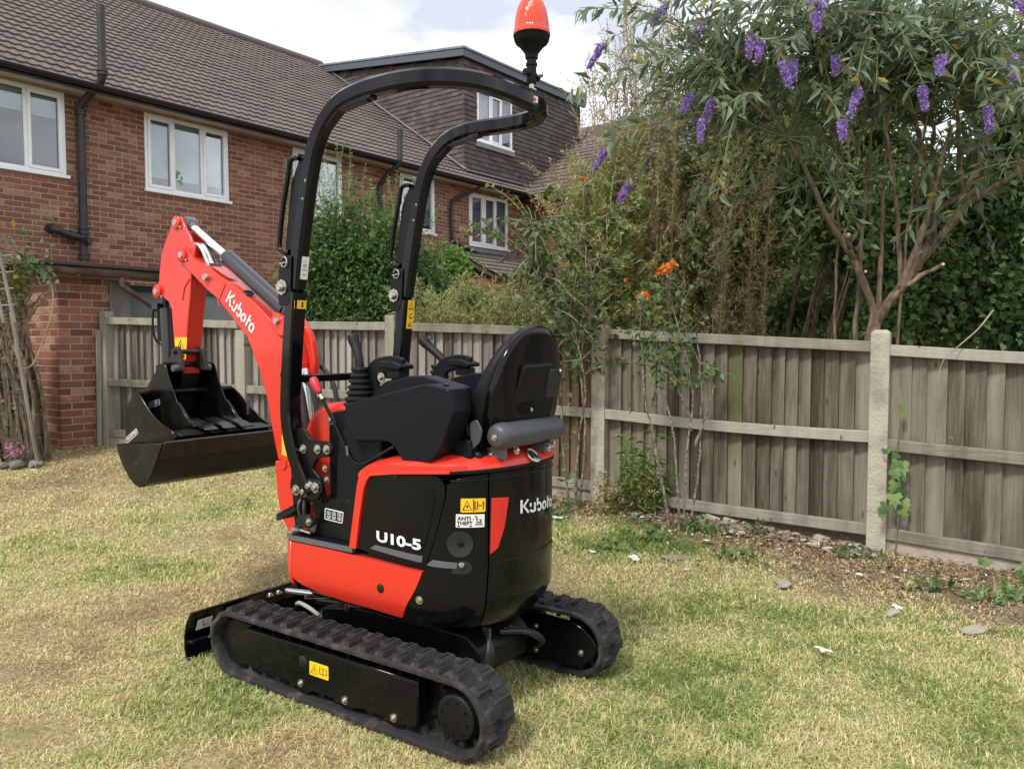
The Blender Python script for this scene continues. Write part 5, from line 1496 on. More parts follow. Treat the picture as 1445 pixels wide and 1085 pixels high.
for (x, y, z, r) in ((1.06, 5.47, 1.92, .042), (1.02, 5.48, 1.90, .036), (1.11, 5.48, 1.95, .034), (0.91, 5.48, 1.735, .038), (0.87, 5.48, 1.72, .026), (0.92, 5.5, 1.94, .022), (0.79, 5.55, 1.85, .015)):
    rose_bloom((x - b2[0], y - b2[1], z - b2[2]), r, orose)
rose_bloom((0.51 - base[0], 5.85 - base[1], 2.6 - base[2]), 0.025, rose)

# --- young bamboo at the foot of the fence
bb = (0.86, 5.92, gz(0.86, 5.92))
bam = empty("young_bamboo", bb, 0, "bright green young bamboo at the foot of the fence beside the concrete post", "plant")
pths = []
for k in range(22):
    x = rng.uniform(0.76, 1.10); h = rng.uniform(0.3, 0.75)
    pths.append([(x, 5.93, 0.12), (x + rng.uniform(-.05, .05), 5.88, h * 0.6), (x + rng.uniform(-.12, .10), 5.82, h + 0.05)])
stems("canes", [rel(p, bb) for p in pths], 0.004, 0.002, 'green_stem', bam, 4)
P_, D_, L_, W_ = along_leaves([rel(p, bb) for p in pths], 60, (0.06, 0.12), 0.16, start=0.2, droop=0.5)
rest = local_singles(P_, D_, L_, W_, bb, 120, MAT['lime'], bam)
leaf_cloud("foliage", MAT['lime'], P_[rest], D_[rest], L_[rest], W_[rest], bam)
dw = [[(x, 5.9, 0.1), (x + rng.uniform(-.08, .08), 5.86, 0.25), (x + rng.uniform(-.2, .2), 5.8, rng.uniform(.25, .5))] for x in np.linspace(0.72, 1.0, 14)]
spray_shrub("withered_weed", "withered tan weed tangle under the young bamboo", (0.85, 5.9, 0.1), dw, 'twig', 'tan', 90, (0.02, 0.045), 0.4, twigs=5, twig_len=(0.05, 0.14), r0=0.003, cat="plant")

# --- ivy on the post
io = (2.48, 5.12, gz(2.48, 5.12))
ivy = empty("ivy", io, 0, "dark green ivy climbing the foot of the right-hand concrete post", "ivy")
m = MB(); m.tube([(0.02, 0.0, 0.0), (0.03, -0.02, 0.3), (0.0, -0.02, 0.55), (0.03, -0.01, 0.9)], 0.004, 5); m.build("stem", MAT['bark'], ivy)
iv = [(0.00, -0.03, 0.66), (0.03, -0.03, 0.60), (-0.02, -0.04, 0.56), (0.04, -0.04, 0.52), (-0.01, -0.05, 0.48), (0.03, -0.05, 0.43), (-0.02, -0.05, 0.40), (0.05, -0.04, 0.36), (-0.07, -0.06, 0.335), (-0.10, -0.06, 0.30), (0.03, -0.05, 0.30), (0.0, -0.04, 0.70), (-0.05, -0.03, 0.69), (0.02, -0.03, 0.98), (0.03, -0.03, 0.93), (-0.08, -0.03, 0.69), (0.0, -0.05, 0.62)]
def ivy_leaf_mesh(name):
    pts = [(0, 0), (-0.35, -0.12), (-0.5, 0.18), (-0.26, 0.36), (-0.36, 0.62), (-0.12, 0.62), (0, 1.0), (0.12, 0.62), (0.36, 0.62), (0.26, 0.36), (0.5, 0.18), (0.35, -0.12)]
    v = [(x, y, -0.10 * abs(x) - 0.12 * y * y) for x, y in pts] + [(0, 0.35, 0.0)]
    me = bpy.data.meshes.new(name); me.from_pydata(v, [], [(i, (i + 1) % 12, 12) for i in range(12)]); me.materials.append(MAT['ivy']); me.update()
    return me
ivm = ivy_leaf_mesh("leaf")
for k, p in enumerate(iv):
    s = rng.uniform(0.065, 0.105) * (1.0 if p[2] < 0.68 else 0.55)
    o = inst(ivm, "leaf", ivy, p, (R(90 + rng.uniform(-25, 10)), 0, R(-28 + rng.uniform(-35, 35))), (s, s, s))
    o.rotation_euler.rotate_axis('Z', R(180 + rng.uniform(-50, 50)))
for (n_, lb, p, cnt) in (("ivy", "small ivy sprig poking through under the fence at the right edge", (2.87, 4.80, gz(2.87, 4.8) + 0.1), 2), ("ivy", "ivy leaves at the extreme right end of the concrete board", (3.04, 4.62, gz(3.0, 4.6) + 0.1), 5), ("ivy", "tiny ivy sprig on the middle rail of the right-hand panel", (2.76, 4.93, 0.82), 3)):
    e = empty(n_, p, 0, lb, "ivy")
    for k in range(cnt):
        s = rng.uniform(0.05, 0.085) if cnt != 3 else 0.03
        o = inst(ivm, "leaf", e, (rng.uniform(-.05, .05) * (1 + cnt * .2), -0.05 + rng.uniform(-.02, .02), rng.uniform(-.03, .08)), (R(80 + rng.uniform(-25, 20)), 0, R(-25 + rng.uniform(-40, 40))), (s, s, s))
        o.rotation_euler.rotate_axis('Z', R(180 + rng.uniform(-60, 60)))
    m = MB(); m.tube([(0, 0.02, -0.05), (0.01, -0.02, 0.02), (0, -0.04, 0.06)], 0.002, 4); m.build("stem", MAT['bark'], e)
# dry stalk hanging over the fence
m = MB(); m.tube([tuple(v) for v in catmull([(3.05, 5.05, 1.62), (2.90, 4.95, 1.50), (2.75, 4.92, 1.38), (2.66, 4.90, 1.30), (2.62, 4.89, 1.17)], 6)], [0.006 - 0.00018 * k for k in range(25)], 6)
tag(m.build("dry_stalk", MAT['twig'], None), "bent dry stalk hanging over the top of the right-hand fence panel", "stalk")

# --- climber on a leaning trellis at the left edge
co = (-4.85, 7.55, gz(-4.8, 7.55))
cl = empty("dead_climber", (co[0] + 0.24, co[1], co[2]), 0, "withered climber of brown stems and netting at the left edge", "climber")
st = []
for k in range(120):
    x = rng.uniform(-5.35, -4.72)
    st.append([(x, 7.5 + rng.uniform(-.1, .2), 0.25), (x + rng.uniform(-.1, .1) - 0.05, 7.5 + rng.uniform(-.1, .1), 1.0), (x - 0.15 + rng.uniform(-.12, .12), 7.5, 1.6), (x - 0.12 + rng.uniform(-.2, .35), 7.5, rng.uniform(1.8, 2.3))])
stems("stems", [rel(p, co) for p in st], 0.020, 0.005, 'bark', cl)
mb = MB()
for k in range(12):
    a = -5.15 + 0.046 * k
    mb.tube(rel([(a + 0.05 + rng.uniform(-.03, .03), 7.36, 0.25), (a - 0.02 + rng.uniform(-.04, .04), 7.36 + rng.uniform(-.03, .03), 0.9), (a - 0.18 + rng.uniform(-.03, .03), 7.36, 1.75)], co), 0.004, 4)
for z in np.linspace(0.35, 1.7, 15):
    mb.tube(rel([(-5.15 - 0.14 * (z - .25), 7.36, z + rng.uniform(-.05, .05)), (-4.9 - 0.14 * (z - .25), 7.36, z + rng.uniform(-.06, .06)), (-4.65 - 0.14 * (z - .25), 7.36, z)], co), 0.0025, 4)
mb.build("netting", MAT['net_green'], cl, weld=False, kind='stuff')
tr = MB()
for (a, b) in (((-4.62, 7.3, 0.25), (-4.83, 7.3, 1.7)), ((-4.80, 7.3, 1.6), (-4.92, 7.3, 2.25)), ((-4.9, 7.3, 1.6), (-5.02, 7.3, 2.25))):
    tr.tube(rel([a, b], co), 0.017, 6)
for z in (1.75, 1.9, 2.05, 2.2): tr.tube(rel([(-5.1, 7.3, z), (-4.80, 7.3, z + 0.02)], co), 0.008, 5)
tr.build("trellis", MAT['board_grey'], cl)
lp = [[(-4.85 + rng.uniform(-.2, .25), 7.42, 1.6 + rng.uniform(0, .5)), (-4.8 + rng.uniform(-.25, .35), 7.38, 2.0 + rng.uniform(0, .3)), (-4.75 + rng.uniform(-.3, .35), 7.35, 2.1 + rng.uniform(-.25, .5))] for k in range(22)]
P_, D_, L_, W_ = along_leaves([rel(p, co) for p in lp], 18, (0.04, 0.09), 0.6, start=0.1)
leaf_cloud("foliage", MAT['rose_leaf'], P_, D_, L_, W_, cl)
P_, D_, L_, W_ = along_leaves([rel(p, co) for p in st], 16, (0.03, 0.06), 0.5, start=0.1)
leaf_cloud("withered_leaves", MAT['dead_leaf'], P_, D_, L_, W_, cl)
w = MB(); w.tube([tuple(v) for v in catmull(rel([(-4.52, 7.4, 2.0), (-4.5, 7.4, 1.75), (-4.62, 7.4, 1.4), (-4.7, 7.38, 1.22), (-4.78, 7.35, 1.2), (-4.85, 7.35, 1.4)], co), 5)], 0.008, 5); w.build("bare_cane", MAT['twig'], cl)

# --- pink flowers and edging stones at the left edge
po = (-4.62, 7.35, gz(-4.62, 7.35))
pk = empty("pink_flowers", po, 0, "small clump of pink flowers by the edging stones at the left edge", "flowers")
n = 160; p = nr.normal(size=(n, 3)) * np.array([0.055, 0.04, 0.045]) + np.array([0, 0, 0.13])
leaf_cloud("petals", MAT['pink'], p, unit(nr.normal(size=(n, 3)) + np.array([0, -.4, .4])), nr.uniform(.015, .028, n), nr.uniform(.015, .025, n), pk)
n = 150; p = nr.normal(size=(n, 3)) * np.array([0.13, 0.06, 0.03]) + np.array([0.02, 0.02, 0.05])
leaf_cloud("foliage", MAT['hedge'], p, unit(nr.normal(size=(n, 3)) + np.array([0, -.2, .7])), nr.uniform(.03, .06, n), nr.uniform(.012, .02, n), pk)
m = MB()
for k in range(10): m.tube([(rng.uniform(-.03, .03), rng.uniform(-.03, .03), 0), (rng.uniform(-.06, .06), rng.uniform(-.05, .04), 0.12)], 0.002, 4)
m.build("stems", MAT['green_stem'], pk, weld=False, kind='stuff')
def stone_mesh(name, seed, mat):
    rg = random.Random(seed); bm = bmesh.new(); bmesh.ops.create_icosphere(bm, subdivisions=2, radius=1)
    for v in bm.verts:
        q = 0.55 + 0.6 * rg.random() if rg.random() < 0.5 else 0.85 + 0.2 * rg.random()
        v.co *= q
        v.co.z = max(v.co.z, -0.5)
    me = bpy.data.meshes.new(name); bm.to_mesh(me); bm.free(); me.materials.append(mat); return me
sm = [stone_mesh("stone", k, MAT['grey_stone']) for k in range(3)]
for k, (x, y, sx, lb) in enumerate(((-4.86, 7.34, 0.12, "leftmost grey edging stone, cut by the left edge"), (-4.56, 7.28, 0.085, "rounded grey edging stone in front of the pink flowers"), (-4.42, 7.32, 0.075, "smaller mossy edging stone right of the pink flowers"), (-4.68, 7.25, 0.06, "small grey stone between the two larger edging stones"))):
    o = inst(sm[k % 3], "edging_stone", None, (x, y, gz(x, y) + 0.03), (0, 0, k * 1.3), (sx, sx * 0.8, sx * 0.62)); tag(o, lb, "stone", "edging stones at the left")

# --- rubble, paper scraps, weeds and dead leaves along the fence
rs = [stone_mesh("rubble", 10 + k, MAT['pale_stone']) for k in range(4)]
rub = MB(); RB = []
for k in range(85):
    t = rng.random(); x = 0.8 + 1.55 * t; y = 6.12 - 0.572 * (x - 0.8) - rng.uniform(0.02, 0.30)
    RB.append((x, y, rng.uniform(0.012, 0.05)))
# a broken footing under the raised panel
ft = MB()
rgf = random.Random(8)
for k in range(15):
    x = 0.82 + 0.108 * k; y = 6.115 - 0.572 * (x - 0.82)
    M = Matrix.Translation((x, y, gz(x, y) + rgf.uniform(-0.03, 0.0))) @ Matrix.Rotation(-0.52 + rgf.uniform(-.5, .5), 4, 'Z') @ Matrix.Rotation(rgf.uniform(-.3, .3), 4, 'X') @ Matrix.Rotation(rgf.uniform(-.3, .3), 4, 'Y')
    q = rgf.uniform(0.6, 1.1); ft.prism([(-0.06 * q, -0.05), (0.02, -0.06 * q), (0.065 * q, -0.03), (0.055, 0.05), (-0.01, 0.06 * q), (-0.055, 0.04)], 'z', -0.03, 0.022 + rgf.uniform(-.012, .018), M)
tag(ft.build("broken_footing", MAT['gravel_board'], None, smooth=0, bevel=0.008, seg=1, kind='stuff'), "crumbled pale concrete footing under the raised fence panel", "rubble")
rub = MB()
for (x, y, s) in RB:
    q = stone_mesh("t", int(x * 1000), None); vs = [(v.co.x * s + x, v.co.y * s * 0.8 + y, v.co.z * s * 0.5 + gz(x, y) + 0.008) for v in q.vertices]
    rub.cur = rng.random(); rub.add(vs, [tuple(p.vertices) for p in q.polygons]); bpy.data.meshes.remove(q)
tag(rub.build("rubble", MAT['stone'], None, smooth=0, weld=False, kind='stuff'), "loose pale rubble and chippings under the fence panel", "rubble")
for k, (x, y, sx, sy, lb) in enumerate(((1.02, 4.90, 0.15, 0.07, "flat tan broken slab lying in the grass below the orange rose"), (2.27, 3.83, 0.13, 0.055, "pale broken stone in the grass at the right edge"), (1.98, 4.05, 0.10, 0.04, "low pale stone in the grass left of the one at the right edge"), (1.55, 4.45, 0.11, 0.06, "pale lump of rubble alone on the lawn in the middle right"))):
    o = inst(rs[k % 4], "stone", None, (x, y, gz(x, y) + 0.012), (0, 0, 0.4 * k), (sx * 0.75, sy * 0.8, 0.018)); tag(o, lb, "stone", "stones lying on the lawn")

def scrap_mesh(seed):
    rg = random.Random(seed); n = 5; v = []; f = []
    for j in range(n):
        for i in range(n):
            v.append(((i / (n - 1) - .5) * (1 + rg.uniform(-.2, .2)), (j / (n - 1) - .5) * (1 + rg.uniform(-.2, .2)), rg.uniform(-.12, .2)))
    for j in range(n - 1):
        for i in range(n - 1):
            if (i, j) in ((0, 0), (n - 2, n - 2)) and seed % 2: continue
            f.append((j * n + i, j * n + i + 1, (j + 1) * n + i + 1, (j + 1) * n + i))
    me = bpy.data.meshes.new("paper_scrap"); me.from_pydata(v, [], f); me.materials.append(MAT['paper']); me.update(); return me
scm = [scrap_mesh(k) for k in range(4)]
scr = [(0.76, 4.85, .085, "large white paper scrap lying below the bamboo, left of the tan slab"), (1.29, 5.20, .075, "white paper scrap by the fence right of the tan slab"), (1.40, 3.51, .075, "white paper scrap alone on the open lawn at lower right"), (0.51, 4.98, .05, "narrow white paper scrap on the grass beside the digger"), (0.33, 5.72, .07, "white paper scrap just right of the engine cover"), (1.04, 4.66, .04, "small white paper scrap in front of the tan slab"), (2.02, 4.10, .05, "white scrap beside the low pale stone near the right"), (2.62, 3.66, .06, "brown curled scrap at the right edge"), (1.46, 5.27, .04, "small white scrap under the middle of the fence panel"), (2.05, 4.62, .05, "white scrap on the soil below the concrete post"), (2.26, 4.6, .045, "white scrap on the bare soil right of the post foot"), (0.94, 5.72, .06, "white scrap under the bamboo leaves")]
for k, (x, y, s, lb) in enumerate(scr):
    o = inst(scm[k % 4], "paper_scrap", None, (x, y, gz(x, y) + 0.025), (rng.uniform(-.15, .15), rng.uniform(-.15, .15), rng.uniform(0, 3)), (s, s * 0.6, s * 0.5))
    if 'brown' in lb: o.data = o.data.copy(); o.data.materials[0] = MAT['dead_leaf']; o.name = "dry_leaf"
    tag(o, lb, "leaf" if 'brown' in lb else "paper scrap", None if 'brown' in lb else "paper scraps on the lawn")
wd = [(0.67, 5.05), (0.96, 5.27), (1.42, 5.40), (1.39, 4.85), (2.61, 4.29), (2.40, 4.45), (2.80, 4.35), (2.95, 5.1), (0.9, 5.62), (1.25, 5.5), (2.2, 5.0), (1.7, 5.45), (0.35, 5.9), (0.3, 5.75)]
wl = ["broad green weed on the grass below the bamboo", "green weed tuft at the foot of the orange rose", "weed under the middle of the grey fence panel", "small weed right of the tan slab", "ivy seedling patch on the soil at the right", "leafy weed on the soil left of the ivy patch", "weed on the soil near the right edge", "weed against the concrete board at right", "weed at the left foot of the orange rose", "weed at the right foot of the orange rose", "weed just left of the ivy post", "weed at the foot of the raised panel", "weed at the foot of the climbing rose", "weed beside the engine cover under the rose"]
for (x, y), lb in zip(wd, wl):
    e = empty("weed", (x, y, gz(x, y)), 0, lb, "weed", "weeds along the fence"); n = rng.randint(26, 50); sp = rng.uniform(.05, .10)
    p = nr.normal(size=(n, 3)) * np.array([sp, sp * .8, 0.018]) + np.array([0, 0, 0.04])
    leaf_cloud("leaves", MAT['hedge'] if rng.random() < .6 else MAT['ivy'], p, unit(nr.normal(size=(n, 3)) + np.array([0, 0, .5])), nr.uniform(.03, .065, n), nr.uniform(.02, .04, n), e)
n = 4200; x = nr.uniform(0.2, 3.2, n); y = 6.35 - 0.573 * (x - 0.7) - np.abs(nr.normal(size=n)) * (0.30 + 0.22 * np.clip(x - 0.8, 0, 2)) - 0.1
p = np.stack([x, y, gz_np(x, y) + nr.uniform(0.004, 0.02, n)], 1); d = nr.normal(size=(n, 3)) * np.array([1, 1, .25])
ll = leaf_cloud("leaf_litter", MAT['dead_leaf'], p, unit(d), nr.uniform(.012, .045, n), nr.uniform(.008, .022, n)); tag(ll, "brown dead leaves and bits of bark scattered along the foot of the fence", "leaf litter")
n = 260; x = nr.uniform(0.4, 3.0, n); y = 6.3 - 0.573 * (x - 0.7) - np.abs(nr.normal(size=n)) * 0.55 - 0.1
p = np.stack([x, y, gz_np(x, y) + nr.uniform(0.010, 0.025, n)], 1); d = nr.normal(size=(n, 3)) * np.array([1, 1, .3])
pc = leaf_cloud("pale_chips", MAT['paper'], p, unit(d), nr.uniform(.008, .030, n), nr.uniform(.006, .018, n)); tag(pc, "tiny pale chips of paper and plaster strewn over the soil along the fence", "chips")
# ------------------------------------------------------------------ the mini excavator (own frame: x right, y forward, z up)
EX = empty("mini_excavator", (-0.285, 3.244, 0.0), R(55.5), "orange and black mini excavator on rubber tracks with an orange beacon on its roll bar", "excavator")
bolt_m = MB(); bolt_m.lathe([(0.0, 0.012), (0.007, 0.012), (0.010, 0.008), (0.010, 0.003), (0.016, 0.003), (0.016, 0.0)], (0, 0, 0), (0, 0, 1), 8)
BOLT = bolt_m.mesh("bolt", MAT['zinc'], smooth=40)
def bolt(p, n, parent, s=1.0):
    q = Vector(n).to_track_quat('Z', 'Y')
    o = inst(BOLT, "bolt", parent, p); o.rotation_mode = 'QUATERNION'; o.rotation_quaternion = q; o.scale = (s, s, s)
    return o

# ---- tracks
CY0, CY1, CZ, CR = -0.44, 0.745, 0.151, 0.131
def track_pt(s, r):
    """point and outward normal on the track's loop; s along the loop"""
    Ls = CY1 - CY0; q = math.pi * CR
    s = s % (2 * Ls + 2 * q)
    if s < Ls: return (CY0 + s, CZ + r, 0.0, 1.0)
    s -= Ls
    if s < q:
        a = math.pi / 2 - s / CR
        return (CY1 + r * math.cos(a), CZ + r * math.sin(a), math.cos(a), math.sin(a))
    s -= q
    if s < Ls: return (CY1 - s, CZ - r, 0.0, -1.0)
    s -= Ls; a = -math.pi / 2 - s / CR
    return (CY0 + r * math.cos(a), CZ + r * math.sin(a), math.cos(a), math.sin(a))
LOOP = 2 * (CY1 - CY0) + 2 * math.pi * CR
NL = 37
def make_track(x0, x1, side):
    t = empty("track", (0, 0, 0), 0, parent=EX)
    xc = (x0 + x1) / 2; hw = (x1 - x0) / 2
    prof = [(-hw, -0.012), (-hw, 0.000), (-hw + 0.012, 0.006), (-hw + 0.03, 0.000), (hw - 0.03, 0.000), (hw - 0.012, 0.006), (hw, 0.000), (hw, -0.012), (hw - 0.01, -0.017), (-hw + 0.01, -0.017)]
    m = MB(); n = NL * 4; vs = []
    for k in range(n):
        for (dx, dr) in prof:
            y, z, ny, nz = track_pt(LOOP * k / n, CR + dr)
            vs.append((xc + dx, y, z))
    kk = len(prof)
    m.add(vs, [(i * kk + q, i * kk + (q + 1) % kk, ((i + 1) % n) * kk + (q + 1) % kk, ((i + 1) % n) * kk + q) for i in range(n) for q in range(kk)])
    belt = m.build("rubber_belt", MAT['rubber'], t, smooth=45)
    # staggered tread lugs, raised blocks with sloping flanks
    def lug(x_a, x_b, h, l0, l1):
        q = MB()
        q.add([(x_a, -l0, -0.004), (x_b, -l0 * 1.0, -0.004), (x_b, l0, -0.004), (x_a, l0, -0.004), (x_a + 0.008, -l1, h), (x_b - 0.010, -l1, h), (x_b - 0.010, l1, h), (x_a + 0.008, l1, h)],
              [(3, 2, 1, 0), (4, 5, 6, 7), (0, 1, 5, 4), (1, 2, 6, 5), (2, 3, 7, 6), (3, 0, 4, 7)])
        q.box(x_a + 0.018, x_b - 0.020, -0.0035, 0.0035, h - 0.002, h + 0.004)
        return q.mesh("tread_lug", MAT['rubber'], smooth=0)
    mA = lug(-hw + 0.012, 0.006, 0.0185, 0.023, 0.017); mB = lug(-0.006, hw - 0.012, 0.0185, 0.023, 0.017)
    for k in range(NL):
        for half, me in ((0, mA), (0.5, mB)):
            y, z, ny, nz = track_pt(LOOP * (k + half) / NL, CR)
            o = inst(me, "tread_lug", belt, (xc, y, z))
            o.rotation_euler = (math.atan2(-ny, nz), 0, 0)
    # inner drive teeth
    te = MB()
    for k in range(NL):
        y, z, ny, nz = track_pt(LOOP * (k + 0.25) / NL, CR - 0.017)
        ty, tz = nz, -ny
        for sx in (-0.028, 0.028):
            b = [(xc + sx - 0.009, y + ty * q - ny * h, z + tz * q - nz * h) for (q, h) in ((-0.016, -0.002), (0.016, -0.002), (0.006, 0.028), (-0.006, 0.028))] + [(xc + sx + 0.009, y + ty * q - ny * h, z + tz * q - nz * h) for (q, h) in ((-0.016, -0.002), (0.016, -0.002), (0.006, 0.028), (-0.006, 0.028))]
            te.add(b, [(0, 1, 2, 3), (7, 6, 5, 4), (0, 4, 5, 1), (1, 5, 6, 2), (2, 6, 7, 3), (3, 7, 4, 0)])
    te.build("drive_teeth", MAT['rubber'], belt, smooth=0, weld=False, kind='stuff')
    out_x = x0 if side < 0 else x1; s = -1 if side < 0 else 1     # outer face
    # idler wheel at the front
    w = MB(); w.lathe([(0.02, -0.05), (0.095, -0.05), (0.118, -0.03), (0.118, -0.02), (0.098, -0.012), (0.098, 0.012), (0.118, 0.02), (0.118, 0.03), (0.095, 0.05), (0.02, 0.05)], (xc, CY1, CZ), (1, 0, 0), 28)
    w.build("idler_wheel", MAT['black_paint'], t)
    # sprocket with teeth at the rear
    sp = MB(); sp.lathe([(0.02, -0.02), (0.088, -0.02), (0.098, -0.012), (0.098, 0.012), (0.088, 0.02), (0.02, 0.02)], (xc, CY0, CZ), (1, 0, 0), 28)
    for k in range(11):
        a = 2 * math.pi * k / 11; M = Matrix.Translation((xc, CY0, CZ)) @ Matrix.Rotation(a, 4, 'X')
        sp.prism([(-0.018, 0.08), (0.018, 0.08), (0.008, 0.120), (-0.008, 0.120)], 'x', -0.010, 0.010, M)
    sp.build("sprocket", MAT['black_paint'], t)
    mo = MB()
    mo.lathe([(0.0, -0.06), (0.09, -0.06), (0.09, -0.02), (0.078, 0.0), (0.078, 0.012), (0.074, 0.016), (0.066, 0.017), (0.0, 0.017)], (xc + s * 0.055, CY0, CZ), (s, 0, 0), 32)
    mot = mo.build("drive_hub", MAT['black_paint'], t)
    for k in range(8):
        a = 2 * math.pi * k / 8 + 0.2
        h = MB(); h.lathe([(0.0, 0.004), (0.0042, 0.004), (0.006, 0.0)], (xc + s * 0.072, CY0 + 0.055 * math.cos(a), CZ + 0.055 * math.sin(a)), (s, 0, 0), 6)
        h.build("cap_screw", MAT['black_gloss'], mot, smooth=0)
    # side frame: box beam with cover plate on the outer face
    fr = MB(); fr.box(xc - 0.055, xc + 0.055, CY0 + 0.22, CY1 - 0.16, 0.07, 0.235)
    fr.prism([(CY0 - 0.02, 0.09), (CY0 + 0.25, 0.075), (CY0 + 0.25, 0.23), (CY0 - 0.02, 0.22)], 'x', xc - s * 0.02 - 0.012, xc - s * 0.02 + 0.012)
    fr.build("track_frame", MAT['black_paint'], t, bevel=0.006)
    for q in range(3):
        y = (0.323, 0.08, -0.166)[q]
        r = MB(); r.lathe([(0.01, -0.06), (0.045, -0.06), (0.045, -0.025), (0.03, -0.02), (0.03, 0.02), (0.045, 0.025), (0.045, 0.06), (0.01, 0.06)], (xc, y, 0.078), (1, 0, 0), 18)
        r.build("track_roller", MAT['black_paint'], t)
    return t, xc, s
LT, lxc, ls = make_track(-0.495, -0.315, -1)
RT, rxc, rs = make_track(0.315, 0.495, 1)
def cover(parent, xo, th, poly, hole=None, name="cover_plate"):
    m = MB(); m.prism(poly, 'x', xo, xo + th)
    o = m.build(name, MAT['black_gloss'], parent, bevel=0.003, seg=2)
    return o
cp = round_poly([(-0.275, 0.232), (0.665, 0.232), (0.795, 0.155), (0.66, 0.075), (0.39, 0.072), (0.36, 0.062), (0.28, 0.062), (0.25, 0.070), (0.12, 0.070), (0.10, 0.060), (0.03, 0.060), (0.0, 0.070), (-0.10, 0.070), (-0.13, 0.060), (-0.20, 0.060), (-0.23, 0.071), (-0.27, 0.071)], [0.006, 0.07, 0.09, 0.07] + [0.02] * 13, 5)
cpo = cover(LT, -0.478, 0.006, cp)
fl_ = MB(); fl_.box(-0.478, -0.425, -0.275, 0.655, 0.232, 0.237); fl_.box(-0.478, -0.43, -0.279, -0.274, 0.075, 0.236)
fl_.build("cover_flange", MAT['black_gloss'], LT, bevel=0.002, seg=1)
for y, z in ((0.323, 0.086), (0.08, 0.080), (-0.166, 0.080)): bolt((-0.479, y, z), (-1, 0, 0), LT, 1.0)
h = MB(); h.lathe([(0.0, 0.0015), (0.019, 0.0015), (0.022, 0.0)], (-0.478, 0.312, 0.175), (-1, 0, 0), 18); h.lathe([(0.006, 0.003), (0.0, 0.003)], (-0.478, 0.306, 0.168), (-1, 0, 0), 8)
h.build("painted_grease_hole", MAT['ink'], LT)  # shade of the hole painted as a black disc over the solid cover
# cover plate on the inner face of the right track
rcp = round_poly([(-0.20, 0.238), (-0.46, 0.250), (-0.57, 0.155), (-0.47, 0.055), (-0.20, 0.06), (0.6, 0.08), (0.6, 0.23)], [0.02, 0.11, 0.11, 0.11, 0.02, 0.02, 0.02], 7)
cover(RT, 0.318, 0.006, rcp)
for y, z in ((-0.254, 0.195), (-0.254, 0.09), (-0.475, 0.125)): bolt((0.317, y, z), (-1, 0, 0), RT, 0.9)

# ---- undercarriage centre, slew ring, hoses
u = MB()
u.prism(round_poly([(-0.30, 0.13), (0.50, 0.13), (0.55, 0.18), (0.55, 0.26), (0.30, 0.30), (-0.25, 0.30), (-0.32, 0.24)], 0.03), 'x', -0.17, 0.17)
u.box(-0.37, 0.37, -0.13, -0.01, 0.13, 0.21); u.box(-0.37, 0.37, 0.27, 0.39, 0.13, 0.21)
u.build("undercarriage", MAT['black_paint'], EX, bevel=0.008)
u = MB(); u.lathe([(0.0, 0.30), (0.20, 0.30), (0.22, 0.31), (0.22, 0.345), (0.19, 0.37), (0.0, 0.37)], (0, 0, 0), (0, 0, 1), 36); u.build("slew_ring", MAT['black_paint'], EX)
for k in range(3):
    m = MB(); m.tube([tuple(v) for v in catmull([(-0.02 + 0.03 * k, -0.30, 0.28), (0.06 + 0.03 * k, -0.36, 0.27 - .01 * k), (0.15 + .02 * k, -0.37, 0.22 - .012 * k), (0.24, -0.33 + .01 * k, 0.17 - .012 * k), (0.33, -0.27, 0.15 - .01 * k)], 6)], 0.011, 8); m.build("hydraulic_hose", MAT['hose'], EX)
    m = MB(); m.tube([tuple(v) for v in catmull([(-0.13, -0.33 + .012 * k, 0.33), (-0.17 + .012 * k, -0.355, 0.26), (-0.19 + .015 * k, -0.34, 0.18), (-0.30, -0.30, 0.15)], 6)], 0.009, 8); m.build("hydraulic_hose", MAT['hose'], EX)
m = MB(); m.tube([tuple(v) for v in catmull([(-0.26, 0.60, 0.288), (-0.28, 0.56, 0.305), (-0.30, 0.50, 0.310), (-0.30, 0.46, 0.300), (-0.29, 0.43, 0.280)], 5)], 0.0085, 8); m.build("pale_hose", MAT['hose_grey'], EX)
m = MB(); m.tube([(-0.20, 0.62, 0.30), (-0.05, 0.52, 0.285)], 0.010, 8); m.tube([(-0.16, 0.40, 0.30), (-0.2, 0.36, 0.29)], 0.009, 8); m.build("steel_pipe", MAT['steel'], EX)

# ---- dozer blade
bl = empty("dozer_blade", (0, 0, 0), 0, parent=EX)
arc = [(1.02, 0.232), (1.055, 0.180), (1.072, 0.12), (1.072, 0.055), (1.052, 0.005)]
sec_bl = [(y, z) for y, z in arc] + [(y - 0.012, z) for y, z in arc[::-1]]
m = MB(); m.prism(sec_bl, 'x', -0.495, 0.495)
m.build("blade_plate", MAT['black_gloss'], bl, bevel=0.002, seg=1)
m = MB(); m.box(-0.495, 0.495, 1.004, 1.022, 0.226, 0.234); m.box(-0.49, 0.49, 1.02, 1.055, 0.09, 0.105); m.build("blade_rib", MAT['black_gloss'], bl, bevel=0.002, seg=1)
for x in (-0.22, 0.22):
    m = MB(); m.prism([(1.05, 0.17), (1.05, 0.08), (0.50, 0.15), (0.50, 0.21)], 'x', x - 0.025, x + 0.025); m.build("blade_arm", MAT['black_paint'], bl, bevel=0.004)
m = MB(); m.tube([(0.0, 0.52, 0.26), (0.0, 0.75, 0.235)], 0.03, 14); m.build("blade_cylinder", MAT['cylinder'], bl)
m = MB(); m.tube([(0.0, 0.75, 0.235), (0.0, 0.98, 0.21)], 0.014, 12); m.build("cylinder_rod", MAT['rod'], bl)
for x in (-0.10, -0.05): bolt((x, 0.98, 0.211), (0, 0, 1), bl, 1.2)
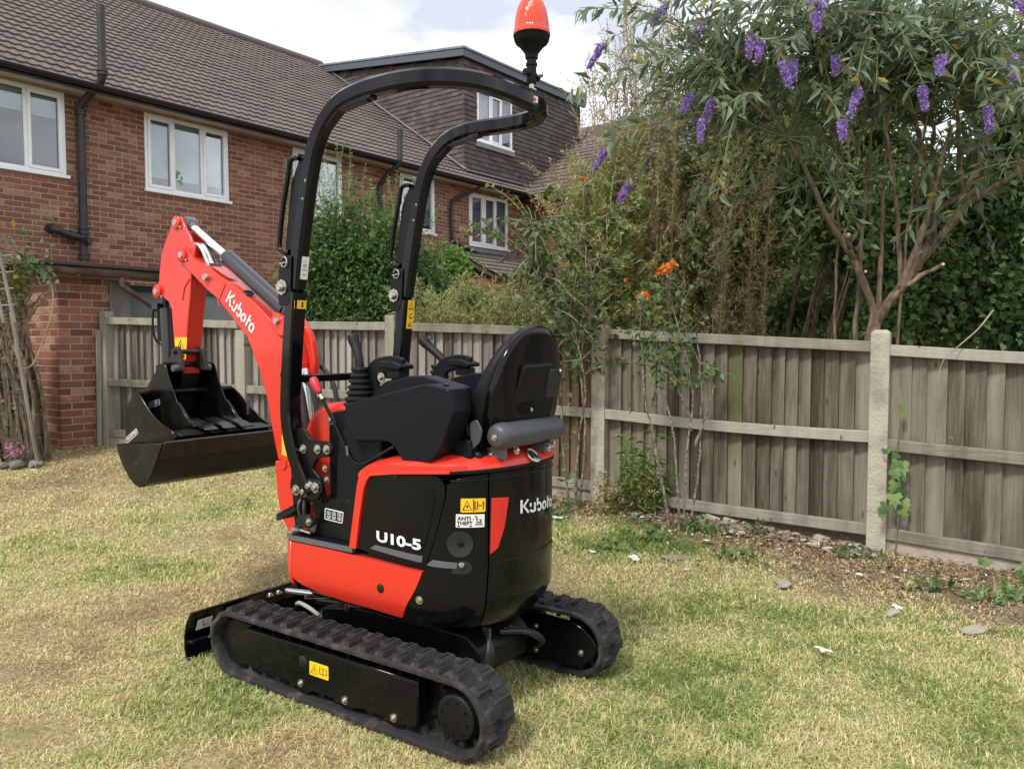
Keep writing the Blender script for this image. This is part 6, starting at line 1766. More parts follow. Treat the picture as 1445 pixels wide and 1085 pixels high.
m = MB(); m.tube([tuple(v) for v in catmull([(-0.405, 1.055, 0.10), (-0.405, 1.02, 0.10), (-0.405, 1.0, 0.12), (-0.40, 1.0, 0.16), (-0.37, 1.0, 0.175), (-0.355, 1.0, 0.14), (-0.355, 1.02, 0.11), (-0.355, 1.055, 0.11)], 4)], 0.006, 6); m.build("tie_down_ring", MAT['silver_pl'], bl)
m = MB(); m.add([(-0.452, 1.030, 0.186), (-0.375, 1.030, 0.186), (-0.375, 1.050, 0.135), (-0.452, 1.050, 0.135)], [(0, 1, 2, 3)]); m.build("tie_down_label", MAT['white_st'], bl, smooth=0)
m = MB()
for (a, b, c, d) in ((-0.425, -0.421, 0.182, 0.160), (-0.418, -0.409, 0.158, 0.146), (-0.398, -0.392, 0.156, 0.150)):
    yy = lambda z: 1.029 + (0.186 - z) / 0.051 * 0.02
    m.add([(a, yy(c) - .001, c), (b, yy(c) - .001, c), (b, yy(d) - .001, d), (a, yy(d) - .001, d)], [(0, 1, 2, 3)])
m.build("label_print", MAT['ink'], bl, smooth=0)

# ---- upper body: plan outline of the cover, used to wrap the panels
HALF = [(-.365, .50), (-.367, .35), (-.368, .2), (-.367, .05), (-.364, -.05), (-.357, -.14), (-.342, -.22), (-.315, -.29), (-.27, -.35), (-.21, -.39), (-.13, -.417), (-.05, -.43), (0, -.432)]
CTRL = HALF + [(-x, y) for x, y in HALF[::-1][1:]]
OUT = [(v.x, v.y) for v in catmull([(x, y, 0) for x, y in CTRL], 8)]
OS = [0.0]
for i in range(1, len(OUT)): OS.append(OS[-1] + math.hypot(OUT[i][0] - OUT[i - 1][0], OUT[i][1] - OUT[i - 1][1]))
OSN = np.array(OS); OXY = np.array(OUT)
def body_pt(s, z, d=0.0):
    x = float(np.interp(s, OSN, OXY[:, 0])); y = float(np.interp(s, OSN, OXY[:, 1]))
    e = 0.012
    tx = float(np.interp(s + e, OSN, OXY[:, 0]) - np.interp(s - e, OSN, OXY[:, 0])); ty = float(np.interp(s + e, OSN, OXY[:, 1]) - np.interp(s - e, OSN, OXY[:, 1]))
    L = math.hypot(tx, ty) or 1; nx, ny = ty / L, -tx / L      # travelling rearwards on the left: outward is -x
    if nx * x + ny * (y) < 0: nx, ny = -nx, -ny
    k = max(0.0, 0.47 - z) / 0.10
    d2 = d - 0.045 * k * k
    return (x + nx * d2, y + ny * d2, z)
def edge_z(s):      # height of the joint between the black covers and the orange deck
    return float(np.interp(s, [0.38, 0.48, 0.58, 0.68, 0.84, 0.925, 1.05, 1.16, 1.27, 1.40, 1.64, 1.74, 1.84, 1.94], [0.898, .914, .928, .936, .943, .947, .949, .950, .949, .947, .943, .936, .928, .914]))

def panel(name, poly, d0, d1, mat, parent, bevel=0.004, ds=0.02, dz=0.04, bulge=0.0, seg=2, kind=None):
    """sheet of cover wrapped on the body: poly in (arc length, height), from depth d0 to d1"""
    bm = bmesh.new()
    f = bm.faces.new([bm.verts.new((p[0], p[1], 0)) for p in poly])
    s0 = min(p[0] for p in poly); s1 = max(p[0] for p in poly); z0 = min(p[1] for p in poly); z1 = max(p[1] for p in poly)
    q = s0 + ds
    while q < s1 - 1e-4:
        bmesh.ops.bisect_plane(bm, geom=bm.verts[:] + bm.edges[:] + bm.faces[:], plane_co=(q, 0, 0), plane_no=(1, 0, 0), dist=1e-5); q += ds
    q = z0 + dz
    while q < z1 - 1e-4:
        bmesh.ops.bisect_plane(bm, geom=bm.verts[:] + bm.edges[:] + bm.faces[:], plane_co=(0, q, 0), plane_no=(0, 1, 0), dist=1e-5); q += dz
    top = bmesh.ops.extrude_face_region(bm, geom=bm.faces[:])
    tv = {v for v in top['geom'] if isinstance(v, bmesh.types.BMVert)}
    for v in bm.verts:
        s, z = v.co.x, v.co.y
        b = 0.0
        if bulge and v in tv:
            a = (s - s0) / (s1 - s0); c = (z - z0) / (z1 - z0)
            b = bulge * math.sin(math.pi * min(1, max(0, a))) * math.sin(math.pi * min(1, max(0, c)))
        v.co = body_pt(s, z, (d1 + b) if v in tv else d0)
    bmesh.ops.recalc_face_normals(bm, faces=bm.faces)
    me = bpy.data.meshes.new(name); bm.to_mesh(me); bm.free()
    me.materials.append(MAT[mat]); me.polygons.foreach_set("use_smooth", [True] * len(me.polygons)); me.set_sharp_from_angle(angle=R(38)); me.update()
    o = bpy.data.objects.new(name, me); link(o, parent)
    if bevel:
        b = o.modifiers.new("edge", 'BEVEL'); b.width = bevel; b.segments = seg; b.limit_method = 'ANGLE'; b.angle_limit = R(50)
    if kind: o['kind'] = kind
    return o

body = empty("engine_cover", (0, 0, 0), 0, parent=EX)
# lower core, whole outline; upper core behind the operator's feet
def core(z_levels, smax0, smax1, d, name, mat):
    idx = [i for i in range(len(OUT)) if smax0 <= OS[i] <= smax1][::2]
    n = len(idx); vs = []
    for z in z_levels:
        for i in idx: vs.append(body_pt(OS[i], z, d))
    m = MB(); L = len(z_levels)
    m.add(vs, [(k * n + i, k * n + (i + 1) % n, (k + 1) * n + (i + 1) % n, (k + 1) * n + i) for k in range(L - 1) for i in range(n)] + [tuple(range(n))[::-1], tuple((L - 1) * n + i for i in range(n))])
    return m.build(name, MAT[mat], body, smooth=40)
TOT = OS[-1]
core([0.365, 0.38, 0.40, 0.43, 0.47, 0.602], 0.03, TOT - 0.03, -0.018, "lower_shell", 'black_gloss')
core([0.602, 0.75, 0.90], 0.40, TOT - 0.40, -0.018, "upper_shell", 'black_gloss')
# orange lower side panel
pA = round_poly([(0.004, 0.598), (0.285, 0.597), (0.496, 0.590), (0.694, 0.577), (0.668, 0.515), (0.626, 0.448), (0.578, 0.378), (0.43, 0.390), (0.282, 0.392), (0.16, 0.405), (0.06, 0.420), (0.004, 0.445)], [0.01, 0.0, 0.0, 0.012, 0.05, 0.05, 0.015, 0, 0, 0, 0.03, 0.02])
panel("lower_side_panel", pA, -0.02, 0.006, 'orange', body, bevel=0.006)
# front face of the lower body with the rounded orange corner
m = MB()
fc = []
for k in range(9):
    a = math.pi - (math.pi / 2) * k / 8
    fc.append((-0.365 + 0.055 + 0.061 * math.cos(a), 0.495 + 0.055 * math.sin(a)))
fc += [(0.30, 0.55)]
vs = []
for z, dd in ((0.41, 0.02), (0.43, 0.006), (0.47, 0.0), (0.598, 0.0)):
    for (x, y) in fc: vs.append((x + dd * (0.7 if x < -0.32 else 0), y - dd * (1.0 if y > 0.51 else 0.2), z))
n = len(fc); m.add(vs, [(k * n + i, k * n + i + 1, (k + 1) * n + i + 1, (k + 1) * n + i) for k in range(3) for i in range(n - 1)])
o = m.build("front_corner_panel", MAT['orange'], body, smooth=50); sd = o.modifiers.new("t", 'SOLIDIFY'); sd.thickness = 0.008; sd.offset = 0
bolt(body_pt(0.684, 0.475, 0.008), tuple(Vector(body_pt(0.684, 0.475, 1)) - Vector(body_pt(0.684, 0.475, 0))), body, 1.0)
m = MB(); c = Vector(body_pt(0.503, 0.490, 0.005)); nrm = Vector(body_pt(0.503, 0.490, 1)) - Vector(body_pt(0.503, 0.490, 0))
m.lathe([(0.0, 0.007), (0.012, 0.006), (0.017, 0.003), (0.018, 0.0)], c, nrm, 20); m.build("rubber_plug", MAT['rubber_soft'], body)
# black recessed side panel (with the model lettering)
pB = round_poly([(0.386, 0.622), (0.408, 0.745), (0.436, 0.868), (0.462, 0.908), (0.52, 0.922), (0.667, 0.932), (0.752, 0.932), (0.780, 0.905), (0.782, 0.857), (0.757, 0.76), (0.728, 0.661), (0.705, 0.605), (0.60, 0.606)], [0.006, 0.02, 0.03, 0.03, 0.02, 0, 0.03, 0.03, 0.02, 0.03, 0.03, 0.012, 0])
panel("side_cover", pB, -0.016, 0.003, 'black_gloss', body, bevel=0.006)
pB2 = round_poly([(0.435, 0.655), (0.452, 0.745), (0.478, 0.85), (0.515, 0.895), (0.66, 0.905), (0.735, 0.895), (0.745, 0.85), (0.728, 0.76), (0.705, 0.68), (0.690, 0.652)], 0.03)
panel("cover_recess_rim", pB2, -0.004, 0.006, 'black_gloss', body, bevel=0.005, bulge=0.006)
panel("grip_strip", round_poly([(0.478, 0.651), (0.697, 0.636), (0.692, 0.613), (0.452, 0.634)], 0.004), 0.0, 0.009, 'silver_pl', body, bevel=0.003)
# orange frame arching over it
pF = round_poly([(0.346, 0.624), (0.368, 0.740), (0.394, 0.885), (0.420, 0.935), (0.47, 0.952), (0.60, 0.962), (0.76, 0.968), (0.86, 0.970), (0.86, 0.945), (0.752, 0.940), (0.667, 0.938), (0.52, 0.928), (0.456, 0.914), (0.428, 0.870), (0.402, 0.745), (0.381, 0.622)], [0.004, 0.02, 0.05, 0.04, 0.02, 0, 0, 0, 0, 0, 0, 0.02, 0.03, 0.03, 0.02, 0.004])
panel("orange_side_frame", pF, -0.02, 0.012, 'orange', body, bevel=0.006)
# rear left cover (stickers, horn, lock)
pC = round_poly([(0.582, 0.372), (0.630, 0.446), (0.672, 0.513), (0.699, 0.577), (0.709, 0.602), (0.732, 0.660), (0.761, 0.759), (0.787, 0.858), (0.790, 0.890), (0.812, 0.918), (0.86, 0.932), (0.936, 0.936), (0.936, 0.60), (0.928, 0.50), (0.918, 0.365)], [0.01, 0.04, 0.04, 0.02, 0.02, 0.03, 0.03, 0.03, 0.03, 0.03, 0.01, 0.006, 0, 0, 0.01])
panel("rear_side_cover", pC, -0.016, 0.006, 'black_gloss', body, bevel=0.005)
# rear hood and right side
pD = round_poly([(0.943, 0.938), (1.16, 0.940), (1.40, 0.938), (1.40, 0.365), (1.16, 0.362), (0.924, 0.365), (0.934, 0.50), (0.942, 0.60)], [0.006, 0, 0.006, 0.01, 0, 0.01, 0, 0])
panel("rear_hood", pD, -0.016, 0.006, 'black_gloss', body, bevel=0.005)
panel("right_side_cover", round_poly([(1.406, 0.936), (1.95, 0.915), (1.95, 0.60), (2.29, 0.60), (2.29, 0.40), (1.8, 0.37), (1.406, 0.365)], 0.01), -0.016, 0.006, 'black_gloss', body)
panel("hood_band", round_poly([(0.948, 0.612), (1.39, 0.610), (1.39, 0.598), (0.948, 0.600)], 0.003), 0.0, 0.009, 'black_gloss', body, bevel=0.002)
# drip edge under the deck
panel("deck_trim", [(0.80, 0.953), (0.93, 0.957), (1.16, 0.960), (1.52, 0.953), (1.52, 0.938), (1.16, 0.944), (0.93, 0.941), (0.80, 0.938)], -0.01, 0.014, 'black_plastic', body, bevel=0.004)
panel("deck_trim", [(0.80, 0.918), (0.93, 0.921), (1.16, 0.922), (1.50, 0.915), (1.50, 0.910), (1.16, 0.916), (0.93, 0.915), (0.80, 0.912)], 0.0, 0.009, 'black_plastic', body, bevel=0.002)
# red reflector wedge
panel("red_reflector", round_poly([(0.951, 0.848), (1.028, 0.842), (1.008, 0.736), (0.978, 0.662), (0.945, 0.643)], 0.004), 0.0, 0.008, 'red_ink', body, bevel=0.001, seg=1)
# fuel recess: flat black disc painted for the hole's shade, inside a raised rim
c0 = Vector(body_pt(0.835, 0.687, 0.0)); nv = (Vector(body_pt(0.835, 0.687, 1)) - Vector(body_pt(0.835, 0.687, 0))).normalized()
m = MB(); m.lathe([(0.048, 0.004), (0.047, 0.0085), (0.041, 0.0085), (0.036, 0.0068), (0.0, 0.0066)], c0, nv, 28); fr_ = m.build("painted_fuel_recess", MAT['ink'], body)
m = MB(); m.lathe([(0.014, 0.005), (0.013, 0.012), (0.008, 0.014), (0.0, 0.014)], c0 + Vector((0.004, 0, 0.003)), nv, 16); m.build("recess_nozzle", MAT['black_gloss'], fr_)
panel("latch_trim", round_poly([(0.712, 0.607), (0.735, 0.627), (0.826, 0.621), (0.822, 0.599), (0.735, 0.603)], 0.004), 0.0, 0.009, 'silver_pl', body, bevel=0.003)
panel("latch_pocket", round_poly([(0.80, 0.580), (0.865, 0.578), (0.880, 0.600), (0.865, 0.625), (0.83, 0.625)], 0.012), 0.0, 0.0075, 'ink', body, bevel=0.002)
c1 = Vector(body_pt(0.84, 0.614, 0.006)); m = MB(); m.lathe([(0.0, 0.014), (0.008, 0.014), (0.012, 0.009), (0.012, 0.0)], c1, nv, 14); m.build("cover_lock", MAT['zinc'], body)

# ---- orange deck on top
def deck():
    lev = [(-0.006, -0.012), (0.0, 0.0), (0.006, 0.012), (0.022, 0.030), (0.05, 0.043), (0.10, 0.052), (0.17, 0.058)]
    idx = [i for i in range(len(OUT)) if 0.385 <= OS[i] <= TOT - 0.385][::2]; n = len(idx); vs = []
    for (ins, h) in lev:
        for i in idx:
            p = body_pt(OS[i], 0.9, 0.012 - max(0, ins))
            y = p[1] if p[1] < 0.10 - ins else 0.10 - ins
            vs.append((p[0], y, edge_z(OS[i]) + 0.012 + h))
    m = MB(); L = len(lev)
    m.add(vs, [(k * n + i, k * n + (i + 1) % n, (k + 1) * n + (i + 1) % n, (k + 1) * n + i) for k in range(L - 1) for i in range(n)] + [tuple((L - 1) * n + i for i in range(n))])
    return m.build("deck", MAT['orange'], body, smooth=50)
deck()
# emblem disc at the rear of the deck
m = MB(); ec = Vector((0.005, -0.4375, 0.9815)); en = Vector((-0.05, -0.70, 0.70)).normalized()
m.lathe([(0.034, 0.0), (0.034, 0.006), (0.029, 0.007), (0.028, 0.003), (0.0, 0.003)], ec, en, 28); emb = m.build("emblem", MAT['steel'], body)
M = Matrix.Translation(ec + en * 0.0045) @ en.to_track_quat('Z', 'Y').to_matrix().to_4x4()
m = MB(); m.prism([(-0.020, -0.016), (-0.008, -0.016), (0.0, 0.004), (0.010, -0.016), (0.020, -0.016), (0.004, 0.020), (-0.004, 0.020)], 'z', 0, 0.003, M); m.build("emblem_mark", MAT['ink'], emb, smooth=0)

# ---- floor plate, front tower
m = MB(); m.prism(round_poly([(-0.372, 0.13), (-0.372, 0.50), (-0.32, 0.56), (0.32, 0.56), (0.372, 0.50), (0.372, 0.13)], [0, .05, .05, .05, .05, 0]), 'z', 0.600, 0.622)
fp = m.build("floor_plate", MAT['black_plastic'], EX, bevel=0.006)
m = MB(); m.sweep([(-0.373, 0.14, 0.614), (-0.373, 0.49, 0.614), (-0.352, 0.543, 0.614)], [(-.004, -.010), (.004, -.010), (.004, .010), (-.004, .010)], up=(0, 0, 1)); m.build("floor_edge", MAT['silver_pl'], fp)
m = MB(); m.prism(round_poly([(0.08, 0.62), (0.33, 0.62), (0.30, 0.80), (0.29, 1.02), (0.22, 1.10), (0.05, 1.10), (0.05, 0.62)], 0.03), 'x', -0.312, 0.33)
m.build("front_tower", MAT['black_plastic'], EX, bevel=0.02, seg=3)
m = MB(); m.prism(round_poly([(0.34, 0.62), (0.60, 0.62), (0.63, 1.00), (0.585, 1.09), (0.50, 1.155), (0.34, 1.165)], [0.0, 0.03, 0.08, 0.05, 0.05, 0.0]), 'x', -0.20, 0.13)
m.build("front_cover", MAT['orange'], EX, bevel=0.03, seg=3)
m = MB(); m.prism(round_poly([(0.30, 0.62), (0.42, 0.62), (0.42, 1.12), (0.30, 1.14)], 0.02), 'x', -0.235, 0.165); m.build("front_cover_side", MAT['black_plastic'], EX, bevel=0.01)
bolt((-0.236, 0.40, 1.09), (-1, 0, 0), EX, 1.3)
# left mounting plates for the roll bar
m = MB(); m.prism(round_poly([(0.50, 1.06), (0.455, 1.06), (0.42, 1.02), (0.31, 1.015), (0.285, 0.985), (0.31, 0.955), (0.38, 0.945), (0.41, 0.90), (0.36, 0.865), (0.34, 0.80), (0.36, 0.762), (0.505, 0.762), (0.51, 0.86)], 0.012), 'x', -0.335, -0.320)
m.prism([(0.335, 0.77), (0.49, 0.77), (0.47, 0.622), (0.30, 0.622)], 'x', -0.262, -0.245)
m.box(-0.322, -0.25, 0.345, 0.49, 0.765, 0.778)
m.prism(round_poly([(0.52, 0.862), (0.35, 0.862), (0.33, 0.82), (0.37, 0.775), (0.50, 0.775), (0.53, 0.81)], 0.02), 'x', -0.350, -0.335)
m.build("roll_bar_mount", MAT['black_paint'], EX, bevel=0.003)
for (y, z) in ((0.456, 0.977), (0.371, 0.983), (0.318, 0.985)): bolt((-0.336, y, z), (-1, 0, 0), EX, 1.25)
for (y, z) in ((0.485, 0.808), (0.437, 0.807), (0.405, 0.833), (0.370, 0.830)): bolt((-0.351, y, z), (-1, 0, 0), EX, 1.45)
for (y, z) in ((0.345, 0.905), (0.335, 0.86)): bolt((-0.322, y, z), (-1, 0, 0), EX, 0.9)
m = MB(); m.prism(round_poly([(0.52, 0.862), (0.33, 0.862), (0.30, 0.64), (0.50, 0.64)], 0.02), 'x', 0.320, 0.350); m.build("roll_bar_mount", MAT['black_paint'], EX, bevel=0.003)
for k, (a, b_) in enumerate((((-0.30, 0.47, 0.80), (-0.33, 0.42, 0.66)), ((-0.29, 0.49, 0.80), (-0.34, 0.46, 0.68)))):
    m = MB(); m.tube([tuple(v) for v in catmull([a, (-0.352, 0.47 - .03 * k, 0.755), (-0.356, 0.455 - .02 * k, 0.70), b_], 5)], 0.007, 8); m.build("control_cable", MAT['hose'], EX)
m = MB(); m.prism(round_poly([(0.47, 0.70), (0.40, 0.72), (0.37, 0.685), (0.41, 0.66), (0.47, 0.665)], 0.01), 'x', -0.365, -0.345); m.build("pedal_block", MAT['rubber_soft'], EX, bevel=0.003)
bolt((-0.366, 0.395, 0.69), (-1, 0, 0), EX, 1.0)
m = MB(); m.lathe([(0.0, 0.03), (0.014, 0.03), (0.016, 0.02), (0.016, -0.03), (0.0, -0.03)], (-0.352, 0.475, 0.645), (-0.95, 0.25, 0.1), 12); m.tube([(-0.352, 0.475, 0.645), (-0.352, 0.40, 0.640)], 0.007, 8); m.build("pedal_shaft", MAT['zinc'], EX)
m = MB(); m.prism([(0.455, 0.665), (0.425, 0.665), (0.425, 0.635), (0.455, 0.635)], 'x', -0.346, -0.340); m.build("orange_tab", MAT['orange_dull'], EX, smooth=0)
# pedals and levers at the operator's feet
for (x, y) in ((-0.275, 0.60), (-0.12, 0.57)):
    pd = MB()
    Mx = Matrix.Translation((x, y, 0.69)) @ Matrix.Rotation(-0.45, 4, 'X')
    for k in range(6): pd.box(-0.040, 0.040, -0.065 + 0.022 * k, -0.050 + 0.022 * k, 0.0, 0.016, Mx)
    pd.box(-0.042, 0.042, -0.07, 0.065, -0.010, 0.004, Mx); pd.tube([(x, y - 0.02, 0.68), (x, y - 0.06, 0.63)], 0.012, 8)
    pd.build("foot_pedal", MAT['rubber_soft'], EX, smooth=0)
m = MB(); m.lathe([(0.0, 0.0), (0.022, 0.0), (0.022, 0.05), (0.012, 0.06), (0.0, 0.06)], (-0.27, 0.47, 0.655), (-0.9, 0.1, 0.0), 12); m.tube([(-0.2, 0.46, 0.65), (-0.34, 0.49, 0.65)], 0.009, 8); m.build("pedal_pivot", MAT['zinc'], EX)
m = MB(); m.box(-0.27, -0.255, 0.33, 0.345, 0.63, 0.72); m.build("red_stop", MAT['orange_dull'], EX, smooth=0)
m = MB(); m.prism(round_poly([(0.365, 0.742), (0.258, 0.737), (0.265, 0.690), (0.368, 0.695)], 0.006), 'x', -0.339, -0.3355); lbl = m.build("pictogram_label", MAT['white_ink'], EX, smooth=0); lbl.location = (0.0252, -0.006, 0)
m = MB(); m.prism(round_poly([(0.37, 0.775), (0.22, 0.79), (0.16, 0.622), (0.43, 0.622)], 0.015), 'x', -0.3130, -0.255); m.build("foot_well_panel", MAT['black_paint'], EX, bevel=0.004)
m = MB(); m.tube([(-0.335, 0.435, 0.643), (-0.22, 0.42, 0.643)], 0.014, 10); m.build("pale_tube", MAT['hose_grey'], EX)
m = MB(); m.prism(round_poly([(0.361, 0.738), (0.262, 0.733), (0.268, 0.694), (0.363, 0.699)], 0.004), 'x', -0.3397, -0.339)
m.build("label_field", MAT['ink'], lbl, smooth=0)
m = MB()
for y in (0.342, 0.312, 0.280): 
    m.box(-0.3404, -0.3397, y - 0.010, y + 0.010, 0.702, 0.704); m.box(-0.3404, -0.3397, y - 0.010, y + 0.010, 0.728, 0.730); m.box(-0.3404, -0.3397, y - 0.010, y - 0.0085, 0.704, 0.728); m.box(-0.3404, -0.3397, y + 0.0085, y + 0.010, 0.704, 0.728); m.box(-0.3404, -0.3397, y - 0.004, y + 0.003, 0.717, 0.723); m.box(-0.3404, -0.3397, y - 0.006, y + 0.006, 0.708, 0.711)
m.build("label_symbols", MAT['white_ink'], lbl, smooth=0, kind='stuff')

# ---- operator consoles
def console(sx):
    c = empty("console", (0, 0, 0), 0, parent=EX)
    X = lambda a, b: (min(sx * a, sx * b), max(sx * a, sx * b))
    side = round_poly([(0.204, 1.172), (-0.205, 1.262), (-0.312, 1.246), (-0.334, 1.164), (-0.273, 1.025), (-0.226, 0.980), (-0.093, 0.974), (-0.050, 1.025), (-0.020, 1.040), (0.152, 1.030), (0.212, 1.10)], [0.006, 0.025, 0.012, 0.012, 0.012, 0.008, 0.01, 0.012, 0.01, 0.01, 0.01])
    m = MB(); a, b = X(0.345, 0.235); m.prism(side, 'x', a, b); m.build("console_side", MAT['black_plastic'], c, bevel=0.006, seg=2)
    top = round_poly([(0.21, 1.155), (0.161, 1.205), (0.088, 1.258), (-0.02, 1.282), (-0.11, 1.284), (-0.275, 1.246), (-0.30, 1.16), (-0.22, 1.02), (0.15, 1.04)], 0.010)
    m = MB(); a, b = X(0.245, 0.165); m.prism(top, 'x', a, b); m.build("console_top", MAT['black_plastic'], c, bevel=0.006, seg=2)
    m = MB(); m.lathe([(0.0, 0.0), (0.013, 0.0), (0.013, 0.004), (0.0, 0.004)], (sx * 0.29, -0.255, 1.257), (0, -0.2, 1), 12); m.build("console_plug", MAT['ink'], c)
    # rubber bellows
    m = MB(); prof = []
    for k in range(6):
        r = 0.068 - 0.0055 * k; z = 1.155 + 0.023 * k
        prof += [(r - 0.010, z), (r, z + 0.006), (r, z + 0.012), (r - 0.012, z + 0.019)]
    prof = [(0.0, 1.15)] + prof + [(0.030, 1.295), (0.036, 1.303), (0.034, 1.312), (0.0, 1.314)]
    m.lathe(prof, (sx * 0.245, 0.222, 0), (0, 0, 1), 20); m.build("lever_bellows", MAT['rubber_soft'], c, smooth=30)
    # joystick grip
    m = MB(); P = [(0.245, 0.224, 1.305), (0.245, 0.226, 1.335), (0.242, 0.236, 1.365), (0.238, 0.252, 1.395), (0.235, 0.266, 1.420), (0.233, 0.272, 1.438), (0.233, 0.274, 1.446)]
    if sx > 0: P = [(x, y - 0.06 + (z - 1.305) * 0.75, z - 0.01) for x, y, z in P]
    m.tube([(sx * x, y, z) for x, y, z in [tuple(v) for v in catmull(P, 4)]], [0.019, 0.0185, 0.018, 0.0178, 0.0175, 0.0175, 0.0178, 0.018, 0.0182, 0.0185, 0.019, 0.0195, 0.020, 0.021, 0.022, 0.023, 0.0238, 0.024, 0.024, 0.0235, 0.0228, 0.021, 0.018, 0.013, 0.006], 14)
    jo = m.build("joystick", MAT['rubber_soft'], c, smooth=60)
    if sx > 0:
        m = MB(); m.lathe([(0.0, 0.004), (0.010, 0.003), (0.012, 0.0)], (0.233, 0.262, 1.432), (0.2, -0.7, 0.7), 10); m.build("horn_button", MAT['grey_plastic'], jo)
    # arm rest on its bracket
    m = MB(); m.sweep([tuple(v) for v in catmull([(sx * 0.215, 0.175, 1.195), (sx * 0.215, 0.185, 1.262), (sx * 0.215, 0.165, 1.305), (sx * 0.215, 0.11, 1.322), (sx * 0.215, 0.06, 1.324), (sx * 0.215, 0.02, 1.314)], 4)], [(-0.034, -0.012), (0.034, -0.012), (0.034, 0.012), (-0.034, 0.012)], up=(1, 0, 0))
    m.build("arm_rest_bracket", MAT['black_plastic'], c, bevel=0.006)
    m = MB(); m.prism(round_poly([(0.125, 1.314), (0.0, 1.306), (-0.005, 1.322), (0.04, 1.338), (0.12, 1.338)], 0.012), 'x', *X(0.255, 0.175)); m.build("arm_rest", MAT['vinyl'], c, bevel=0.010, seg=3)
    m = MB(); m.box(*X(0.245, 0.19), 0.015, 0.085, 1.27, 1.302); m.tube([(sx * 0.22, 0.03, 1.26), (sx * 0.22, 0.03, 1.30)], 0.012, 8); m.build("arm_rest_adjuster", MAT['black_plastic'], c, bevel=0.005)
    bolt((sx * 0.25, 0.10, 1.275), (sx, 0, 0), c, 1.2)
    return c
console(-1); console(1)
# blade / travel lever with red grip
lv = empty("blade_lever", (0, 0, 0), 0, parent=EX)
m = MB(); m.tube([tuple(v) for v in catmull([(-0.352, 0.344, 1.217), (-0.353, 0.30, 1.155), (-0.353, 0.235, 1.07), (-0.353, 0.185, 0.995), (-0.350, 0.160, 0.957), (-0.345, 0.125, 0.945), (-0.335, 0.09, 0.955), (-0.31, -0.02, 1.020)], 5)], 0.0075, 8); m.build("lever_rod", MAT['black_gloss'], lv)
m = MB(); m.tube([(-0.352, 0.340, 1.211), (-0.352, 0.345, 1.219), (-0.352, 0.374, 1.260), (-0.352, 0.380, 1.268)], [0.010, 0.015, 0.0185, 0.013], 12); m.build("lever_grip", MAT['red_grip'], lv)
m = MB(); m.tube([(-0.352, 0.335, 1.204), (-0.352, 0.322, 1.186)], 0.0095, 10); m.build("lever_nut", MAT['zinc'], lv)
m = MB(); m.prism([(0.186, 1.012), (0.176, 1.012), (0.172, 0.975), (0.182, 0.975)], 'x', -0.362, -0.358); m.build("lever_tag", MAT['silver_pl'], lv, smooth=0)
m = MB(); m.tube([(0.35, 0.30, 1.255), (0.35, 0.315, 1.285)], [0.013, 0.017], 10); m.build("lever_grip", MAT['red_grip'], lv)
m = MB(); m.tube([(0.35, 0.30, 1.255), (0.35, 0.18, 1.03)], 0.007, 8); m.build("lever_rod", MAT['black_gloss'], lv)

# ---- seat
seat = empty("seat", (0, 0, 0), 0, parent=EX)
def loft(name, rings, mat, parent, n=28, p=2.6, smooth=50):
    """rings: (cx, cy, cz, half width x, half depth y); superellipse sections"""
    m = MB(); vs = []
    for (cx_, cy_, cz_, a, b) in rings:
        for k in range(n):
            t = 2 * math.pi * k / n; c, s = math.cos(t), math.sin(t)
            vs.append((cx_ + a * math.copysign(abs(c) ** (2 / p), c), cy_ + b * math.copysign(abs(s) ** (2 / p), s), cz_))
    L = len(rings)
    m.add(vs, [(k * n + i, k * n + (i + 1) % n, (k + 1) * n + (i + 1) % n, (k + 1) * n + i) for k in range(L - 1) for i in range(n)] + [tuple(range(n))[::-1], tuple((L - 1) * n + i for i in range(n))])
    return m.build(name, MAT[mat], parent, smooth=smooth)
SX = 0.02
def back_rings(front, dz=0.0, shrink=0.0):
    R_ = []
    for (z, w, yb, t) in ((1.045, 0.175, -0.315, 0.085), (1.08, 0.205, -0.325, 0.090), (1.15, 0.220, -0.342, 0.080), (1.22, 0.223, -0.360, 0.070), (1.29, 0.214, -0.380, 0.056), (1.35, 0.192, -0.398, 0.044), (1.40, 0.158, -0.413, 0.034), (1.435, 0.120, -0.424, 0.027), (1.457, 0.082, -0.431, 0.021), (1.469, 0.045, -0.435, 0.015), (1.474, 0.012, -0.437, 0.008)):
        if front: R_.append((SX, yb + t * 0.30, z, w, t))
        else: R_.append((SX, yb - t * 0.35 - 0.008, z, w + 0.007, t * 0.55))
    return R_
loft("backrest", back_rings(True), 'vinyl', seat, p=2.8)
loft("seat_back_shell", back_rings(False), 'black_gloss', seat, p=3.4)
def shell_panel(name, poly, off, th, mat, parent):
    """flat detail on the rear of the seat shell; poly in (x, z)"""
    m = MB(); 
    tilt = math.atan2(0.062, 0.25)
    M = Matrix.Translation((SX, -0.419 - off, 1.15)) @ Matrix.Rotation(tilt, 4, 'X')
    m.prism([(x, z - 1.15) for x, z in poly], 'y', -th, 0.02, M)
    return m.build(name, MAT[mat], parent, bevel=0.006, seg=2)
shell_panel("shell_recess_panel", round_poly([(-0.10, 1.33), (0.12, 1.335), (0.13, 1.16), (-0.13, 1.14)], 0.02), -0.006, 0.004, 'black_paint', seat)
shell_panel("map_pocket", round_poly([(0.075, 1.315), (0.175, 1.31), (0.175, 1.20), (0.08, 1.195)], 0.015), -0.006, 0.010, 'ink', seat)
bolt((SX + 0.135, -0.468, 1.30), (0, -1, 0.2), seat, 0.5); bolt((SX - 0.01, -0.428, 1.155), (0, -1, 0.2), seat, 0.5)
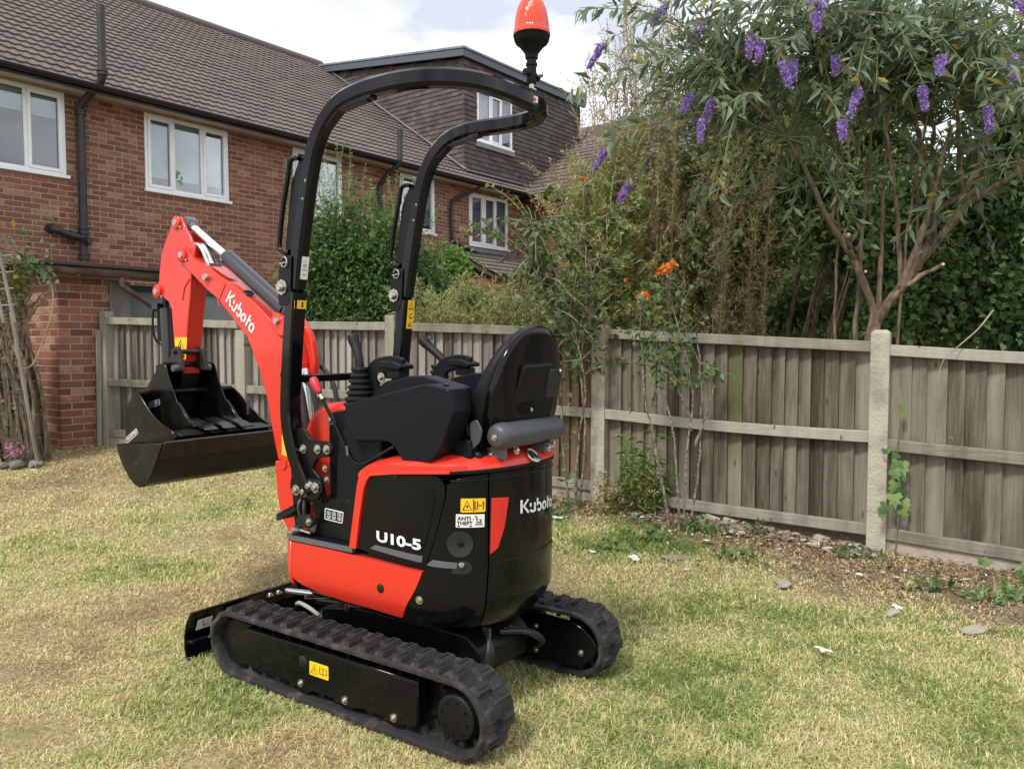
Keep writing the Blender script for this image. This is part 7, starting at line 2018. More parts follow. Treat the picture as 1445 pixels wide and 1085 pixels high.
loft("cushion", [(SX, -0.14, 1.03, 0.17, 0.16), (SX, -0.13, 1.045, 0.205, 0.20), (SX, -0.13, 1.10, 0.218, 0.212), (SX, -0.13, 1.135, 0.212, 0.205), (SX, -0.13, 1.15, 0.17, 0.16)], 'vinyl', seat, p=3.5)
m = MB(); m.box(SX - 0.16, SX + 0.16, -0.30, 0.06, 0.985, 1.035); m.box(SX - 0.20, SX - 0.17, -0.32, 0.02, 0.98, 1.01); m.box(SX + 0.17, SX + 0.20, -0.32, 0.02, 0.98, 1.01); m.build("seat_base", MAT['black_paint'], seat, bevel=0.006)
m = MB(); m.box(-0.235, 0.27, -0.365, 0.03, 0.955, 1.015); m.build("seat_mount", MAT['black_paint'], seat, bevel=0.012)
m = MB(); m.prism(round_poly([(-0.17, 1.05), (-0.34, 1.06), (-0.345, 0.99), (-0.17, 0.99)], 0.015), 'x', -0.26, -0.21); m.build("seat_rail_cover", MAT['black_plastic'], seat, bevel=0.006)
m = MB(); m.prism(round_poly([(-0.325, 1.118), (-0.36, 1.135), (-0.385, 1.095), (-0.372, 1.05), (-0.335, 1.02)], 0.012), 'x', -0.245, -0.238); m.build("belt_buckle_guard", MAT['grey_plastic'], seat, bevel=0.004)
m = MB(); m.prism([(-0.275, 1.178), (-0.296, 1.186), (-0.300, 1.145), (-0.278, 1.138)], 'x', -0.232, -0.226); m.build("belt_tag", MAT['orange_tag'], seat, smooth=0)
m = MB(); m.tube([(-0.225, -0.29, 1.14), (-0.225, -0.31, 1.07)], 0.006, 8); m.build("belt_stalk", MAT['black_plastic'], seat)
for p in ((-0.236, -0.29, 1.0), (-0.236, -0.33, 0.993), (-0.236, -0.25, 0.998), (-0.17, -0.366, 1.0)): bolt(p, (-1, 0, 0) if p[0] < -0.2 else (0, -1, 0), seat, 1.0)
# grey document tube behind the seat
dt = empty("document_tube", (0, 0, 0), 0, parent=EX)
m = MB(); m.lathe([(0.0, 0.0), (0.022, 0.0), (0.038, 0.006), (0.047, 0.02), (0.050, 0.04), (0.050, 0.06), (0.0475, 0.062), (0.0475, 0.40), (0.043, 0.418), (0.028, 0.430), (0.0, 0.432)], (-0.228, -0.428, 1.072), (1, 0, 0), 26); m.build("tube", MAT['grey_plastic'], dt, smooth=50)
bolt((-0.229, -0.428, 1.072), (-1, 0, 0), dt, 0.8)
m = MB(); m.box(-0.17, -0.15, -0.43, -0.35, 0.985, 1.024); m.build("tube_bracket", MAT["silver_pl"], dt, bevel=0.003)
m = MB(); m.box(0.08, 0.12, -0.445, -0.35, 0.985, 1.022); m.box(0.075, 0.125, -0.462, -0.43, 1.012, 1.020); m.build("tube_bracket", MAT["silver_pl"], dt, bevel=0.003)
for p in ((-0.10, -0.432, 1.012), (0.10, -0.446, 1.002), (0.16, -0.428, 1.010)): bolt(p, (0, -1, 0.3), dt, 1.0)

# ---- roll bar
rb = empty("roll_bar", (0, 0, 0), 0, parent=EX)
PL = [(-0.33, 0.415, 0.80), (-0.33, 0.445, 0.85), (-0.33, 0.49, 0.925), (-0.33, 0.525, 1.02), (-0.33, 0.540, 1.12), (-0.33, 0.535, 1.24), (-0.33, 0.520, 1.40), (-0.33, 0.495, 1.615)]
def rect(w, h, c=0.25):
    q = min(w, h) * c
    return [(-w + q, -h), (w - q, -h), (w, -h + q), (w, h - q), (w - q, h), (-w + q, h), (-w, h - q), (-w, -h + q)]
for sx in (-1, 1):
    m = MB(); m.sweep([tuple(v) for v in catmull([(sx * 0.33, y, z) for _, y, z in PL], 5)], rect(0.029, 0.036), up=(1, 0, 0)); m.build("post", MAT['black_gloss'], rb, smooth=30)
hoop = [(-0.33, 0.493, 1.630), (-0.33, 0.468, 1.78), (-0.33, 0.437, 1.93), (-0.33, 0.405, 2.07), (-0.33, 0.370, 2.18), (-0.33, 0.310, 2.270), (-0.33, 0.225, 2.330), (-0.33, 0.12, 2.352), (-0.33, 0.02, 2.357), (-0.327, -0.07, 2.357), (-0.310, -0.16, 2.355), (-0.270, -0.24, 2.353), (-0.205, -0.30, 2.352), (-0.12, -0.33, 2.351), (0.0, -0.342, 2.351)]
hoop = hoop + [(0.12, -0.343, 2.351), (0.215, -0.328, 2.352), (0.290, -0.285, 2.353), (0.342, -0.215, 2.355), (0.362, -0.13, 2.357), (0.362, -0.05, 2.357), (0.352, 0.03, 2.357)] + [(-x, y, z) for x, y, z in hoop[:8][::-1]]
HP = [tuple(v) for v in catmull(hoop, 5)]
def ups(P):
    return None
m = MB()
# keep the section upright: side axis is the horizontal normal of the hoop
vs = []; sec_h = rect(0.029, 0.033, 0.42); n = len(HP)
for i in range(n):
    t = (Vector(HP[min(i + 1, n - 1)]) - Vector(HP[max(i - 1, 0)])).normalized()
    c = Vector(HP[i]); outw = Vector((c.x, 0, 0)) if c.y > 0.0 else Vector((c.x, c.y, 0))
    outw = outw - t * outw.dot(t); outw.normalize(); b = t.cross(outw).normalized()
    vs += [c + outw * q[0] + b * q[1] for q in sec_h]
k = 8
m.add(vs, [(i * k + q, i * k + (q + 1) % k, (i + 1) * k + (q + 1) % k, (i + 1) * k + q) for i in range(n - 1) for q in range(k)] + [tuple(range(k))[::-1], tuple((n - 1) * k + q for q in range(k))])
m.build("hoop", MAT['black_gloss'], rb, smooth=30)
for sx in (-1, 1):
    # side plate along the front of the upright, fold joint below it
    m = MB(); m.prism(round_poly([(0.455, 2.16), (0.405, 2.07 + .06), (0.42, 2.0), (0.47, 1.74), (0.49, 1.60), (0.575, 1.60), (0.565, 1.72), (0.545, 1.86), (0.512, 2.06)], 0.02), 'x', sx * 0.33 - 0.004, sx * 0.33 + 0.004); m.build("side_plate", MAT['black_paint'], rb, bevel=0.002, seg=1)
    m = MB(); a, b = (sx * 0.30, sx * 0.308) if sx > 0 else (-0.368, -0.360)
    m.prism(round_poly([(0.548, 1.76), (0.48, 1.76), (0.49, 1.59), (0.50, 1.56), (0.56, 1.56), (0.565, 1.62)], 0.015), 'x', min(sx * 0.36, sx * 0.368), max(sx * 0.36, sx * 0.368))
    m.prism(round_poly([(0.548, 1.76), (0.48, 1.76), (0.49, 1.59), (0.50, 1.56), (0.56, 1.56), (0.565, 1.62)], 0.015), 'x', min(sx * 0.292, sx * 0.300), max(sx * 0.292, sx * 0.300)); m.build("fold_bracket", MAT['black_paint'], rb, bevel=0.003)
    ox = -0.369 if sx < 0 else 0.291
    bolt((ox, 0.533, 1.635), (-1, 0, 0), rb, 2.0)
    m = MB(); m.tube([(ox - 0.006 + 0.0, 0.515 + 0.018 * math.cos(a), 1.735 + 0.020 * math.sin(a)) for a in np.linspace(0.4, 2 * math.pi - 0.1, 16)], 0.003, 6); m.tube([(ox - 0.012, 0.533, 1.728), (ox + 0.01, 0.505, 1.738)], 0.004, 6); m.build("lynch_pin", MAT['zinc'], rb)
    # grab handle
    px = -0.345 if sx < 0 else 0.315
    m = MB(); m.tube([tuple(v) for v in catmull([(px, 0.45, 2.145), (px, 0.480, 2.150), (px, 0.505, 2.135), (px, 0.522, 2.07), (px, 0.553, 1.95), (px, 0.575, 1.83), (px, 0.573, 1.795), (px, 0.548, 1.778), (px, 0.515, 1.778)], 5)], 0.0105, 10); m.build("grab_handle", MAT['black_gloss'], rb)
    for z in (2.05, 1.98): bolt((sx * 0.33 - 0.028, 0.40 - (z - 2.05) * 0.25, z), (-1, 0, 0), rb, 0.35)
m = MB(); m.sweep([(-0.30, 0.505, 1.262), (0.30, 0.505, 1.262)], rect(0.016, 0.016), up=(0, 0, 1)); m.build("cross_bar", MAT['black_gloss'], rb)
for sx in (-1, 1):
    m = MB(); m.prism(round_poly([(0.30, 2.235), (0.22, 2.295), (0.05, 2.315), (0.05, 2.330), (0.25, 2.32)], 0.01), 'x', sx * 0.331 - 0.019, sx * 0.331 + 0.019); m.build("weld_gusset", MAT['black_gloss'], rb, bevel=0.004)

# ---- beacon on its post
be = empty("beacon", (0, 0, 0), 0, parent=EX)
bx, by = 0.152, -0.335
m = MB(); m.box(bx - 0.055, bx + 0.045, by - 0.032, by + 0.032, 2.372, 2.392); m.prism(round_poly([(-0.345 + 0.0, 2.39), (-0.30, 2.39), (-0.29, 2.372), (-0.36, 2.372)], 0.004), 'x', bx - 0.08, bx - 0.05); m.build("beacon_bracket", MAT['black_paint'], be, bevel=0.005)
m = MB(); m.tube([(bx, by, 2.39), (bx, by, 2.44)], 0.011, 12); m.tube([(bx, by, 2.39), (bx, by, 2.405)], 0.019, 6); m.build("beacon_stud", MAT['zinc'], be)
m = MB(); m.lathe([(0.0, 2.425), (0.017, 2.425), (0.019, 2.432), (0.019, 2.492), (0.023, 2.495), (0.023, 2.505), (0.019, 2.508), (0.019, 2.520), (0.025, 2.523), (0.026, 2.540), (0.032, 2.5489), (0.050, 2.5715), (0.062, 2.5799), (0.069, 2.5923), (0.071, 2.6064), (0.073, 2.6086), (0.073, 2.6120), (0.0, 2.6120)], (bx, by, 0), (0, 0, 1), 28); m.build("beacon_base", MAT['black_plastic'], be, smooth=40)
m = MB(); m.tube([(bx - 0.045, by, 2.462), (bx + 0.045, by, 2.462)], 0.0085, 10); m.lathe([(0, 0), (.013, 0), (.013, .012), (0, .012)], (bx - 0.035, by, 2.462), (-1, 0, 0), 10); m.lathe([(0, 0), (.016, 0), (.016, .015), (0, .015)], (bx + 0.030, by, 2.462), (1, 0, 0), 8); m.build("wing_bolt", MAT['black_plastic'], be)
m = MB(); m.lathe([(0.0, 0), (0.010, 0), (0.010, 0.02), (0, 0.02)], (bx + 0.02, by - 0.016, 2.462), (0.3, -1, 0), 10); m.build("clamp_screw", MAT['zinc'], be)
m = MB(); m.lathe([(0.0725, 2.6125), (0.0725, 2.6234), (0.070, 2.6253), (0.069, 2.6433), (0.065, 2.6765), (0.058, 2.7097), (0.047, 2.7363), (0.034, 2.7505), (0.018, 2.7581), (0.0, 2.7600)], (bx, by, 0), (0, 0, 1), 32); m.build("beacon_lens", MAT['lens'], be, smooth=50)

# ---- boom
bo = empty("boom", (0, 0, 0), 0, parent=EX)
up_e = [(1.735, 1.878), (1.712, 1.905), (1.675, 1.908), (1.640, 1.880), (1.594, 1.842), (1.487, 1.802), (1.366, 1.735), (1.284, 1.702), (1.237, 1.671), (1.13, 1.612), (1.058, 1.564), (0.972, 1.498), (0.915, 1.44), (0.872, 1.385), (0.848, 1.32), (0.848, 1.285), (0.872, 1.235), (0.868, 1.10), (0.850, 0.99), (0.833, 0.897), (0.820, 0.86)]
lo_e = [(0.957, 0.86), (0.978, 0.926), (1.009, 1.044), (1.036, 1.155), (1.085, 1.281), (1.125, 1.352), (1.174, 1.436), (1.288, 1.533), (1.406, 1.632), (1.491, 1.681), (1.616, 1.766), (1.706, 1.829), (1.735, 1.85)]
m = MB(); m.prism(up_e + lo_e, 'x', -0.060, 0.060); m.build("boom_arm", MAT['orange'], bo, bevel=0.005, seg=2)
# raised top plate edge and side seam
m = MB(); m.prism([(0.865, 1.23), (0.84, 1.30), (0.86, 1.40), (0.93, 1.47), (1.0, 1.50), (0.96, 1.55), (0.90, 1.53), (0.83, 1.44), (0.805, 1.32), (0.82, 1.22)], 'x', 0.035, 0.07); m.prism([(0.93, 1.44), (0.88, 1.44), (0.90, 1.53), (0.96, 1.555), (1.0, 1.51)], 'x', -0.07, -0.035); m.build("cylinder_lug", MAT['orange'], bo, bevel=0.006)
m = MB(); m.prism(round_poly([(0.965, 0.856), (0.955, 0.72), (0.944, 0.66), (0.924, 0.597), (0.875, 0.528), (0.79, 0.52), (0.785, 0.60), (0.798, 0.72), (0.812, 0.856)], 0.012), 'x', -0.075, 0.075); m.build("swing_bracket", MAT['orange'], bo, bevel=0.008)
m = MB(); m.tube([(-0.082, 0.90, 0.845), (0.082, 0.90, 0.845)], 0.024, 18); m.build("boom_foot_pin", MAT['orange'], bo)
m = MB(); m.box(-0.11, 0.11, 0.55, 0.80, 0.40, 0.46); m.box(-0.10, 0.10, 0.55, 0.80, 0.55, 0.60); m.tube([(0, 0.82, 0.40), (0, 0.82, 0.62)], 0.05, 18); m.build("swing_post", MAT['black_paint'], bo, bevel=0.006)
def boss(y, z, x, r, h, parent, sgn=-1):
    m = MB(); m.lathe([(0.0, h), (r * 0.85, h), (r, h - 0.004), (r, 0.0)], (x, y, z), (sgn, 0, 0), 20); b = m.build("pin_boss", MAT['orange'], parent)
    m = MB(); m.lathe([(0.0, h + 0.004), (r * 0.48, h + 0.004), (r * 0.52, h + 0.001), (r * 0.52, h - 0.002)], (x, y, z), (sgn, 0, 0), 16); m.build("pin_end", MAT['zinc'], b)
    bolt((x + sgn * 0.003, y - r * 0.95, z - r * 0.75), (sgn, 0, 0), parent, 0.62)
boss(1.689, 1.866, -0.060, 0.036, 0.014, bo); boss(1.689, 1.866, 0.060, 0.036, 0.014, bo, 1)
m = MB(); m.lathe([(0.0, 0.022), (0.016, 0.022), (0.018, 0.018), (0.018, 0.0)], (-0.060, 1.478, 1.742), (-1, 0, 0), 14); m.build("grease_stop", MAT['zinc'], bo)
m = MB(); m.lathe([(0.0, 0.016), (0.014, 0.016), (0.016, 0.0)], (-0.070, 0.935, 1.513), (-1, 0, 0), 14); m.build("cylinder_pin", MAT['zinc'], bo)
m = MB(); m.sweep([(-0.0615, 1.385, 1.595), (-0.0615, 1.395, 1.62), (-0.0615, 1.335, 1.705)], [(-.004, -.002), (.004, -.002), (.004, .002), (-.004, .002)], up=(1, 0, 0)); m.build("weld_seam", MAT['orange'], bo)
# hoses over the boom head
for k, x in enumerate((-0.032, -0.008, 0.022)):
    m = MB(); m.tube([tuple(v) for v in catmull([(x, 1.655, 1.90), (x, 1.625, 1.918), (x, 1.590, 1.915), (x, 1.553, 1.88), (x, 1.525, 1.835), (x, 1.50, 1.80)], 5)], 0.0105, 10); m.build("boom_hose", MAT['steel'] if k < 2 else MAT['hose'], bo)
m = MB(); m.box(-0.04, 0.03, 1.485, 1.52, 1.795, 1.818); m.build("hose_clamp", MAT['silver_pl'], bo, bevel=0.004)
m = MB(); m.lathe([(0.016, 0.0), (0.024, 0.001), (0.027, 0.005), (0.024, 0.008), (0.016, 0.006)], (-0.035, 1.19, 1.65), (-0.15, -0.48, 0.86), 16); m.tube([(-0.05, 1.20, 1.66), (-0.02, 1.18, 1.652)], 0.005, 6); m.build("hose_grommet", MAT['hose'], bo)
m = MB(); m.prism([(1.45, 1.795), (1.33, 1.732), (1.35, 1.742), (1.47, 1.80)], 'x', -0.05, 0.02); m.build("top_plate", MAT['orange'], bo, smooth=0)
# arm cylinder along the top of the boom
ac = empty("arm_cylinder", (0, 0, 0), 0, parent=EX)
A, Bc, Cc = Vector((0, 0.955, 1.565)), Vector((0, 1.395, 1.842)), Vector((0, 1.69, 2.022))
m = MB(); dA = (Bc - A).normalized(); m.tube([tuple(A), tuple(Bc)], 0.040, 20); m.lathe([(0.0, 0.012), (0.034, 0.012), (0.040, 0.004), (0.0405, -0.02)], tuple(Bc), tuple(dA), 20); m.build("barrel", MAT['cylinder'], ac)
m = MB(); m.tube([tuple(Bc), tuple(Cc)], 0.019, 16); m.build("rod", MAT['rod'], ac)
m = MB(); m.tube([(-0.028, Cc.y + 0.03, Cc.z + 0.015), (0.028, Cc.y + 0.03, Cc.z + 0.015)], 0.036, 18); m.tube([tuple(Cc - dA * 0.02), tuple(Cc + dA * 0.03)], 0.022, 12); m.build("rod_eye", MAT['silver_pl'], ac)
m = MB(); m.tube([(-0.032, A.y - 0.01, A.z - 0.008), (0.032, A.y - 0.01, A.z - 0.008)], 0.045, 18); m.build("barrel_eye", MAT['cylinder'], ac)
# boom cylinder and hoses between boom and operator
m = MB(); m.tube([(0, 0.74, 0.62), (0, 0.80, 1.05)], 0.038, 16); m.build("boom_cylinder", MAT['cylinder'], bo)
m = MB(); m.tube([(0, 0.80, 1.05), (0, 0.835, 1.29)], 0.019, 12); m.build("boom_cylinder_rod", MAT['rod'], bo)
for k, (x, q) in enumerate(((-0.10, 0), (-0.13, .03), (-0.08, .05), (0.10, 0.0))):
    m = MB(); m.tube([tuple(v) for v in catmull([(x, 0.83, 1.30 - q), (x - .01, 0.74 - q, 1.22), (x - .02, 0.68 - q, 1.05), (x, 0.63 - q * .5, 0.85), (x + .02, 0.60, 0.66)], 6)], 0.012 if k != 1 else 0.016, 8); m.build("hydraulic_hose", MAT['hose'], bo)
m = MB(); m.prism(round_poly([(0.66, 1.14), (0.62, 1.14), (0.53, 0.90), (0.52, 0.66), (0.60, 0.64), (0.62, 0.90)], 0.02), 'x', -0.27, -0.245); m.build("hose_guard", MAT['black_paint'], bo, bevel=0.004)

# ---- dipper arm
da = empty("dipper_arm", (0, 0, 0), 0, parent=EX)
al = [(1.759, 2.066), (1.796, 2.048), (1.832, 1.996), (1.875, 1.936), (1.905, 1.880), (1.923, 1.803), (1.933, 1.735), (1.965, 1.705), (1.968, 1.675), (1.945, 1.655), (1.895, 1.655), (1.845, 1.630), (1.820, 1.590), (1.808, 1.463), (1.799, 1.384), (1.79, 1.25), (1.72, 1.25), (1.714, 1.313), (1.698, 1.384), (1.673, 1.541), (1.649, 1.657), (1.640, 1.760), (1.615, 1.83), (1.600, 1.90), (1.633, 1.945), (1.683, 2.010), (1.712, 2.058), (1.735, 2.070)]
plate = [p for p in al]
m = MB(); m.prism([(1.930, 1.80), (1.938, 1.735), (1.95, 1.69), (1.92, 1.665), (1.845, 1.640), (1.820, 1.590), (1.808, 1.463), (1.799, 1.384), (1.79, 1.25), (1.72, 1.25), (1.714, 1.313), (1.698, 1.384), (1.673, 1.541), (1.649, 1.657), (1.640, 1.745), (1.72, 1.80), (1.86, 1.86)], 'x', -0.0295, 0.0295); m.build("arm_box", MAT['orange'], da, bevel=0.003)
m = MB(); m.sweep([(-0.0485, 1.655, 1.745), (-0.0485, 1.70, 1.70), (-0.0485, 1.72, 1.635)], [(-.005, -.003), (.005, -.003), (.005, .003), (-.005, .003)], up=(1, 0, 0)); m.build("weld_seam", MAT['orange'], da)
for a, b in ((-0.047, -0.030), (0.030, 0.047)):
    m = MB(); m.prism([p for p in al if p[1] > 1.74] + [(1.72, 1.80)][:0] + [], 'x', a - 0.001, b + 0.001) if False else m.prism(al, 'x', a, b); m.build("arm_cheek", MAT['orange'], da, bevel=0.004)
boss(1.752, 2.040, -0.047, 0.034, 0.014, da); boss(1.752, 2.040, 0.047, 0.034, 0.014, da, 1)
boss(1.935, 1.688, -0.047, 0.036, 0.018, da); boss(1.935, 1.688, 0.047, 0.036, 0.018, da, 1)
m = MB(); m.prism(round_poly([(1.793, 1.441), (1.685, 1.441), (1.698, 1.325), (1.793, 1.325)], 0.006), 'x', -0.0475, -0.0462); m.build("warning_sticker", MAT['yellow'], da, smooth=0)
m = MB(); m.sweep([(-0.048, 1.775, 1.375), (-0.048, 1.742, 1.425), (-0.048, 1.712, 1.375), (-0.048, 1.775, 1.375)], [(-.003, -.0006), (.003, -.0006), (.003, .0006), (-.003, .0006)], up=(1, 0, 0)); m.box(-0.0482, -0.0476, 1.738, 1.747, 1.385, 1.405); m.box(-0.0482, -0.0476, 1.71, 1.76, 1.333, 1.352); m.build("sticker_symbol", MAT['ink'], da, smooth=0)
# bucket cylinder in front of the arm
bc = empty("bucket_cylinder", (0, 0, 0), 0, parent=EX)
m = MB(); m.tube([(0, 1.945, 1.60), (0, 1.93, 1.25)], 0.034, 16); m.build("barrel", MAT['cylinder'], bc)
m = MB(); m.tube([(0, 1.95, 1.69), (0, 1.945, 1.60)], 0.018, 12); m.tube([(-0.03, 1.937, 1.688), (0.03, 1.937, 1.688)], 0.026, 14); m.build("rod_eye", MAT['black_gloss'], bc)
m = MB(); m.tube([tuple(v) for v in catmull([(-0.03, 1.975, 1.60), (-0.04, 2.0, 1.585), (-0.045, 2.0, 1.50), (-0.04, 1.985, 1.43), (-0.03, 1.955, 1.405), (-0.02, 1.93, 1.42)], 5)], 0.006, 8); m.box(-0.045, -0.01, 1.955, 2.01, 1.595, 1.625); m.tube([(-0.03, 1.965, 1.61), (-0.03, 1.965, 1.42)], 0.010, 8); m.build("feed_pipe", MAT['black_gloss'], bc)
m = MB(); m.prism([(1.76, 1.27), (1.80, 1.26), (1.95, 1.24), (1.95, 1.29), (1.85, 1.31)], 'x', -0.065, -0.05); m.prism([(1.76, 1.27), (1.80, 1.26), (1.95, 1.24), (1.95, 1.29), (1.85, 1.31)], 'x', 0.05, 0.065); m.prism([(1.72, 1.28), (1.80, 1.28), (1.86, 1.12), (1.84, 1.05), (1.78, 1.05)], 'x', -0.05, 0.05); m.build("bucket_link", MAT['black_paint'], bc, bevel=0.004)

# ---- wide grading bucket carried on the arm
def shell_poly(outer, t):
    """closed profile of a sheet of thickness t along an open outline"""
    o = [Vector(p) for p in outer]; inner = []
    for i in range(len(o)):
        d = (o[min(i + 1, len(o) - 1)] - o[max(i - 1, 0)]).normalized(); nn = Vector((-d.y, d.x))
        inner.append(o[i] + nn * t)
    return [tuple(p) for p in o] + [tuple(p) for p in inner[::-1]]
gb = empty("grading_bucket", (0, 0, 0), 0, parent=EX)
gout = [(1.322, 0.945), (1.369, 0.869), (1.416, 0.799), (1.450, 0.752), (1.485, 0.729), (1.520, 0.724), (1.565, 0.735), (1.612, 0.765), (1.660, 0.815), (1.701, 0.878), (1.712, 0.905)]
m = MB(); m.prism(shell_poly(gout, -0.010) if False else [(y, z) for y, z in gout] + [(y + 0.008 * 0.6 + 0.004, z + 0.010) for y, z in gout[::-1]], 'x', -0.415, 0.415); m.build("bucket_shell", MAT['bucket'], gb, smooth=30)
for a in (-0.423, 0.415):
    m = MB(); m.prism([(1.322, 0.945), (1.369, 0.869), (1.416, 0.799), (1.450, 0.750), (1.485, 0.727), (1.520, 0.722), (1.565, 0.733), (1.612, 0.763), (1.662, 0.815), (1.703, 0.878), (1.706, 0.905), (1.690, 0.918)], 'x', a, a + 0.008); sp_ = m.build("end_plate", MAT['bucket'], gb, bevel=0.0015, seg=1)
    m = MB(); m.lathe([(0.0, 0.0012), (0.0095, 0.0012), (0.0105, 0.0)], ((a if a < 0 else a + 0.008), 1.545, 0.838), (-1 if a < 0 else 1, 0, 0), 14); m.build("painted_drain_hole", MAT['ink'], sp_)  # no opening: the hole's shade is painted as a black disc on the plate
m = MB(); m.prism([(1.70, 0.86), (1.72, 0.90), (1.90, 0.90), (1.93, 1.10), (1.86, 1.12), (1.89, 0.92), (1.72, 0.85)], 'x', -0.06, 0.06); m.build("hanger", MAT['bucket'], gb, bevel=0.004)
m = MB(); m.box(-0.415, 0.415, 1.305, 1.40, 0.935, 0.947, Matrix.Translation((0, 1.32, 0.94)) @ Matrix.Rotation(-1.0, 4, 'X') @ Matrix.Translation((0, -1.32, -0.94))); m.build("cutting_edge", MAT['worn_steel'], gb, bevel=0.002, seg=1)
for k in range(4):
    x = -0.26 + 0.165 * k; m = MB(); q = Vector((-0, -0.83, -0.56)); m.lathe([(0.0, 0.0012), (0.009, 0.0012), (0.010, 0.0)], (x, 1.372, 0.863), tuple(q), 10); m.build("painted_bolt_hole", MAT['ink'], gb)  # black discs laid on the shell, painted for the shade inside the holes

def stroke_text(word, glyphs, adv, put, t, name, mat, parent, gap=0.0):
    """lettering built of strokes; put(u, v) maps the line of text to a point and off to a normal"""
    m = MB(); x = 0.0
    for ch in word:
        for st in glyphs[ch]:
            n = len(st)
            vs = []
            for i, (u, v) in enumerate(st):
                a = Vector(st[max(i - 1, 0)]); b = Vector(st[min(i + 1, n - 1)]); d = (b - a).normalized(); nn = Vector((-d.y, d.x))
                for s_ in (-1, 1):
                    vs.append(put(x + u + nn.x * t * s_, v + nn.y * t * s_))
            m.add(vs, [(2 * i, 2 * i + 1, 2 * i + 3, 2 * i + 2) for i in range(n - 1)])
        x += adv[ch] + gap
    return m.build(name, mat, parent, smooth=0, weld=False)
def arcp(cx_, cy_, rx, ry, a0, a1, n=12):
    return [(cx_ + rx * math.cos(math.radians(a0 + (a1 - a0) * k / n)), cy_ + ry * math.sin(math.radians(a0 + (a1 - a0) * k / n))) for k in range(n + 1)]
GL = {'K': [[(0.06, 0.0), (0.06, 1.0)], [(0.62, 1.0), (0.25, 0.53), (0.66, 0.0)]],
      'u': [[(0.07, 0.70), (0.07, 0.42)] , arcp(0.28, 0.24, 0.21, 0.21, 190, 330) , [(0.49, 0.70), (0.49, 0.0)]],
      'b': [[(0.07, 1.0), (0.07, 0.42)], arcp(0.28, 0.32, 0.22, 0.28, -150, 120)],
      'o': [arcp(0.27, 0.32, 0.22, 0.28, -62, 278, 16)],
      't': [[(0.18, 0.95), (0.18, 0.0)], [(0.28, 0.62), (0.44, 0.62)]],
      'a': [arcp(0.27, 0.32, 0.22, 0.28, 50, 300), [(0.50, 0.56), (0.50, 0.02)]]}
GA = {'K': 0.78, 'u': 0.70, 'b': 0.66, 'o': 0.64, 't': 0.52, 'a': 0.6}
WT = sum(GA[c] for c in "Kubota")
def font_text(word, put, name, mat, parent, bold=0.02):
    V, F, asp = text_mesh(word, bold)
    m = MB(); m.add([put(v.x, v.y) for v in V], F)
    return m.build(name, mat, parent, smooth=0, weld=False)
def lerp2(o, ex, ey):
    return lambda u, v: Vector(o) + Vector(ex) * u + Vector(ey) * v
# lettering on the boom
o0 = Vector((-0.0613, 1.335, 1.617)); ex = (Vector((-0.0613, 1.135, 1.455)) - o0); hy = ex.cross(Vector((1, 0, 0))).normalized()
if hy.z < 0: hy = -hy
hgt = ex.length / WT * 1.02
stroke_text("Kubota", GL, GA, lambda u, v: o0 + ex * (u / WT) + hy * (v * hgt), 0.085, "maker_lettering", MAT['white_ink'], bo)
# lettering on the rear hood and the side cover
stroke_text("Kubota", GL, GA, lambda u, v: body_pt(1.090 + 0.275 * u / WT, 0.772 - 0.020 * u / WT + 0.050 * v, 0.0072), 0.085, "maker_lettering", MAT['white_ink'], body)
font_text("U10-5", lambda u, v: body_pt(0.490 + 0.203 * u, 0.668 - 0.010 * u + 0.041 * v, 0.0118), "model_lettering", MAT['white_ink'], body, 0.035)
# stickers on the rear side cover
st_y = panel("hazard_sticker", round_poly([(0.838, 0.853), (0.927, 0.850), (0.926, 0.801), (0.837, 0.803)], 0.004), 0.006, 0.0072, 'yellow', body, bevel=0)
def on_body(s0, z0, s1, z1, d): return lambda u, v: body_pt(s0 + (s1 - s0) * u, z0 + (z1 - z0) * v - 0.003 * u, d)
def strokes_on(put, lines, t, name, parent, mat='ink'):
    m = MB()
    for st in lines:
        n = len(st); vs = []
        for i, (u, v) in enumerate(st):
            a = Vector(st[max(i - 1, 0)]); b = Vector(st[min(i + 1, n - 1)]); d = (b - a); d = d.normalized() if d.length > 0 else Vector((1, 0)); nn = Vector((-d.y, d.x))
            for s_ in (-1, 1): vs.append(put(u + nn.x * t * s_ * 0.55, v + nn.y * t * s_))
        m.add(vs, [(2 * i, 2 * i + 1, 2 * i + 3, 2 * i + 2) for i in range(n - 1)])
    return m.build(name, MAT[mat], parent, smooth=0, weld=False)
TRI = [(0.08, 0.15), (0.42, 0.15), (0.25, 0.85), (0.08, 0.15)]
strokes_on(on_body(0.838, 0.804, 0.927, 0.853, 0.0080), [TRI, [(0.25, 0.30), (0.25, 0.55)], [(0.20, 0.42), (0.30, 0.42)], [(0.56, 0.2), (0.56, 0.8), (0.66, 0.8), (0.66, 0.2), (0.56, 0.2)], [(0.70, 0.48), (0.84, 0.48)], [(0.90, 0.15), (0.90, 0.8)], [(0.86, 0.62), (0.94, 0.62)], [(0.5, 0.05), (0.5, 0.95)]], 0.035, "hazard_symbols", st_y)
st_w = panel("theft_sticker", round_poly([(0.821, 0.797), (0.923, 0.793), (0.922, 0.746), (0.820, 0.749)], 0.003), 0.006, 0.0072, 'white_st', body, bevel=0)
font_text("ANTI", lambda u, v: body_pt(0.826 + 0.046 * u, 0.7745 + 0.014 * v - 0.001 * u, 0.0082), "sticker_lettering", MAT['ink'], st_w, 0.03)
font_text("THEFT", lambda u, v: body_pt(0.824 + 0.055 * u, 0.7575 + 0.014 * v - 0.001 * u, 0.0082), "sticker_lettering", MAT['ink'], st_w, 0.03)
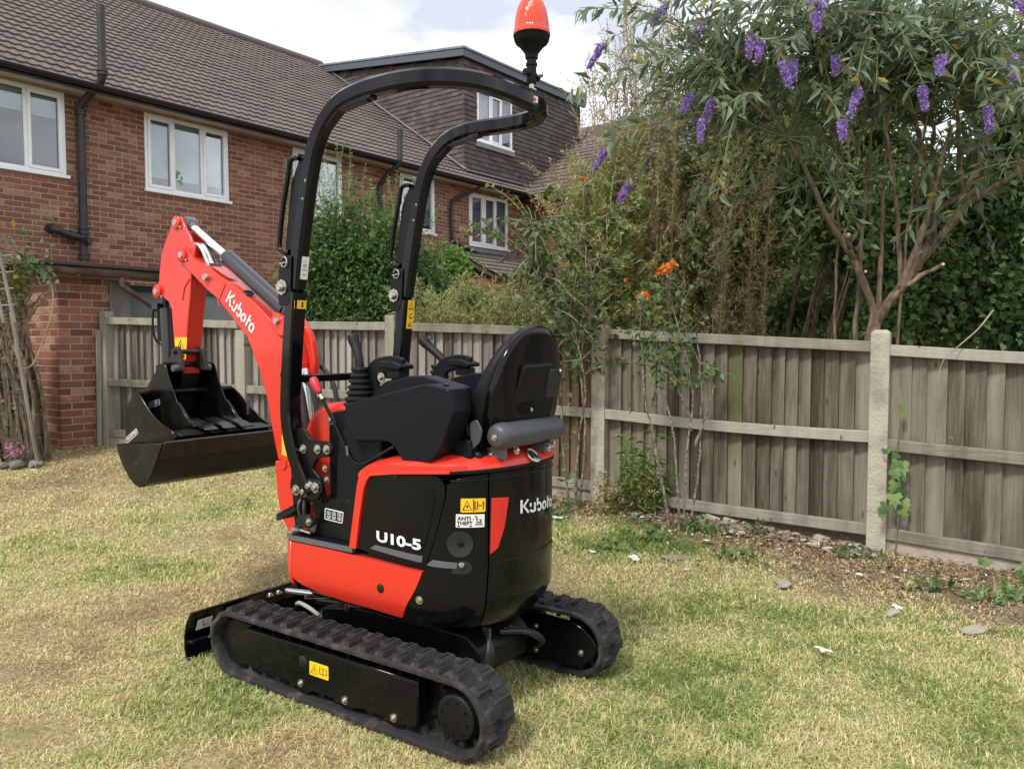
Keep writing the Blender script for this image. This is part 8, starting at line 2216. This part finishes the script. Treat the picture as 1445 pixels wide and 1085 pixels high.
strokes_on(on_body(0.820, 0.747, 0.923, 0.796, 0.0080), [[(0.66, 0.25), (0.92, 0.25)], [(0.70, 0.4), (0.88, 0.4)], [(0.72, 0.5), (0.72, 0.8), (0.64, 0.88)], [(0.80, 0.45), (0.86, 0.45), (0.86, 0.62), (0.80, 0.62)], [(0.05, 0.13), (0.55, 0.13)]], 0.04, "sticker_drawing", st_w)
strokes_on(on_body(0.820, 0.747, 0.923, 0.796, 0.0080), [[(0.575, 0.66), (0.615, 0.66)]], 0.05, "sticker_dot", st_w, 'red_ink')
# sticker on the track cover
m = MB(); m.prism(round_poly([(0.272, 0.187), (0.167, 0.187), (0.167, 0.133), (0.272, 0.133)], 0.006), 'x', -0.4798, -0.4785); sty = m.build("track_sticker", MAT['yellow'], LT, smooth=0)
strokes_on(lambda u, v: (-0.4803, 0.270 - 0.102 * u, 0.135 + 0.050 * v), [TRI, [(0.25, 0.3), (0.25, 0.58)], [(0.54, 0.3), (0.54, 0.75), (0.72, 0.7), (0.90, 0.75), (0.90, 0.3), (0.72, 0.25), (0.54, 0.3)], [(0.72, 0.25), (0.72, 0.7)]], 0.03, "sticker_symbols", sty)
# roll bar stickers
m = MB(); m.prism([(0.418, 1.735), (0.372, 1.735), (0.385, 1.615), (0.432, 1.615)], 'x', 0.3005, 0.3015)
s1 = MB(); s1.add([(0.3005, 0.4585, 1.735), (0.3005, 0.4585 + 0.0, 1.735)], []) 
def post_sticker(sx, y0, y1, z0, z1, mat, name, off=0.0305):
    x = sx * 0.33 - off
    m = MB(); m.add([(x, y0[0], z0), (x, y0[1], z0), (x, y1[1], z1), (x, y1[0], z1)], [(0, 1, 2, 3)])
    return m.build(name, MAT[mat], rb, smooth=0)
yb_ = lambda z: float(np.interp(z, [1.40, 1.615, 1.63, 1.78, 1.93], [0.520, 0.495, 0.493, 0.468, 0.437]))
def rear_sticker(sx, z0, z1, w, mat, name, dx=0.0):
    """sticker on the rear face of an upright"""
    m = MB(); c = sx * 0.33 + dx; q = 0.0375
    m.add([(c - w, yb_(z0) - q, z0), (c + w, yb_(z0) - q, z0), (c + w, yb_(z1) - q, z1), (c - w, yb_(z1) - q, z1)], [(0, 1, 2, 3)])
    return m.build(name, MAT[mat], rb, smooth=0)
ys = rear_sticker(1, 1.478, 1.612, 0.024, 'yellow', "roll_bar_sticker")
strokes_on(lambda u, v: (0.33 - 0.022 + 0.044 * u, yb_(1.48 + 0.13 * v) - 0.0382, 1.48 + 0.13 * v), [[(0.15, 0.70), (0.85, 0.70), (0.5, 0.93), (0.15, 0.70)], [(0.3, 0.45), (0.75, 0.55)], [(0.3, 0.38), (0.8, 0.38)], [(0.3, 0.12), (0.75, 0.22)], [(0.25, 0.08), (0.8, 0.08)]], 0.022, "sticker_symbols", ys)
ws = rear_sticker(-1, 1.665, 1.755, 0.019, 'white_st', "roll_bar_label")
strokes_on(lambda u, v: (-0.33 - 0.017 + 0.034 * u, yb_(1.67 + 0.08 * v) - 0.0382, 1.67 + 0.08 * v), [[(0.2, 0.15), (0.8, 0.15), (0.8, 0.4), (0.2, 0.4), (0.2, 0.15)], [(0.2, 0.55), (0.7, 0.55)], [(0.2, 0.65), (0.8, 0.65)], [(0.4, 0.75), (0.6, 0.9)]], 0.018, "label_print", ws)
ys2 = MB(); ys2.add([(-0.3595, yb_(1.545) - 0.03, 1.545), (-0.3595, yb_(1.545) + 0.03, 1.545), (-0.3595, yb_(1.58) + 0.03, 1.58), (-0.3595, yb_(1.58) - 0.03, 1.58)], [(0, 1, 2, 3)])
y2 = ys2.build("roll_bar_sticker", MAT['yellow'], rb, smooth=0)
yr = rear_sticker(-1, 1.547, 1.581, 0.024, 'yellow', "roll_bar_sticker")
strokes_on(lambda u, v: (-0.33 - 0.022 + 0.044 * u, yb_(1.547 + 0.034 * v) - 0.0382, 1.547 + 0.034 * v), [[(0.45, 0.3), (0.7, 0.3)], [(0.45, 0.55), (0.7, 0.55)], [(0.5, 0.75), (0.65, 0.75)]], 0.1, "sticker_symbols", yr)
m = MB(); m.prism(round_poly([(0.005, 2.345), (0.05, 2.35), (0.05, 2.375), (0.005, 2.37)], 0.006), 'y', -0.3725, -0.3715); lb_ = m.build("hoop_label", MAT['white_st'], rb, smooth=0)
lb_.location = (0.09, 0.0, -0.008)
m = MB(); m.prism(round_poly([(0.018, 2.352), (0.036, 2.352), (0.036, 2.366), (0.018, 2.366)], 0.003), 'y', -0.3732, -0.3726); mk = m.build("label_mark", MAT['red_ink'], lb_, smooth=0)
# yellow tag on the boom foot
m = MB(); m.add([(-0.0612, 0.93, 0.885), (-0.0612, 0.855, 0.875), (-0.0612, 0.868, 0.945), (-0.0612, 0.925, 0.985)], [(0, 1, 2, 3)]); m.build("boom_foot_sticker", MAT['yellow'], bo, smooth=0)

# ---- two loose buckets lying in the wide one (things of their own)
TR = Matrix.Translation((-0.285, 3.244, 0)) @ Matrix.Rotation(R(55.5), 4, 'Z')
def loose_bucket(name, label, base, x0, x1, side, shell, teeth, ears):
    e = empty(name, TR @ Vector(base), R(55.5), label, "bucket", "spare buckets carried in the wide bucket")
    b = Vector(base); rl = lambda P: [(p[0] - b.y, p[1] - b.z) for p in P]
    for a in (x0, x1 - 0.008):
        m = MB(); m.prism(rl(MSL if side is MS and a < 0 else side), 'x', a - b.x, a + 0.008 - b.x); m.build("side_plate", MAT['bucket'], e, bevel=0.002, seg=1)
    o = [Vector(p) for p in shell]; inner = []
    for i in range(len(o)):
        d = (o[min(i + 1, len(o) - 1)] - o[max(i - 1, 0)]).normalized(); inner.append(o[i] + Vector((d.y, -d.x)) * 0.008)
    m = MB(); m.prism(rl([tuple(p) for p in o] + [tuple(p) for p in inner[::-1]]), 'x', x0 + 0.008 - b.x, x1 - 0.008 - b.x); m.build("bucket_shell", MAT['bucket'], e, smooth=30)
    return e, b, rl
MSL = [(1.785, 1.160), (1.765, 1.168), (1.738, 1.150), (1.704, 1.119), (1.65, 1.070), (1.596, 1.037), (1.53, 1.006), (1.465, 0.985), (1.43, 0.955), (1.52, 0.875), (1.64, 0.82), (1.74, 0.825), (1.84, 0.875), (1.875, 0.925), (1.880, 1.01), (1.845, 1.10)]
MS = [(1.785, 1.160), (1.760, 1.172), (1.720, 1.158), (1.655, 1.118), (1.60, 1.075), (1.50, 1.008), (1.435, 0.982), (1.43, 0.955), (1.52, 0.875), (1.64, 0.82), (1.74, 0.825), (1.84, 0.875), (1.875, 0.925), (1.880, 1.01), (1.845, 1.10)]
e, b, rl = loose_bucket("ditching_bucket", "middle-sized black bucket lying inside the wide grading bucket, with maker's plate low on its side", (0, 1.65, 0.82), -0.285, 0.27, MS, [(1.43, 0.965), (1.52, 0.883), (1.64, 0.828), (1.74, 0.833), (1.83, 0.880), (1.868, 0.93), (1.872, 1.01), (1.838, 1.10), (1.78, 1.155)], 0, 0)
m = MB(); m.tube([(-0.28, 1.755 - b.y, 1.158 - b.z), (0.265, 1.755 - b.y, 1.158 - b.z)], 0.016, 14); m.build("top_tube", MAT['bucket'], e)
m = MB(); m.box(0.245, 0.262, 1.585 - b.y, 1.59 - b.y, 1.02 - b.z, 1.10 - b.z); m.build("side_rib", MAT['silver_pl'], e)
m = MB(); m.prism(rl([(1.475, 0.985), (1.39, 0.965), (1.395, 0.955), (1.48, 0.970)]), 'x', -0.275, 0.262); m.build("cutting_edge", MAT['bucket'], e, bevel=0.002, seg=1)
def maker_plate(parent, rl, x, c, ang, L, Hh):
    M = Matrix.Translation((x, c[0], c[1])) @ Matrix.Rotation(ang, 4, 'X')
    pl = MB(); pl.prism(round_poly([(-L / 2, -Hh / 2), (L / 2, -Hh / 2), (L / 2, Hh / 2), (-L / 2, Hh / 2)], 0.008), 'x', -0.0022, 0, M); p_ = pl.build("maker_plate", MAT['white_ink'], parent, smooth=0)
    pl = MB(); k = 0.86; pl.prism(round_poly([(-L / 2 * .95, -Hh / 2 * .78), (L / 2 * .95, -Hh / 2 * .78), (L / 2 * .95, Hh / 2 * .78), (-L / 2 * .95, Hh / 2 * .78)], 0.006), 'x', -0.0028, -0.0022, M); pl.build("plate_field", MAT['ink'], p_, smooth=0)
    font_text("WHITES", lambda u, v: M @ Vector((-0.0033, L * 0.43 - L * 0.86 * u, -Hh * 0.26 + Hh * 0.52 * v)), "plate_lettering", MAT['white_ink'], p_, 0.02)
maker_plate(e, rl, -0.2855, (1.812 - b.y, 0.938 - b.z), -0.52, 0.115, 0.030)
SS = [(1.700, 1.308), (1.742, 1.302), (1.80, 1.24), (1.894, 1.146), (1.890, 1.04), (1.865, 0.95), (1.78, 0.89), (1.62, 0.90), (1.455, 1.000), (1.462, 1.018), (1.520, 1.032), (1.59, 1.112), (1.655, 1.222), (1.680, 1.288)]
e, b, rl = loose_bucket("digging_bucket", "narrow black toothed bucket lying topmost inside the other buckets, with two pin ears", (0, 1.65, 0.93), -0.172, 0.118, SS, [(1.455, 1.005), (1.62, 0.945), (1.775, 0.950), (1.86, 1.032), (1.873, 1.145), (1.795, 1.235), (1.74, 1.296), (1.70, 1.300)], 3, 1)
maker_plate(e, rl, -0.1725, (1.795 - b.y, 1.096 - b.z), -0.22, 0.108, 0.030)
m = MB(); m.tube([(-0.17, 1.712 - b.y, 1.300 - b.z), (0.115, 1.712 - b.y, 1.300 - b.z)], 0.014, 12); m.build("top_tube", MAT['bucket'], e)
for x in (-0.118, 0.018):
    m = MB(); m.prism(round_poly(rl([(1.77, 1.285), (1.62, 1.265), (1.645, 1.35), (1.662, 1.392), (1.70, 1.395), (1.725, 1.35)]), 0.015), 'x', x, x + 0.020); m.build("pin_ear", MAT['worn_steel'], e, bevel=0.003)
    m = MB(); m.lathe([(0.0, 0.03), (0.018, 0.03), (0.018, 0.0)], (x + (0.0 if x < 0 else 0.02), 1.66 - b.y, 1.282 - b.z), (-1 if x < 0 else 1, 0, 0), 12); m.build("ear_bush", MAT['silver_pl'], e)
m = MB(); m.tube([(-0.135, 1.682 - b.y, 1.366 - b.z), (0.055, 1.682 - b.y, 1.366 - b.z)], 0.013, 12); m.build("bucket_pin", MAT['worn_steel'], e)
for k in range(3):
    x = -0.130 + 0.104 * k
    m = MB(); m.prism(rl([(1.53, 1.030), (1.40, 1.000), (1.355, 0.985), (1.356, 0.979), (1.40, 0.984), (1.53, 1.006)]), 'x', x - 0.034, x + 0.034); m.build("tooth", MAT['bucket'], e, bevel=0.002, seg=1)
m = MB(); m.prism(rl([(1.55, 0.975), (1.44, 0.995), (1.44, 1.006), (1.55, 0.99)]), 'x', -0.17, 0.116); m.build("cutting_edge", MAT['worn_steel'], e, bevel=0.002, seg=1)
for x in (-0.172, 0.110):
    m = MB(); m.prism(rl([(1.60, 1.085), (1.575, 1.11), (1.505, 1.045), (1.47, 1.0), (1.50, 0.99)]), 'x', x - 0.008, x + 0.010); m.build("side_cutter", MAT['bucket'], e, bevel=0.002, seg=1)
